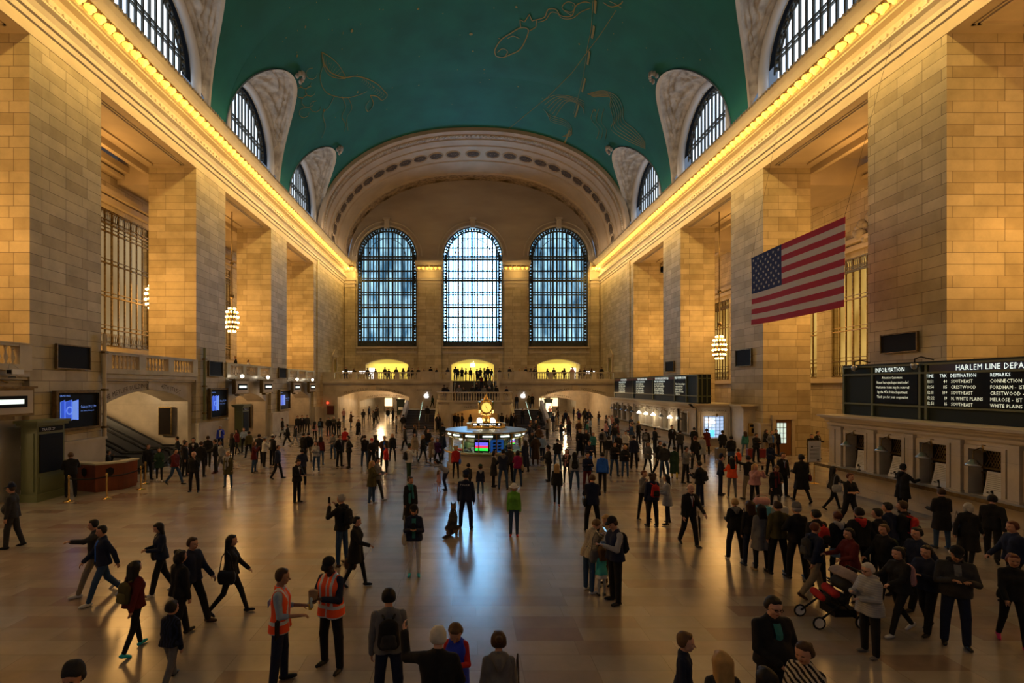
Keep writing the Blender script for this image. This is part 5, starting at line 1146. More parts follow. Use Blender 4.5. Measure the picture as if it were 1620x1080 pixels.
objcol('cloth_stripe', .85, .4, (15, .3, 'Z', (.42, .42, .44))); objcol('cloth_chevron', .85, .4, (7, 5, 'DIAGONAL', (.02, .02, .03))); objcol('cloth_quilt', .6, .5, (9, .6, 'Z', (.82, .82, .84))); objcol('cloth_mottle', .8, .5, (6, 9, 'X', (.25, .25, .3)))
mat('lip', (.30, .09, .07), .5); mat('eye_dark', (.02, .015, .012), .3); mat('vest_orange', (.90, .085, .012), .6); mat('vest_silver', (.55, .60, .66), .35)
M['vest_orange'].node_tree.nodes['Principled BSDF'].inputs['Emission Strength'].default_value = 0
SKIN = {'l': (.50, .27, .18), 'm': (.36, .19, .12), 'd': (.06, .03, .02), 'p': (.56, .33, .25)}
HAIRC = {'k': (.012, .010, .010), 'b': (.045, .022, .012), 'n': (.12, .065, .03), 'y': (.42, .26, .10), 'g': (.35, .34, .33), 'w': (.55, .53, .50), 'r': (.10, .025, .012)}
CN = {'black': (.010, .010, .012), 'navy': (.010, .016, .045), 'charcoal': (.03, .03, .033), 'grey': (.14, .14, .15), 'lightgrey': (.32, .33, .36), 'white': (.58, .58, .60), 'red': (.42, .02, .02), 'orange': (.80, .09, .02), 'green': (.12, .33, .04), 'darkgreen': (.02, .05, .03),
      'blue': (.02, .12, .60), 'brightblue': (.03, .06, .60), 'denim': (.03, .065, .14), 'lightdenim': (.12, .19, .28), 'brown': (.06, .03, .015), 'tan': (.27, .19, .11), 'beige': (.34, .27, .19), 'pink': (.50, .26, .26), 'hotpink': (.65, .04, .2), 'magenta': (.26, .01, .09), 'purple': (.06, .01, .06),
      'teal': (.03, .17, .17), 'aqua': (.06, .42, .42), 'khaki': (.22, .18, .13), 'olive': (.07, .06, .02), 'maroon': (.10, .01, .012), 'cyan': (.02, .45, .6), 'yellow': (.6, .42, .03), 'paleblue': (.26, .34, .48), 'cream': (.5, .45, .36)}
CW = {'lightgrey': 'light grey', 'darkgreen': 'dark green', 'brightblue': 'bright blue', 'denim': 'blue denim', 'lightdenim': 'pale denim', 'hotpink': 'hot pink', 'paleblue': 'pale blue', 'aqua': 'aqua'}
# arm poses: (shoulder forward, shoulder out, elbow bend, forearm outward angle)
ARMS = {'down': (2, 9, 8, 2), 'relax': (-4, 12, 18, -4), 'phone': (22, 12, 88, -32), 'read': (14, 14, 75, -28), 'photo': (58, 22, 98, -30), 'up': (100, 25, 45, -15), 'cam': (48, 26, 112, -34), 'hip': (-22, 42, 88, -52), 'pocket': (-10, 22, 38, -26), 'fwd': (38, 10, 40, 0), 'back': (-30, 12, 14, 0),
        'swing': (24, 8, 24, 0), 'cross': (18, 12, 82, -62), 'chin': (32, 16, 130, -22), 'front': (16, 10, 40, -38), 'hold': (8, 10, 80, -8), 'pull': (6, 14, 16, 4), 'out': (30, 55, 40, 20), 'wide': (78, 48, 30, 30), 'push': (32, 12, 52, 2), 'lean': (40, 22, 60, -15), 'raise': (60, 50, 96, 10), 'embrace': (35, 62, 20, 50)}
LEGS = {'stand': ((2, 2, 5), (-2, 2, 5)), 'wide': ((3, 3, 9), (-3, 3, 9)), 'walk': ((17, 6, 2), (-11, 16, 2)), 'stride': ((23, 6, 2), (-15, 25, 2)), 'step': ((11, 8, 3), (-7, 10, 3)), 'shift': ((8, 14, 6), (-2, 0, 4)), 'sit': ((84, 84, 8), (84, 84, 8)), 'bend': ((20, 34, 6), (12, 26, 6)), 'close': ((0, 1, 2), (-1, 1, 2))}
def vdir(p, o, sd): p, o = radians(p), radians(o); return np.array((sd*sin(o), -sin(p)*cos(o), -cos(p)*cos(o)))
def joints(P):
    """joint positions for a figure facing -Y; P holds pose and size"""
    H = P.get('H', 1.72); k = H/1.75; ch = P.get('child', 0); wd = P.get('wide', 1.0); J = {'k': k}
    lean = radians(P.get('lean', 0)); L = LEGS[P.get('legs', 'stand')]
    hs = .86 if ch else 1.0; tl, sl = .43*k*hs, .44*k*hs
    fem = P.get('fem', 0); J['hipw'] = .09*k; zs = []
    J['hip'] = np.array((0., 0, 0)); legs = []
    for sd, (a, kb, o) in zip((1, -1), L if not P.get('mirror') else L[::-1]):
        h = np.array((sd*.088*k, 0, 0)); kn = h+vdir(a, o, sd)*tl; an = kn+vdir(a-kb, o*.3, sd)*sl; legs.append([h, kn, an, a-kb]); zs.append(an[2])
    dz = -min(zs)+.075*k; 
    if P.get('legs') == 'sit': dz = P.get('seat', .52)
    for l in legs:
        for i in range(3): l[i] = l[i]+np.array((0, 0, dz))
    J['legs'] = legs; base = np.array((0, 0, dz)); up = np.array((0, -sin(lean), cos(lean))); fw = np.array((0, -cos(lean), -sin(lean)))
    T = lambda x, y, z: base+np.array((x, 0, 0))*k+up*z*k+fw*y*k
    sw = (.152 if not fem else .132)*wd*(.88 if ch else 1); st = .47 if not ch else .45
    J['T'] = T; J['up'] = up; J['fw'] = fw; J['waist'] = T(0, 0, .16); J['chest'] = T(0, 0, .34); J['neck'] = T(0, .0, st+.06); J['sw'] = sw; J['st'] = st
    hp = radians(P.get('nod', 5))+lean*.4; hy = radians(P.get('turn', 0)); hz = 1.0 if not ch else 1.22
    hd = np.array((sin(hy)*cos(hp), -cos(hy)*cos(hp), -sin(hp))); hu = np.array((sin(hy)*sin(hp), -cos(hy)*sin(hp), cos(hp))); J['hf'], J['hu'] = hd, hu; J['hr'] = np.cross(hd, hu)
    J['head'] = T(0, .012, st+.115)+hu*.085*k*hz+hd*.012; J['hs'] = hz*k*1.0
    arms = []
    for sd, pose in zip((1, -1), P.get('arms', ('down', 'down'))):
        a, o, e, fo = ARMS[pose] if isinstance(pose, str) else pose; a -= math.degrees(lean)*-1 if pose not in ('down', 'relax', 'pull') else 0
        sh = T(sd*(sw+.012), 0, st-.022); el = sh+vdir(a, o, sd)*.285*k; fd = vdir(a+e, fo, sd); wr = el+fd*.255*k; arms.append((sh, el, wr, fd, sd))
    J['arms'] = arms; return J
def torso(B, J, P, g, z0=-.06, z1=None, k_=.04):
    """torso as blended masses, g is the thickness of cloth over the skin"""
    k, T, wd = J['k'], J['T'], P.get('wide', 1.0); fem = P.get('fem', 0); bl = P.get('belly', 0); ch = P.get('child', 0); q = .88 if ch else 1
    sw, st = J['sw'], J['st']
    B.cone(T(-sw*.80, 0, st-.045), T(sw*.80, 0, st-.045), (.058+g*.8)*k, (.058+g*.8)*k, k_)
    B.cone(T(-sw*.62, .0, st-.02), T(0, -.01, st+.05), (.046+g*.8)*k, (.044+g*.6)*k, k_).cone(T(sw*.62, .0, st-.02), T(0, -.01, st+.05), (.046+g*.8)*k, (.044+g*.6)*k, k_)
    for sd in (-1, 1):
        B.cone(T(sd*.085*wd*q, .015, st-.13), T(sd*.062*wd*q, .012, .16), (.100+g)*k*q*(.88 if fem else 1), (.084+g)*k*q*(.84 if fem else 1), k_)
        B.cone(T(sd*.06*wd*q, .012, .18), T(sd*.078*wd*q, -.008, .0), (.09+g)*k*q, (.102+g)*k*q*(1.06 if fem else 1), k_)
        if fem and not ch: B.ball(T(sd*.07, .085, st-.15), (.062+g*.6)*k, .05)
    if bl: B.ball(T(0, .06, .13), (.12+bl+g)*k, .06)
def sleeves(B, J, P, g, upto=1.0):
    k = J['k']; q = .85 if P.get('child') else (.9 if P.get('fem') else 1)
    for sh, el, wr, fd, sd in J['arms']:
        B.cone(sh, el, (.050+g*.8)*k*q, (.040+g*.8)*k*q, .03)
        if upto > .5: e = el+(wr-el)*min(1, (upto-.5)*2); B.cone(el, e, (.040+g*.8)*k*q, (.030+g*.9)*k*q, .015)
def hand(B, J, arm, fine, curl=35):
    sh, el, wr, fd, sd = arm; k = J['k']*(.9 if J.get('fem') else 1); f = fd/np.linalg.norm(fd)
    s_ = np.cross(f, np.array((0, 0, 1.)));
    if np.linalg.norm(s_) < .5: s_ = np.array((0, -1., 0))-f*(-f[1])          # hanging hand: palm turned to the thigh
    s_ = s_/np.linalg.norm(s_); n = np.cross(f, s_); n /= np.linalg.norm(n)
    if n@np.array((-sd, 0, 0)) < 0 and abs(f[2]) > .7: n = -n
    if abs(f[2]) <= .7 and n[2] > 0: n = -n                                     # palm side
    th = s_ if (s_@np.array((0, -1, 0)) > 0 if abs(f[2]) > .7 else s_@np.array((-sd, 0, 0)) > 0) else -s_
    w0 = wr; pc = w0+f*.055*k
    for t in (-.022, -.007, .008, .022): B.cone(w0+f*.02*k+th*t*k*.7, w0+f*.088*k+th*t*k, .014*k, .0125*k, .012)
    for i, (t, L) in enumerate(((.026, .068), (.009, .078), (-.009, .072), (-.026, .055))):
        p = w0+f*.09*k+th*t*k; c = radians(curl+i*4); d1 = f*cos(c*.5)+n*sin(c*.5); d2 = f*cos(c*1.3)+n*sin(c*1.3); r = .0092*k
        m = p+d1*L*.5*k; B.cone(p, m, r, r*.92, .004); B.cone(m, m+d2*L*.5*k, r*.92, r*.75, .002)
    a = w0+f*.03*k+th*.03*k; m = a+(f*.6+th*.65+n*.35)*.042*k; B.cone(a, m, .0115*k, .010*k, .008).cone(m, m+(f*.85+th*.1+n*.45)*.03*k, .010*k, .008*k, .002)
def head_shape(B, J, P, fine):
    k, c, f, u, r = J['hs'], J['head'], J['hf'], J['hu'], J['hr']
    q = lambda x, y, z: c+r*x*k+f*y*k+u*z*k
    B.ball(q(0, -.018, .035), .086*k, .03); B.cone(q(0, .022, .03), q(0, .03, -.02), .068*k, .060*k, .04); B.cone(q(-.022, .035, -.055), q(.022, .035, -.055), .04*k, .04*k, .03); B.ball(q(0, .06, -.082), .02*k, .02)
    for sd in (-1, 1):
        B.ball(q(sd*.036, .062, -.02), .028*k, .02)
        B.cone(q(sd*.076, -.008, .02), q(sd*.078, -.004, -.018), .013*k, .009*k, .006)
    B.cone(q(0, .088, .012), q(0, .112, -.022), .009*k, .015*k, .01)
    if fine:
        for sd in (-1, 1): B.sub(q(sd*.031, .098, .012), q(sd*.031, .098, .012), .018*k, .018*k, .012); B.cone(q(sd*.016, .089, .03), q(sd*.046, .076, .032), .008*k, .007*k, .01)
        B.cone(q(-.018, .086, -.052), q(.018, .086, -.052), .009*k, .009*k, .006)
    B.cone(J['neck']-J['up']*.05*J['k'], q(0, -.02, -.05), .056*J['k']*(.85 if P.get('fem') or P.get('child') else 1.05), .05*k*(.85 if P.get('fem') or P.get('child') else 1), .02)
def make_hair(J, P):
    st = P.get('hair', 'short'); k, c, f, u, r = J['hs'], J['head'], J['hf'], J['hu'], J['hr']; q = lambda x, y, z: c+r*x*k+f*y*k+u*z*k; B = Body()
    if st == 'bald': B.cone(q(-.07, -.05, -.01), q(-.06, -.07, -.02), .03*k, .03*k).cone(q(.07, -.05, -.01), q(.06, -.07, -.02), .03*k, .03*k).cone(q(-.04, -.085, -.01), q(.04, -.085, -.01), .03*k, .03*k, .03)
    else:
        B.ball(q(0, -.024, .046), .0905*k, .02); B.cone(q(-.042, -.042, .0), q(.042, -.042, .0), .056*k, .056*k, .03); B.cone(q(-.03, .04, .094), q(.03, .04, .094), .026*k, .026*k, .03)
        for sd in (-1, 1): B.cone(q(sd*.07, -.005, .05), q(sd*.074, -.018, .0), .022*k, .014*k, .02)
        if st in ('long', 'longer'):
            e = -.24 if st == 'long' else -.36; D = J['up']
            for x in (-.055, 0, .055): B.cone(q(x, -.06, .02), c-f*.10*k+r*x*1.4*k+D*e*k*.95, .062*k, .034*k, .04)
            for sd in (-1, 1): B.cone(q(sd*.078, -.01, .03), q(sd*.088, -.02, -.14), .028*k, .022*k, .03)
        if st == 'bob':
            for sd in (-1, 1): B.cone(q(sd*.072, -.012, .03), q(sd*.078, -.02, -.07), .034*k, .03*k, .03)
            B.cone(q(-.05, -.075, .0), q(-.05, -.07, -.08), .045*k, .04*k, .04).cone(q(.05, -.075, .0), q(.05, -.07, -.08), .045*k, .04*k, .04)
        if st in ('tail', 'pony'): B.ball(q(0, -.125, .05), .03*k, .02); B.cone(q(0, -.135, .03), q(.01, -.14, -.14), .034*k, .016*k, .02)
        if st == 'bun': B.ball(q(0, -.12, .07), .045*k, .02)
        if st == 'curly':
            for i in range(14): a = i*2.4; B.ball(q(.095*cos(a), -.04+.05*sin(a), .04+.06*sin(i*1.7)), .04*k, .02)
            B.ball(q(0, -.05, -.05), .09*k, .04)
        B.sub(q(0, .135, -.035), q(0, .10, -.05), .082*k, .075*k, .012)
    return B
def make_hat(J, P):
    st = P.get('hat'); k, c, f, u, r = J['hs'], J['head'], J['hf'], J['hu'], J['hr']; q = lambda x, y, z: c+r*x*k+f*y*k+u*z*k; B = Body()
    z0 = .052 if st != 'beanie' else .035
    if st == 'beanie': B.ball(q(0, -.02, .06), .102*k, .02); B.cone(q(-.03, -.02, .13), q(.03, -.02, .13), .05*k, .05*k, .04)
    elif st == 'cap': B.ball(q(0, -.018, .058), .101*k, .02); 
    elif st == 'peaked': B.ball(q(0, -.018, .06), .098*k, .02); B.cone(q(-.05, -.02, .125), q(.05, -.02, .125), .05*k, .05*k, .02); B.cone(q(-.04, -.03, .13), q(.04, .0, .145), .06*k, .06*k, .02)
    elif st in ('brim', 'floppy'): B.ball(q(0, -.018, .06), .10*k, .02)
    pl = Body(); pl.p = B.p; pl.cut = [(-u, float(-(u@q(0, 0, z0))))]
    V = Body()
    if st in ('cap', 'peaked'): 
        for x in (-.05, -.025, 0, .025, .05): V.cone(q(x, .07, .064), q(x*.8, .15-abs(x)*.5, .056), .015*k, .012*k, .02)
    if st in ('brim', 'floppy'):
        for i in range(30): a = 2*pi*i/30; w_ = .15 if st == 'brim' else .165; V.cone(q(.09*cos(a), -.018+.09*sin(a), .056), q(w_*cos(a), -.018+w_*sin(a), .045+(.012*sin(3*a) if st == 'floppy' else 0)-(.015 if st == 'floppy' else 0)), .013*k, .012*k, .02)
    return pl, V
def merge(*PFs):
    P, F, o = [], [], 0
    for p, f in PFs:
        if len(p): P.append(np.asarray(p)); F.append(np.asarray(f)+o); o += len(p)
    return (np.concatenate(P), np.concatenate(F)) if P else ([], [])
def figure_parts(P, res):
    """meshes of one figure: list of (part name, mesh, colour)"""
    J = joints(P); J['fem'] = P.get('fem', 0); k, T = J['k'], J['T']; fine = res < .02; out = []; top = P.get('top', 'jacket'); bot = P.get('bottom', 'trousers'); hr = .65 if fine else 1
    # body: head, neck, hands on the wrists; the trunk and limbs run on under the clothes
    B = Body(); torso(B, J, P, -.012, k_=.03)
    for sh, el, wr, fd, sd in J['arms']: B.cone(sh, el, .040*k, .033*k, .02).cone(el, wr+fd*.025*k, .034*k*(.95 if P.get('fem') else 1), .024*k, .01)
    for h, kn, an, a in J['legs']: B.cone(h, kn, .07*k, .048*k, .02).cone(kn, an, .046*k, .032*k, .01)
    head_shape(B, J, P, fine)
    for a in J['arms']: hand(B, J, a, fine, P.get('curl', 40))
    bh = min(res, .011) if fine else res
    PF = B.mesh(bh); mi = None
    if fine:
        Pn, F = PF; cen = Pn[F].mean(1); c, f, u, r, hk = J['head'], J['hf'], J['hu'], J['hr'], J['hs']; rel = cen-c; X, Y, Z = rel@r/hk, rel@f/hk, rel@u/hk; mi = np.zeros(len(F), int)
        mi[(Y > .06) & (abs(X) < .026) & (abs(Z+.052) < .010)] = 1
        mi[(Y > .05) & (abs(abs(X)-.031) < .013) & (abs(Z-.011) < .007)] = 2
        mi = mi.tolist()
    out.append(('body', mk_mesh('body', PF, ['skin', 'lip', 'eye_dark'], mi), (*SKIN[P.get('skin', 'l')], 1)))
    # trousers, leggings, skirt
    g = {'trousers': .020, 'leggings': .006, 'jeans': .014, 'shorts': .022, 'baggy': .034, 'skirt': .006}[bot]; ext = 0
    if bot:
        B = Body()
        for sd in (-1, 1): B.cone(T(sd*.045, 0, .10), T(sd*.078*(1.04 if P.get('fem') else 1), -.006, -.01), (.095+g*.6)*k*(.86 if P.get('child') else 1), (.098+g*.6)*k*(.86 if P.get('child') else 1), .03)
        for h, kn, an, a in J['legs']:
            q = .85 if P.get('child') else 1; B.cone(h+np.array((0, 0, -.02*k)), kn, (.080+g*.6)*k*q, (.052+g)*k*q, .03)
            if bot != 'shorts': e = an+(kn-an)*.04; B.cone(kn, e, (.052+g)*k*q, (.036+g*1.1)*k*q, .015)
        if P.get('belly'): B.ball(T(0, .05, .06), (.10+P['belly'])*k, .05)
        up = J['up']; B.plane(up, float(up@T(0, 0, .15)))
        out.append(('leggings' if bot in ('leggings', 'skirt') else bot if bot in ('jeans', 'shorts') else 'trousers', mk_mesh('trousers', B.mesh(res), [P.get('bmat', 'cloth')]), (*CN[P.get('bc', 'black')], 1)))
    if bot == 'skirt' or P.get('skirt'):
        B = Body(); z1 = P.get('skirtlen', -.30); 
        for sd in (-1, 1):
            for y in (-.05, .05): B.cone(T(sd*.05, 0, .06), T(sd*.085, y, z1), .09*k, .105*k, .04)
        lo = T(0, 0, z1)[2]; B.plane((0, 0, -1), -lo); B.plane((0, 0, 1), float(T(0, 0, .14)[2]))
        out.append(('skirt', mk_mesh('skirt', B.mesh(res), ['cloth']), (*CN[P.get('skirt', 'lightdenim')], 1)))
    # shoes
    for h, kn, an, a in J['legs']:
        B = Body(); tp = radians(max(0, min(50, max(0, -a)*.9))) if P.get('legs') in ('walk', 'stride', 'step') else 0; sd = 1 if h[0] > 0 else -1; yaw = sd*.14
        d = np.array((sin(yaw)*cos(tp), -cos(yaw)*cos(tp), -sin(tp))); n = np.array((0, -sin(tp), cos(tp))); b0 = an-n*.035*k; q = .82 if P.get('child') else (.9 if P.get('fem') else 1)
        B.cone(b0-d*.045*k*q, b0+d*.12*k*q, .036*k*q, .034*k*q, .01).cone(b0+d*.06*k*q, b0+d*.165*k*q, .038*k*q, .028*k*q, .01); B.cone(an+n*.01, b0, .037*k*q, .04*k*q, .02)
        if P.get('boots'): B.cone(an, an+(kn-an)*.75, .05*k*q, .058*k*q, .02)
        if P.get('legs') not in ('walk', 'stride', 'step'): B.plane((0, 0, -1), -.002 if P.get('legs') != 'sit' else 1)
        out.append(('boot' if P.get('boots') else 'shoe', mk_mesh('shoe', B.mesh(min(res, .016) if fine else min(res, .024)), ['leather']), (*CN[P.get('sc', 'black')], 1)))
    # upper garment
    g = {'jacket': .026, 'coat': .028, 'shirt': .010, 'sweater': .018, 'suit': .022, 'puffer': .042, 'tee': .012, 'long': .028, 'dress': .014}[top]; B = Body(); torso(B, J, P, g); sleeves(B, J, P, g*.85, .42 if top == 'tee' else P.get('sleeve', 1))
    hem = P.get('hem', {'jacket': -.06, 'coat': -.38, 'shirt': .02, 'sweater': -.03, 'suit': -.10, 'puffer': -.04, 'tee': .02, 'long': -.62, 'dress': -.30}[top]); up = J['up']
    if hem < -.02:
        for sd in (-1, 1):
            for y in (-.045, .045): B.cone(T(sd*.07, y*.4, .02), T(sd*(.085+.05*(-hem)), y*(1+(-hem)), hem-.02), (.085+g)*k, (.085+g+.03*(-hem))*k, .04)
    base = T(0, 0, hem)
    if hem < -.2 or abs(P.get('lean', 0)) < 10: B.plane((0, 0, -1), -float(base[2])) if not any(a[2][2] < base[2] for a in J['arms']) else None
    if any(a[2][2] < base[2] for a in J['arms']) or B.cut == []:
        # cut only the trunk at the hem: mesh trunk and sleeves apart, then blend
        Tn = Body(); Tn.p = [q for q in B.p]; torso_only = Body(); torso(torso_only, J, P, g)
        torso_only.p += [q for q in B.p if any(q is r for r in B.p[len(torso_only.p)+len(J['arms'])*(1 if top == 'tee' else 2):])] if hem < -.02 else []
        torso_only.plane(-up, float(-up@base)); sl_ = Body(); sleeves(sl_, J, P, g*.85, .42 if top == 'tee' else P.get('sleeve', 1)); PF = merge(torso_only.mesh(res), sl_.mesh(res))
    else: PF = B.mesh(res)
    mats = [P.get('tmat', 'cloth')]; mi = None
    if top == 'suit' or P.get('inner'):
        B = Body(); torso(B, J, P, g-.004); B.plane(-up, float(-up@T(0, 0, .06))); B.plane((1, 0, 0), .06*k).plane((-1, 0, 0), .06*k); w0, w1, zt = (.058, .006, .20) if top == 'suit' else (.05, .04, .02)
        b2 = MB([]); rows = []
        for j in range(9):
            z = zt+(J['st']+.015-zt)*j/8; hw = w1+(w0-w1)*j/8*(1-.15*(j == 8)); rows.append([tuple(T(x*hw, .135+g*.85-.012*abs(x)-.055*max(0, (j-6)/2)+(P.get('belly', 0)*.9 if z < .25 else 0), z)) for x in (-1, -.5, 0, .5, 1)])
        b2.grid(rows); me = bpy.data.meshes.new('shirt'); me.from_pydata(b2.v, [], b2.f); me.materials.append(M['cloth']); out.append(('shirt_front', me, (*CN[P.get('inner', 'white')], 1)))
        if top == 'suit' and P.get('tie', 1):
            b3 = MB([]); b3.grid([[tuple(np.array(r[2])+J['fw']*.012+np.array((x*(.011+.012*(1-i/8)), 0, 0))) for x in (-1, 0, 1)] for i, r in enumerate(rows)]); me = bpy.data.meshes.new('tie'); me.from_pydata(b3.v, [], b3.f); me.materials.append(M['cloth']); out.append(('tie', me, (*CN[P.get('tie') if isinstance(P.get('tie'), str) else 'maroon'], 1)))
    if top in ('jacket', 'coat', 'suit', 'puffer', 'long', 'shirt') and fine and not P.get('hood') and not P.get('scarf'):
        B = Body(); n = J['neck']-J['up']*.012*k; q = [n+(np.array((.062*sin(a), 0, 0))+J['fw']*.056*cos(a)-J['up']*.012*cos(a))*k for a in (2*pi*i/12+.3 for i in range(12))]
        for a, c_ in zip(q[:-1], q[1:]): B.cone(a, c_, .02*k, .02*k, .01)
        out.append(('collar', mk_mesh('collar', B.mesh(.010), [P.get('tmat', 'cloth')]), tuple(min(1, v*1.15) for v in CN[P.get('tc', 'black')])+(1,)))
    out.append(({'suit': 'suit_jacket', 'long': 'coat', 'tee': 't_shirt', 'puffer': 'puffer_jacket'}.get(top, top), mk_mesh('upper_garment', PF, mats), (*CN[P.get('tc', 'black')], 1)))
    if P.get('hood'):
        B = Body(); n = J['neck']; f, u = J['fw'], J['up']; B.cone(n-f*.05*k+np.array((-.07*k, 0, 0)), n-f*.10*k-u*.05*k, .045*k, .05*k, .04).cone(n-f*.05*k+np.array((.07*k, 0, 0)), n-f*.10*k-u*.05*k, .045*k, .05*k, .04).cone(n-f*.10*k-u*.03*k, n-f*.12*k-u*.12*k, .055*k, .035*k, .04); B.cone(n+f*.03*k+np.array((-.07*k, 0, -.01)), n-f*.05*k+np.array((-.07*k, 0, 0)), .03*k, .04*k, .03).cone(n+f*.03*k+np.array((.07*k, 0, -.01)), n-f*.05*k+np.array((.07*k, 0, 0)), .03*k, .04*k, .03)
        out.append(('hood', mk_mesh('hood', B.mesh(res), ['cloth']), (*CN[P['hood']], 1)))
    if P.get('scarf'):
        B = Body(); n = J['neck']; f, u = J['fw'], J['up']
        for i in range(10): a, c_ = 2*pi*i/10, 2*pi*(i+1)/10; B.cone(n+np.array((.07*sin(a), 0, 0))*k+f*.07*cos(a)*k-u*.02, n+np.array((.07*sin(c_), 0, 0))*k+f*.07*cos(c_)*k-u*.02, .035*k, .035*k, .02)
        for x in (-.05, .04): B.cone(n+f*.09*k+np.array((x, 0, 0)), T(x*1.3, .17, -.02 if x < 0 else .12), .035*k, .04*k, .02)
        out.append(('scarf', mk_mesh('scarf', B.mesh(res), ['cloth']), (*CN[P['scarf']], 1)))
    if P.get('vest'):                                         # hi-vis or body warmer over the upper garment
        B = Body(); torso(B, J, P, g+.016); vh = P.get('vhem', -.10)
        for sd in (-1, 1):
            for y in (-.04, .04): B.cone(T(sd*.07, y*.4, .02), T(sd*.085, y, vh-.03), (.10+g)*k, (.108+g)*k, .04)
        B.plane(-up, float(-up@T(0, 0, vh)))
        for sh, el, wr, fd, sd in J['arms']: B.sub(sh+np.array((sd*.035, 0, .02)), sh+np.array((sd*.05, 0, -.10)), .082*k, .07*k, .01)
        B.sub(J['neck']+J['up']*.03, J['neck']+J['fw']*.09-J['up']*.0, .062*k, .04*k, .01)
        PF = B.mesh(min(res, .012)); Pn, F = PF; cen = Pn[F].mean(1)-T(0, 0, 0); Z = cen@up/k; X = cen[:, 0]/k; mi = np.zeros(len(F), int)
        if P['vest'] == 'hivis':
            mi[(abs(Z-.06) < .026)] = 1; mi[(abs(abs(X)-.10) < .022) & (Z > .06)] = 1; mi[(abs(X) < .012) & (cen@J['fw'] > 0)] = 1; mi[Z < vh+.015] = 1
            out.append(('safety_vest', mk_mesh('safety_vest', PF, ['vest_orange', 'vest_silver'], mi.tolist()), (1, 1, 1, 1)))
        else: out.append(('body_warmer', mk_mesh('body_warmer', PF, ['cloth']), (*CN[P['vest']], 1)))
    if P.get('hair') != 'none':
        HB = make_hair(J, P)
        if P.get('hat'): HB.plane(J['hu'], float(J['hu']@(J['head']+J['hu']*.065*J['hs'])))
        out.append(('hair', mk_mesh('hair', HB.mesh(min(res, .013) if fine else res*.8), ['hair']), (*HAIRC[P.get('hc', 'b')], 1)))
    if P.get('hat'):
        a, v = make_hat(J, P); PF = merge(a.mesh(min(res, .012) if fine else res*.8), v.mesh(min(res, .008) if fine else min(res*.6, .012)) if v.p else ([], []))
        out.append(({'beanie': 'beanie', 'cap': 'cap', 'peaked': 'peaked_cap', 'brim': 'hat', 'floppy': 'sun_hat'}[P['hat']], mk_mesh('hat', PF, ['cloth']), (*CN[P.get('hatc', 'black')], 1)))
    if P.get('glasses'):
        c, f, u, r, hk = J['head'], J['hf'], J['hu'], J['hr'], J['hs']; b = MB(['black']); q = lambda x, y, z: tuple(c+r*x*hk+f*y*hk+u*z*hk)
        for sd in (-1, 1): b.tube([q(sd*(.032+.02*cos(a)), .104-.004*abs(sd), .012+.014*sin(a)) for a in [2*pi*i/10 for i in range(11)]], .003, 4); b.tube([q(sd*.052, .10, .014), q(sd*.082, .0, .018)], .003, 4)
        b.tube([q(-.012, .107, .015), q(.012, .107, .015)], .003, 4); me = bpy.data.meshes.new('glasses'); me.from_pydata([tuple(v) for v in b.v], [], b.f); me.materials.append(M['black']); out.append(('glasses', me, (0, 0, 0, 1)))
    return J, out
def place_figure(parts, loc, rz, label, group=None, colors=None, scale=1.0, name='person'):
    t = thing(name, label, name, loc, rz, group); t.scale = (scale,)*3
    for i, (nm, me, col) in enumerate(parts):
        if not len(me.vertices): continue
        o = bpy.data.objects.new(nm, me); SC.collection.objects.link(o); o.parent = t; o.color = (colors or {}).get(nm, col)
    return t
def place_prop(name, label, cat, PF_or_b, loc, rz, color=None, parts=(), group=None):
    t = thing(name, label, cat, loc, rz, group)
    for nm, me, col in parts:
        o = bpy.data.objects.new(nm, me); SC.collection.objects.link(o); o.parent = t; o.color = (*col, 1)
    return t
def backpack_parts(k=1.0, col=(.012, .012, .014), acc=None, res=.014):
    B = Body(); B.cone((-.07*k, 0, -.14*k), (-.06*k, 0, .10*k), .09*k, .075*k, .04, (1, .8, 1)).cone((.07*k, 0, -.14*k), (.06*k, 0, .10*k), .09*k, .075*k, .04, (1, .8, 1)).cone((0, 0, .1*k), (0, 0, .14*k), .08*k, .06*k, .05, (1, .8, 1))
    Pk = Body(); Pk.cone((-.06*k, .07*k, -.13*k), (.06*k, .07*k, -.13*k), .06*k, .06*k, .03, (1, .7, 1)).cone((-.05*k, .07*k, -.04*k), (.05*k, .07*k, -.04*k), .055*k, .05*k, .03, (1, .7, 1))
    St = Body()
    for sd in (-1, 1):
        pts = [(sd*.06, -.05, .19), (sd*.095, -.14, .215), (sd*.10, -.24, .15), (sd*.10, -.255, .0), (sd*.13, -.16, -.14), (sd*.12, -.05, -.17)]
        for a, c in zip(pts[:-1], pts[1:]): St.cone(np.array(a)*k, np.array(c)*k, .018*k, .018*k, .01)
    return [('pack_body', mk_mesh('pack_body', B.mesh(res), ['cloth']), col), ('front_pocket', mk_mesh('front_pocket', Pk.mesh(res), ['cloth']), acc or tuple(c*1.6+.004 for c in col)), ('strap', mk_mesh('strap', St.mesh(res), ['cloth']), tuple(c*1.2 for c in col))]
def bag_parts(w_=.16, h=.14, d=.06, strap=.3, col=(.01, .01, .01), res=.014):
    B = Body(); B.cone((-w_+d, 0, 0), (w_-d, 0, 0), d, d, .03, (1, 1, h/d)); St = Body(); pts = [(-w_*.8, 0, h*.7), (-w_*.5, 0, h+strap*.7), (0, 0, h+strap), (w_*.5, 0, h+strap*.7), (w_*.8, 0, h*.7)]
    for a, c in zip(pts[:-1], pts[1:]): St.cone(a, c, .011, .011, .006)
    return [('bag_body', mk_mesh('bag_body', B.mesh(res), ['leather']), col), ('strap', mk_mesh('strap', St.mesh(min(res, .010)), ['leather']), tuple(c*.8 for c in col))]
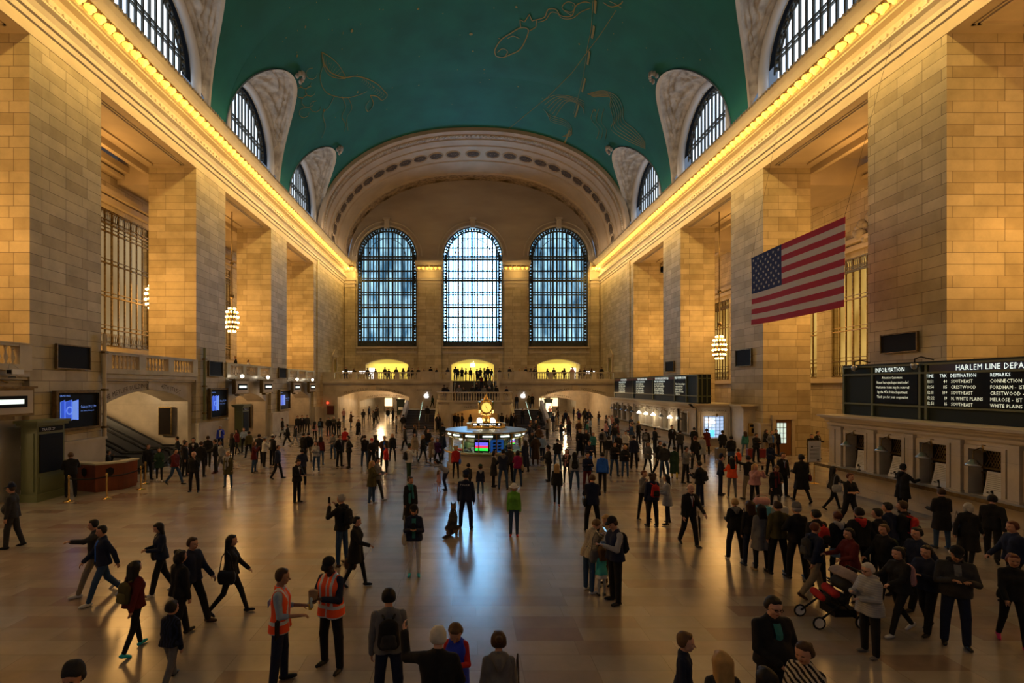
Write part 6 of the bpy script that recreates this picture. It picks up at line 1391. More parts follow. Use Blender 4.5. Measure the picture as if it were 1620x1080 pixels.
# ================================================================ who stands where
LW = {'walk': 'walking', 'stride': 'striding', 'step': 'walking', 'stand': 'standing', 'wide': 'standing', 'shift': 'standing', 'close': 'standing', 'bend': 'bending', 'sit': 'sitting'}
AW = {'photo': 'taking a photo', 'cam': 'taking a photo', 'phone': 'holding a phone', 'read': 'looking down at hands', 'up': 'raising an arm', 'hip': 'hand on hip', 'cross': 'arms folded', 'chin': 'hand at face', 'wide': 'arm stretched out'}
HW_ = {'k': 'black', 'b': 'dark', 'n': 'brown', 'y': 'blond', 'g': 'grey', 'w': 'white', 'r': 'auburn'}
def parse(s):
    P = {}
    for t in s.split():
        k, v = t[0], t[1:]
        if k == 'T': P['top'], P['tc'] = v.split('/')
        elif k == 'B': P['bottom'], P['bc'] = v.split('/')
        elif k == 'h': a = v.split('/'); P['hair'] = a[0]; P['hc'] = a[1] if len(a) > 1 else 'b'
        elif k == 'l': P['legs'] = v
        elif k == 'a': a = v.split(','); P['arms'] = (a[0], a[-1])
        elif k == 's': P['skin'] = v
        elif k == 'S': P['sc'] = v
        elif k == 'f': P['fem'] = 1
        elif k == 'c': P['child'] = 1
        elif k == 'k': P['hat'], P['hatc'] = v.split('/')
        elif k in 'ntLwb': P[{'n': 'nod', 't': 'turn', 'L': 'lean', 'w': 'wide', 'b': 'belly'}[k]] = float(v)
        elif k == 'X': P.setdefault('acc', []).append(v)
        elif k == '.': q = v.split('='); P[q[0]] = (float(q[1]) if q[1].lstrip('-').replace('.', '').isdigit() else q[1]) if len(q) > 1 else 1
    if P.get('skirt') and 'bottom' not in P: P['bottom'] = 'leggings'
    P.setdefault('bottom', 'trousers'); return P
def zone(x, y, z=0):
    px = VX+(x-CX)*FP/y
    if z > 4.5: return 'on the left balcony' if x < -18 else ('on the far balcony, left part' if px < 705 else 'on the far balcony at the stair head' if px < 795 else 'on the far balcony, right part')
    if z > .5: return 'on the grand stair landing' if abs(x-.05) < 4 and y < 59 else ('on the upper stair flight' if abs(x-.05) < 3 else 'on the left stair' if x < 0 else 'on the right stair')
    d = math.hypot(x-bx, y-by)
    if d < 4.6: return 'in front of the information booth' if y < by-1.5 and abs(x-bx) < 2.6 else ('left of the information booth' if x < bx-1 else 'right of the information booth' if x > bx+1 else 'behind the information booth')
    if y < 8.6: return 'at the bottom edge, '+('left' if px < 540 else 'centre' if px < 1000 else 'right')
    if y < 14: return 'in the left foreground' if px < 590 else 'in the centre foreground' if px < 1080 else 'in the right foreground'
    if px > 1240 and y < 24: return 'near the right ticket office'
    if y < 24: return 'on the left of the floor' if px < 590 else 'in the middle of the floor' if px < 1000 else 'right of the middle floor'
    if x < -9: return 'near the escalators' if y < 35 else 'by the left track arches'
    if y > 58: return 'in the left passage' if x < 0 else 'in the right passage'
    if x > 8: return 'by the far ticket windows'
    if y > 43: return 'below the left stair' if x < -3 else 'below the right stair' if x > 3 else 'under the stair arch'
    return 'behind and left of the booth' if x < 0 else 'behind and right of the booth'
PEOPLE = []; BAGS = []
def garment(P):
    return {'suit': 'suit', 'long': 'long coat', 'tee': 't-shirt', 'puffer': 'puffer jacket'}.get(P.get('top', 'jacket'), P.get('top', 'jacket'))
def describe(P, x, y, z=0):
    c = P.get('tc', 'black'); who = 'child' if P.get('child') else 'person'
    s = f"{who} in {CW.get(c, c)} {garment(P)}"
    if P.get('vest') == 'hivis': s = 'person in orange safety vest'
    e = []
    if P.get('hat'): e.append(f"{CW.get(P.get('hatc', 'black'), P.get('hatc', 'black'))} {P['hat'] if P['hat'] not in ('peaked', 'brim', 'floppy') else {'peaked': 'peaked cap', 'brim': 'hat', 'floppy': 'sun hat'}[P['hat']]}")
    elif P.get('hair') in ('long', 'longer', 'pony', 'tail', 'bun'): e.append(f"{HW_[P.get('hc', 'b')]} hair")
    bc = P.get('bc', 'black')
    if bc not in ('black', 'charcoal', 'navy') and P.get('bottom') and z < 4.5: e.append(f"{CW.get(bc, bc)} {P['bottom'] if P['bottom'] not in ('baggy', 'jeans') else 'trousers'}")
    if P.get('skirt'): e.append(f"{CW.get(P['skirt'], P['skirt'])} skirt")
    act = LW[P.get('legs', 'stand')]; aw = [AW[a] for a in P.get('arms', ('down', 'down')) if isinstance(a, str) and a in AW]
    if aw: act = aw[0]
    if z > 4.5: act = 'standing'
    core = s+(' and '+e[0] if e else ''); full = f"{core}, {act} {zone(x, y, z)}"
    return core, full, (e[1] if len(e) > 1 else None)
def add_person(px, py, face, H, spec, label=None, z=0, res=None):
    P = parse(spec) if isinstance(spec, str) else spec; P['H'] = H; x, y, _ = on_floor(px, py, z) if z < 4 else (px, py, z); rz = radians(face)
    res = res or (.013 if y < 13.5 else .018 if y < 21 else .026); J, parts = figure_parts(P, res)
    core, full, ex = describe(P, x, y, z); t = place_figure(parts, (x, y, z), rz, full); t['_z'] = z; PEOPLE.append([t, core, full, ex, label, x, y]); R = lambda v: (x+v[0]*cos(rz)-v[1]*sin(rz), y+v[0]*sin(rz)+v[1]*cos(rz), z+v[2])
    for a in P.get('acc', []):
        kind, col = a.split(':')[:2]; sd = -1 if kind.endswith('R') else 1; k = J['k']
        if kind.startswith('bp'):
            g = .19 if P.get('top') in ('puffer', 'coat', 'jacket') else .175; o = place_prop('backpack', '', 'backpack', None, R(J['T'](0, -g, .27)), rz, parts=backpack_parts(k*(1.08 if kind == 'bpX' else .95), CN[col], CN[a.split(':')[2]] if a.count(':') > 1 else None, min(.02, res))); BAGS.append([o, f"{CW.get(col, col)} backpack worn by the {core}", x, y])
        elif kind.startswith('bag'):
            o = place_prop('shoulder_bag', '', 'bag', None, R(np.array(J['T'](sd*.235, .0, -.02))), rz+pi/2, parts=bag_parts(.17, .14, .055, .40*k, CN[col], min(.016, res))); BAGS.append([o, f"{CW.get(col, col)} shoulder bag carried by the {core}", x, y])
        elif kind.startswith('hb'):                            # bag held in the hand
            arm = J['arms'][0 if sd > 0 else 1]; p = np.array(arm[2])+arm[3]*.09; o = place_prop('handbag', '', 'bag', None, R(p+np.array((0, 0, -.30))), rz+pi/2, parts=bag_parts(.15, .13, .06, .13, CN[col], min(.016, res))); BAGS.append([o, f"{CW.get(col, col)} bag held by the {core}", x, y])
        elif kind.startswith('ph'):
            arm = J['arms'][0 if sd > 0 else 1]; p = np.array(arm[2])+arm[3]*.11+np.array((0, -.02, .02)); o = thing('phone', '', 'phone', R(p), rz); mat('phone_lit', (.4, .7, 1), .3, emit=.8, ecol=(.4, .75, 1)); MB(['black']).box(-.04, .04, -.006, .006, -.01, .14).build('case', o); MB(['phone_lit' if col == 'lit' else 'black']).box(-.034, .034, .006, .008, 0, .13).build('screen', o); o.rotation_euler = (radians(-35 if 'phone' in P['arms'] or 'read' in P['arms'] else 0), 0, rz); BAGS.append([o, f"phone held by the {core}", x, y])
    return t, J, R
A = add_person
# ---- left foreground
A(20, 866, -70, 1.78, 'Tsuit/charcoal Btrousers/charcoal kpeaked/navy adown lstep b.04 w1.1', 'person in dark uniform and peaked cap walking at the left edge')
A(150, 938, -55, 1.66, 'Tjacket/charcoal Bjeans/khaki hshort/k awide,back lstride Swhite')
A(163, 950, -40, 1.64, 'Tjacket/navy Bjeans/denim hshort/k aback,swing lstride Swhite .inner=blue')
A(255, 938, -50, 1.58, 'Tjacket/navy Btrousers/black hlong/k f aread lwalk Swhite XbagR:black n25')
A(303, 984, 75, 1.68, 'Tjacket/navy Btrousers/black hshort/b aswing,back lstride Sbrown')
A(365, 971, 95, 1.62, 'Tjacket/black Bleggings/black hlong/k f aswing,down lstride XbagR:black')
A(212, 1030, 160, 1.56, 'Tjacket/maroon Bleggings/black hlong/k f aswing,back lwalk Scyan Xbp:olive')
A(284, 1010, 150, 1.60, 'Tjacket/black Btrousers/black hcurly/k adown lwalk')
A(270, 1078, 165, 1.32, 'c Tpuffer/navy Bbaggy/grey hshort/k adown lwalk Sblack .tmat=cloth_mottle')
A(118, 1325, 10, 1.74, 'Tjacket/charcoal Btrousers/black hshort/k kbeanie/charcoal', 'person in grey beanie cut off at the bottom left')
v1, J1, R1 = A(443, 1085, 98, 1.78, 'Tshirt/paleblue Btrousers/navy hshort/b ahold,hold lwide .vest=hivis n8 sm .sleeve=.7', 'person in orange vest over blue shirt holding a drink, left one')
v2, J2, R2 = A(524, 1057, -22, 1.80, 'Tsweater/navy Btrousers/black hshort/g kcap/black aphone,phone lwide .vest=hivis sd .glasses n22', 'person in black cap and orange vest holding a paper bag')
A(541, 894, -112, 1.80, 'Tjacket/black Bjeans/denim hshort/g acam,cam lstand Xbp:black Xph:dark Sbrown')
A(563, 927, 78, 1.60, 'Tcoat/black Bleggings/black hshort/k f aback,fwd lwalk .hem=-.3 Xhb:brown')
A(655, 911, 3, 1.70, 'Tjacket/navy Bleggings/white hbob/b kcap/black f aphone lclose Scyan .inner=teal XbagR:cream Xph:dark n18')
A(649, 836, 22, 1.68, 'Tlong/black Bleggings/teal hbun/b f adown lwalk .scarf=teal t15')
pol, JP, RP = A(737, 836, 168, 1.80, 'Tjacket/navy Btrousers/navy kpeaked/navy hshort/k adown lwide w1.12', 'police officer in navy uniform holding a dog on a chain')
A(813, 848, -3, 1.58, 'Tjacket/green Bjeans/denim hbob/g kfloppy/white f adown lclose Sred Xbp:charcoal .hem=-.05')
A(706, 776, -70, 1.62, 'Tsweater/lightgrey Bjeans/navy hlong/k f afwd lbend L48 n10')
A(694, 778, 60, .98, 'c Tjacket/pink Bleggings/pink hlong/n f adown lstand Spink')
A(721, 757, 175, 1.60, 'Tpuffer/red Bleggings/black hcurly/y f adown lstand XbagR:blue')
A(760, 783, 185, 1.34, 'c Tjacket/navy Bjeans/denim hshort/b kcap/darkgreen adown lstand Swhite .hood=lightgrey')
A(741, 775, 180, 1.25, 'c Tjacket/charcoal Btrousers/black hshort/k adown lwalk')
A(781, 770, 85, 1.62, 'Tcoat/charcoal Bleggings/black hbob/k f aphone lstand .scarf=white')
A(796, 774, 178, 1.76, 'Tjacket/navy Bjeans/denim hshort/k afwd lwide .hood=grey')
A(806, 762, 200, 1.72, 'Tjacket/charcoal Btrousers/black hshort/k kbeanie/grey aphone lstand')
A(819, 769, 170, 1.62, 'Tjacket/magenta Bjeans/denim hbob/k f achin,down lwide XbagR:tan')
A(881, 799, 165, 1.60, 'Tjacket/black Bleggings/black hlong/y f adown lwalk Spink')
A(909, 774, 172, 1.64, 'Tjacket/lightgrey Bjeans/denim hlong/k f adown lwide Xbp:black')
A(929, 776, 8, 1.66, 'Tsweater/navy Btrousers/maroon hshort/k aphone lstand')
A(937, 842, 176, 1.80, 'Tsuit/navy Btrousers/black hshort/n aphone lwide Xbag:black', 'person in navy suit with black bag, back turned, behind the family')
A(953, 778, 165, 1.72, 'Tjacket/blue Btrousers/black hshort/k adown lwalk .hood=blue')
A(932, 936, 118, 1.62, 'Tsweater/cream Bjeans/denim hshort/n f aphone lstand L14 n38 Swhite w1.1 .tmat=cloth_stripe .hem=-.12 XbagR:grey Xph:lit', 'person in striped sweater looking down at a phone')
A(942, 928, 8, 1.34, 'c Tjacket/navy Bleggings/maroon hlong/b f aphone lclose n32 .tmat=cloth_mottle Sgrey', 'child in dark patterned jacket between the striped sweater and the couple')
A(962, 925, -60, 1.62, 'Tjacket/tan Btrousers/brown hshort/y f aphone lclose n30', 'blond person half hidden behind the person in black cap')
A(952, 942, 195, 1.12, 'c Tdress/aqua .skirt=white Bleggings/lightgrey hlong/n f adown,phone lclose Sblack .skirtlen=-.22 .hem=-.10', 'small child in sparkling aqua top and white skirt')
A(973, 953, -72, 1.80, 'Tsweater/lightgrey Btrousers/black hshort/b kcap/black aphone lstand n26 .vest=navy .vhem=-.06 Xbp:black:navy Xph:lit', 'person in black cap and navy body warmer with a backpack')
# ---- right of centre
A(1018, 822, 25, 1.68, 'Tshirt/grey Bleggings/black hshort/r f aphone,chin lwide .boots')
A(1032, 833, 190, 1.72, 'Tjacket/navy Btrousers/black hcurly/b adown lstand Xbp:red:black')
A(1056, 829, -110, 1.62, 'Tcoat/lightgrey Bleggings/black hlonger/k f ahold lwide .boots .hem=-.26')
A(1090, 862, 8, 1.78, 'Tsuit/black Btrousers/black hbald/w aswing,down lwalk sp L6', 'old person in dark suit striding with an umbrella')
A(1107, 802, -140, 1.72, 'Tjacket/black Btrousers/navy hshort/k aphone lstand Swhite Xbp:black')
A(1085, 764, 40, 1.72, 'Tsweater/grey Btrousers/black hshort/k acam lwide')
A(1140, 783, 65, 1.68, 'Tjacket/navy Btrousers/navy kpeaked/navy hshort/k aread lstand', 'police officer in navy uniform beside the orange hoodie')
A(1158, 788, 172, 1.64, 'Tjacket/orange Bleggings/grey hlonger/k f afwd lstand Slightgrey')
A(1184, 790, 190, 1.76, 'Tshirt/black Btrousers/khaki hshort/k aup,down lwide')
A(1194, 802, 5, 1.62, 'Tpuffer/pink Bleggings/black hlong/y f aphoto lstand Xph:dark')
A(1227, 806, -5, 1.64, 'Tcoat/black Bleggings/black hbun/n f aread,pull lstand n32 .scarf=maroon')
A(1238, 785, 5, 1.80, 'Tsuit/black Btrousers/black hshort/b .glasses .inner=paleblue adown lstand XhbR:black')
A(1268, 794, 172, 1.92, 'Tlong/black Bleggings/black hshort/k sd ahold lstride .hem=-.42 XbagR:maroon')
A(1318, 806, 85, 1.64, 'Tjacket/charcoal Bleggings/black hlong/k f afwd lstride XbagR:lightgrey')
A(1344, 832, 10, 1.74, 'Ttee/black Btrousers/black hshort/r across lwalk')
A(1428, 812, 95, 1.72, 'Tcoat/black Btrousers/black hshort/k kbeanie/black alean lstand .hood=black', 'person in black hood leaning on the ticket counter')
# the line of people with their backs turned
A(1163, 885, 172, 1.60, 'Tjacket/black Btrousers/black hshort/y f ahold lwide Swhite XbagR:denim .hood=grey')
A(1187, 895, 186, 1.64, 'Tjacket/black Bjeans/navy hlong/b f adown lstand Snavy')
A(1204, 903, 184, 1.63, 'Tlong/grey Bleggings/black hlong/k f adown lstand Stan .hem=-.36')
A(1231, 908, 184, 1.76, 'Tjacket/olive Btrousers/black hshort/b adown,embrace lwide', 'person in olive jacket with an arm around the grey coat')
A(1261, 915, 182, 1.76, 'Tjacket/black Btrousers/black hshort/g kbeanie/grey ahip,hold lwide')
A(1292, 926, 190, 1.72, 'Tpuffer/black Btrousers/black hshort/k adown lstand Xbp:red:black')
A(1326, 920, 178, 1.62, 'Tjacket/black .skirt=lightdenim Bleggings/black hshort/r f apocket lstand .hood=lightgrey XbagR:black')
A(1360, 925, 176, 1.76, 'Tpuffer/black Btrousers/black hshort/k apocket lstand .hood=red')
A(1390, 925, 200, 1.74, 'Tjacket/black Btrousers/black hshort/k ahold lstand t20')
A(1406, 912, 195, 1.76, 'Tjacket/navy Btrousers/black hshort/k ahold lstand t20')
A(1430, 912, 215, 1.80, 'Tjacket/black Btrousers/charcoal hshort/b ahold lwide Xbp:red:black')
A(1288, 944, 95, 1.64, 'Tjacket/navy Btrousers/khaki hshort/r aswing,back lstride Xbp:charcoal Sbrown')
A(1400, 946, -85, 1.60, 'Tjacket/black Btrousers/black hshort/n aback,swing lwalk Xbp:darkgreen:green')
A(1423, 1003, -82, 1.64, 'Tjacket/black Bleggings/black hbun/k f afwd lstride Xbp:pink:red Swhite', 'person in black striding left with a pink backpack')
A(1376, 1037, -80, 1.56, 'Tpuffer/lightgrey Btrousers/black hshort/w f aread,phone lstand sp n14 Sgrey .hood=lightgrey .hem=-.14 .tmat=cloth_quilt w1.06 .glasses', 'white haired person in grey quilted jacket facing the stroller')
A(1345, 958, -85, 1.62, 'Tjacket/maroon Btrousers/black hshort/k f apush lwalk', 'person in maroon pushing the stroller')
A(1512, 1022, -32, 1.76, 'Tjacket/charcoal Btrousers/navy hshort/w kcap/black aphone lstand b.05 w1.2 sm n28 .hood=black .inner=grey', 'stout person in black cap looking down at a phone')
A(1467, 1000, -70, 1.62, 'Tjacket/navy Btrousers/black hshort/k aphone lwalk')
A(1452, 962, -80, 1.70, 'Tjacket/navy Btrousers/black hshort/k aback,swing lstride')
A(1490, 868, 168, 1.68, 'Tcoat/black Bjeans/denim hshort/b ahold lstand')
A(1532, 898, 120, 1.64, 'Tlong/black Bleggings/black hbob/g f aback,swing lwalk Swhite Xbag:tan .hem=-.44')
A(1570, 887, 130, 1.76, 'Tjacket/black Btrousers/black hshort/k aswing,back lstride')
A(1604, 950, -100, 1.70, 'Tjacket/navy Btrousers/black hshort/r aback,swing lwalk')
A(1602, 1020, -30, 1.62, 'Tjacket/black Bleggings/black hbun/r f sm aback,swing lwalk Shotpink')
# ---- bottom edge
A(615, 1132, 188, 1.74, 'Tsweater/grey Btrousers/navy hshort/k adown lstand Xbp:black:charcoal w1.1')
A(693, 1235, 175, 1.76, 'Tjacket/black Btrousers/black hshort/w araise,read lstand w1.1 sp', 'white haired person in black jacket raising a hand at the bottom edge')
A(722, 1141, -8, 1.46, 'c Tsweater/red Btrousers/navy hshort/n aphone lstand n35 .vest=brightblue .vhem=-.2', 'child in bright blue body warmer with red sleeves')
A(789, 1222, 180, 1.64, 'Tjacket/grey Bjeans/denim hbun/b f adown lstand .hood=grey XbagR:brown', 'person in grey hoodie with dark bun at the bottom edge')
A(1081, 1168, 62, 1.45, 'c Tjacket/navy Btrousers/black hshort/n adown lstand sp', 'child in navy jacket looking right at the bottom edge')
A(1143, 1262, 178, 1.60, 'Tjacket/charcoal Btrousers/black hlonger/y f adown lstand', 'long blond haired person seen from behind at the bottom edge')
A(1221, 1160, 4, 1.80, 'Tjacket/black Btrousers/black hshort/k .glasses .inner=teal afront lstand w1.18 b.05 sp n12', 'broad person in black jacket and glasses, hands clasped')
A(1213, 1290, 180, 1.55, 'Tjacket/charcoal Btrousers/black hlong/k f adown lstand', 'dark haired person cut off at the bottom, below the clasped hands')
A(1275, 1248, -60, 1.66, 'Tsweater/cream Btrousers/black hpony/b f ahold lstand .tmat=cloth_chevron n12 w1.08', 'person in black and white zigzag top with a ponytail')
# ---- middle distance, left
for a in """470 795 62 1.70 Tsuit/black Btrousers/black hshort/b aread n28 lclose
478 767 200 1.66 Tjacket/navy Btrousers/black hshort/k aphone
500 746 -10 1.62 Tjacket/lightgrey Bjeans/denim hlong/b f aphone lwide Swhite Xbp:charcoal
480 731 150 1.74 Tjacket/black Btrousers/black hshort/k adown
488 730 178 1.76 Tjacket/black Btrousers/khaki hshort/k apocket lwide
508 735 170 1.62 Tjacket/maroon Bjeans/denim hlong/k f adown
537 738 60 1.80 Tsuit/black Btrousers/black hshort/b apocket lstand
552 740 -60 1.78 Tsuit/black Btrousers/black hshort/k ahip lstand
546 716 182 1.68 Tsweater/red Btrousers/black hshort/b adown
527 726 -20 1.60 Tshirt/grey Bjeans/denim hcurly/k f ahold lwide
567 693 0 1.66 Tlong/black Bleggings/lightgrey hbob/k f ahold lwalk
577 738 175 1.78 Tjacket/black Bjeans/denim hshort/b aup,down lwide
588 743 30 1.70 Tjacket/black Btrousers/black hshort/k kcap/red ahold lwide
594 736 180 1.72 Tjacket/charcoal Btrousers/black hcurly/b aphone lstand
608 739 5 1.76 Tjacket/brown Btrousers/black hshort/k ahold lwide .inner=blue
611 753 -70 1.62 Tjacket/red Bleggings/black hbob/k f apocket lstand Swhite
621 730 0 1.68 Tjacket/black Bleggings/black hlong/y f adown lwide .boots
641 712 -90 1.74 Tsuit/charcoal Btrousers/black hshort/b adown lwalk
656 727 20 1.66 Tcoat/beige Bleggings/black hlong/b f adown lwalk
647 761 120 1.76 Tjacket/white Btrousers/darkgreen hshort/b kbeanie/darkgreen acam lstand Xbp:black
669 732 60 1.68 Tjacket/black Bleggings/black hlong/y f ahold lwalk
684 738 170 1.64 Tcoat/khaki Bleggings/black hshort/y f adown lstand
692 739 20 1.64 Tjacket/purple Bleggings/black hbob/k f adown lwide XbagR:lightgrey
700 727 150 1.72 Tjacket/navy Btrousers/navy hshort/k adown lwalk
588 797 75 1.66 Tcoat/olive Bjeans/denim hlong/y f aphone lstand Swhite .hem=-.22
596 792 80 1.74 Tjacket/grey Bjeans/charcoal hshort/k kcap/black aread lwalk Swhite
627 685 100 1.64 Tjacket/lightgrey Bjeans/navy hlong/k f adown
638 684 180 1.76 Tjacket/black Btrousers/khaki hshort/k apocket lwide
693 682 10 1.74 Tsuit/black Btrousers/black hshort/n apocket lstand
498 697 178 1.62 Tjacket/pink Bleggings/black hlong/k f adown Xbp:black
507 691 172 1.68 Tjacket/black Bjeans/lightdenim hshort/k adown Xbp:denim
520 690 0 1.74 Tjacket/black Btrousers/black hshort/k apocket
528 688 10 1.72 Tjacket/charcoal Btrousers/black hshort/g across
536 690 -10 1.60 Tjacket/black Btrousers/black hbob/k f ahold
234 759 60 1.74 Tjacket/black Btrousers/black hshort/k adown lstand
252 761 30 1.62 Tcoat/darkgreen Bleggings/black hbob/k f ahold lwalk Swhite .hem=-.22
277 766 80 1.70 Tjacket/maroon Bjeans/denim hshort/k aback,swing lstride Xbp:charcoal
307 778 8 1.74 Tjacket/black Btrousers/black hbald/g .glasses achin,down lwide sp
361 771 0 1.62 Tcoat/olive Bjeans/denim hshort/y f adown lwide .scarf=lightgrey .hem=-.30
293 753 100 1.76 Tsuit/black Btrousers/black hshort/k adown lwide
306 745 20 1.78 Tsuit/black Btrousers/black hshort/k adown lstand
318 754 178 1.76 Tsuit/black Btrousers/black hshort/b apocket lwide
329 738 -160 1.76 Tjacket/black Btrousers/black hshort/b ahold lwalk
341 748 -60 1.76 Tjacket/black Btrousers/black hshort/k afwd lwide Smaroon
349 744 -40 1.62 Tjacket/lightgrey Btrousers/grey hshort/n f aback,swing lstride
349 713 10 1.76 Tjacket/brightblue Btrousers/navy hshort/g .inner=white achin,down lstand
367 727 150 1.64 Tjacket/black Bleggings/black hlong/b f adown lwide
375 718 -30 1.66 Tjacket/maroon Bleggings/black hlong/k f adown lwalk
386 716 10 1.70 Tshirt/paleblue Btrousers/black hshort/b ahold lstand
394 724 -120 1.70 Tpuffer/olive Btrousers/black hshort/k adown lwalk
402 747 100 1.62 Tcoat/maroon Bjeans/denim hlong/n f acam lwide .hem=-.22
418 740 130 1.70 Tsweater/white Btrousers/black hshort/b kcap/lightgrey acam lstand Swhite
431 736 150 1.76 Tjacket/black Btrousers/black hshort/k kcap/white aup,down lwide
439 757 95 1.66 Tjacket/navy Btrousers/black hshort/b adown lwalk
410 733 -170 1.72 Tjacket/charcoal Btrousers/black hshort/k adown
281 738 -60 1.72 Tjacket/black Btrousers/black hshort/k adown lwalk
292 743 -100 1.64 Tjacket/brown Bleggings/charcoal hbob/r f ahold lwalk
455 706 -80 1.70 Tjacket/black Btrousers/black hshort/k aback,swing lstride Swhite
467 707 90 1.66 Tjacket/charcoal Btrousers/lightgrey hlong/k f adown lstride
447 690 -60 1.68 Tjacket/black Btrousers/black hshort/k adown lwalk Xhb:lightgrey
471 686 20 1.74 Tjacket/black Btrousers/black hshort/k adown lwalk
478 685 20 1.76 Tsuit/black Btrousers/black hshort/k adown lwalk
486 684 30 1.72 Tjacket/charcoal Btrousers/black hshort/k adown lwalk
831 747 -140 1.70 Tlong/navy Btrousers/black hlong/k f ahold lwide
847 735 185 1.74 Tlong/brown Btrousers/brown hshort/k apocket lstand
858 731 160 1.68 Tsweater/paleblue Btrousers/navy hshort/n ahold lwalk
868 761 -80 1.68 Tjacket/black Btrousers/black hshort/k kbeanie/black aphone lstand XbagR:cream
882 742 172 1.66 Tjacket/black Bjeans/denim hshort/k ahold lwide
897 765 -20 1.62 Tjacket/black Bleggings/charcoal hlong/b f aphone lstand .scarf=pink
917 721 0 1.74 Tlong/black Btrousers/black hshort/y ahold lstand
927 722 10 1.74 Tjacket/black Btrousers/black hshort/n ahold lstand
938 724 0 1.62 Tjacket/teal Btrousers/black hbob/k f ahold lwalk
932 745 5 1.60 Tjacket/navy Btrousers/blue hshort/b aphone lstand
953 718 150 1.68 Tjacket/grey Btrousers/black hshort/k adown lstand Xbp:black
972 753 10 1.72 Tjacket/black Bjeans/denim hshort/b aphone lwide
989 755 -10 1.60 Tjacket/black Bjeans/denim hbob/y f aphone lstand Sbrown
1003 741 180 1.82 Tsuit/navy Btrousers/black hshort/k adown lstand XhbR:black
1025 748 5 1.64 Tcoat/grey Bleggings/black hlong/b f ahold lwalk .hem=-.14
1043 750 30 1.74 Tjacket/black Btrousers/black hshort/b adown lwalk
1051 756 170 1.72 Tjacket/charcoal Bjeans/denim hshort/k apocket lwide
1067 757 160 1.60 Tlong/darkgreen Bleggings/yellow hshort/k f adown lwalk
1063 712 0 1.78 Tsuit/black Btrousers/black hshort/b .inner=paleblue aswing,down lwalk
1100 742 -170 1.80 Tsuit/black Btrousers/black hshort/r apocket lwide
1111 733 175 1.66 Tcoat/lightgrey Bleggings/black hshort/w f ahold lstand
1118 719 178 1.72 Tcoat/maroon Btrousers/black hshort/b ahold lstand
1143 724 150 1.72 Tjacket/black Btrousers/black hshort/b kcap/black ahold lstand
1157 739 178 1.74 Tpuffer/black .skirt=denim Bleggings/black hshort/k ahold lstand Xbp:black
1168 744 175 1.24 c Tjacket/orange Bleggings/brown hshort/b adown lstand
1179 722 170 1.62 Tjacket/teal Bjeans/lightdenim hlong/b f adown lwide
1196 731 5 1.72 Tjacket/black Btrousers/black hshort/b aphone lstand
1212 720 20 1.68 Tjacket/black Btrousers/beige hlong/b f ahold lstand
1221 724 0 1.74 Tsweater/grey Btrousers/black hshort/n apocket lstand .inner=blue
1228 722 -20 1.74 Tjacket/black Btrousers/black hshort/k adown lstand
1264 714 10 1.74 Tjacket/black Btrousers/black hshort/b kcap/brown across lstand
1274 715 -10 1.76 Tjacket/brown Btrousers/black hshort/g kcap/grey ahold lstand
1284 733 -20 1.72 Tjacket/black Btrousers/black hshort/b ahold lstand
1293 726 20 1.72 Tsuit/black Btrousers/black hshort/b ahold lstand
1219 752 10 1.66 Tjacket/navy Btrousers/black hshort/k sd ahold lwide
1098 716 150 1.72 Tjacket/black Btrousers/black hshort/k ahold lstand
1076 724 170 1.74 Tjacket/charcoal Btrousers/black hshort/k aphone lstand
1036 716 100 1.72 Tjacket/black Btrousers/black hshort/k ahold lstand
1022 718 150 1.70 Tjacket/charcoal Bjeans/grey hshort/b adown lwide Xbp:grey
1010 702 30 1.74 Tjacket/black Btrousers/black hshort/k kbeanie/yellow ahold lstand
990 722 -30 1.64 Tsweater/white Btrousers/black hshort/k acam lstand
978 730 10 1.70 Tjacket/black Btrousers/black hshort/g kcap/charcoal ahold lstand
963 734 170 1.66 Tjacket/black Btrousers/grey hbob/k f adown lstand .scarf=lightgrey""".split('\n'):
    q = a.split(' ', 4); A(float(q[0]), float(q[1]), float(q[2]), float(q[3]), q[4])
cl_ = parse('Tshirt/navy Btrousers/black hshort/k aphone lstand n18'); cl_['H'] = 1.56; J, pp = figure_parts(cl_, .02); ca = .78-pi/2; t = place_figure(pp, (bx+1.62*cos(ca), by+1.62*sin(ca), 0), ca+pi/2, ''); PEOPLE.append([t, 'clerk in navy shirt', '', None, 'clerk in navy shirt inside the round information booth', bx, by])
# officers at the desk
A(112, 786, -140, 1.82, 'Tjacket/black Btrousers/black hshort/n aread,chin lstand b.05 w1.12', 'police officer standing at the left end of the security desk')
x, y = -17.6, 23.6; P = parse('Tjacket/black Btrousers/black hshort/k achin,hold lstand'); P['H'] = 1.5; J, pp = figure_parts(P, .02); t = place_figure(pp, (x, y, 0), radians(120), ''); PEOPLE.append([t, 'police officer in black', 'police officer leaning behind the red wooden security desk', None, 'police officer leaning behind the red wooden security desk', x, y])
# ---- far crowd: twenty figures with shared shapes, own colours
POOL = []
random.seed(5)
for i in range(22):
    fem = i % 2; spec = random.choice(['Tjacket/black', 'Tcoat/black', 'Tjacket/navy', 'Tpuffer/black', 'Tsweater/grey', 'Tsuit/black'])+' '+random.choice(['Btrousers/black', 'Bjeans/navy'])+' '+(random.choice(['hlong', 'hbob', 'hbun']) if fem else 'hshort')+'/k '+('f ' if fem else '')+'a'+random.choice(['down', 'pocket', 'hold', 'phone', 'swing,back', 'cross', 'cam' if i % 5 == 0 else 'hold'])+' l'+random.choice(['stand', 'wide', 'walk', 'shift', 'step'])
    P = parse(spec); P['H'] = 1.72; J, pp = figure_parts(P, .036); POOL.append((P, pp))
TCOL = ['black']*7+['navy']*4+['charcoal']*4+['grey', 'lightgrey', 'brown', 'tan', 'olive', 'maroon', 'red', 'teal', 'white', 'paleblue', 'beige', 'purple', 'denim', 'pink']
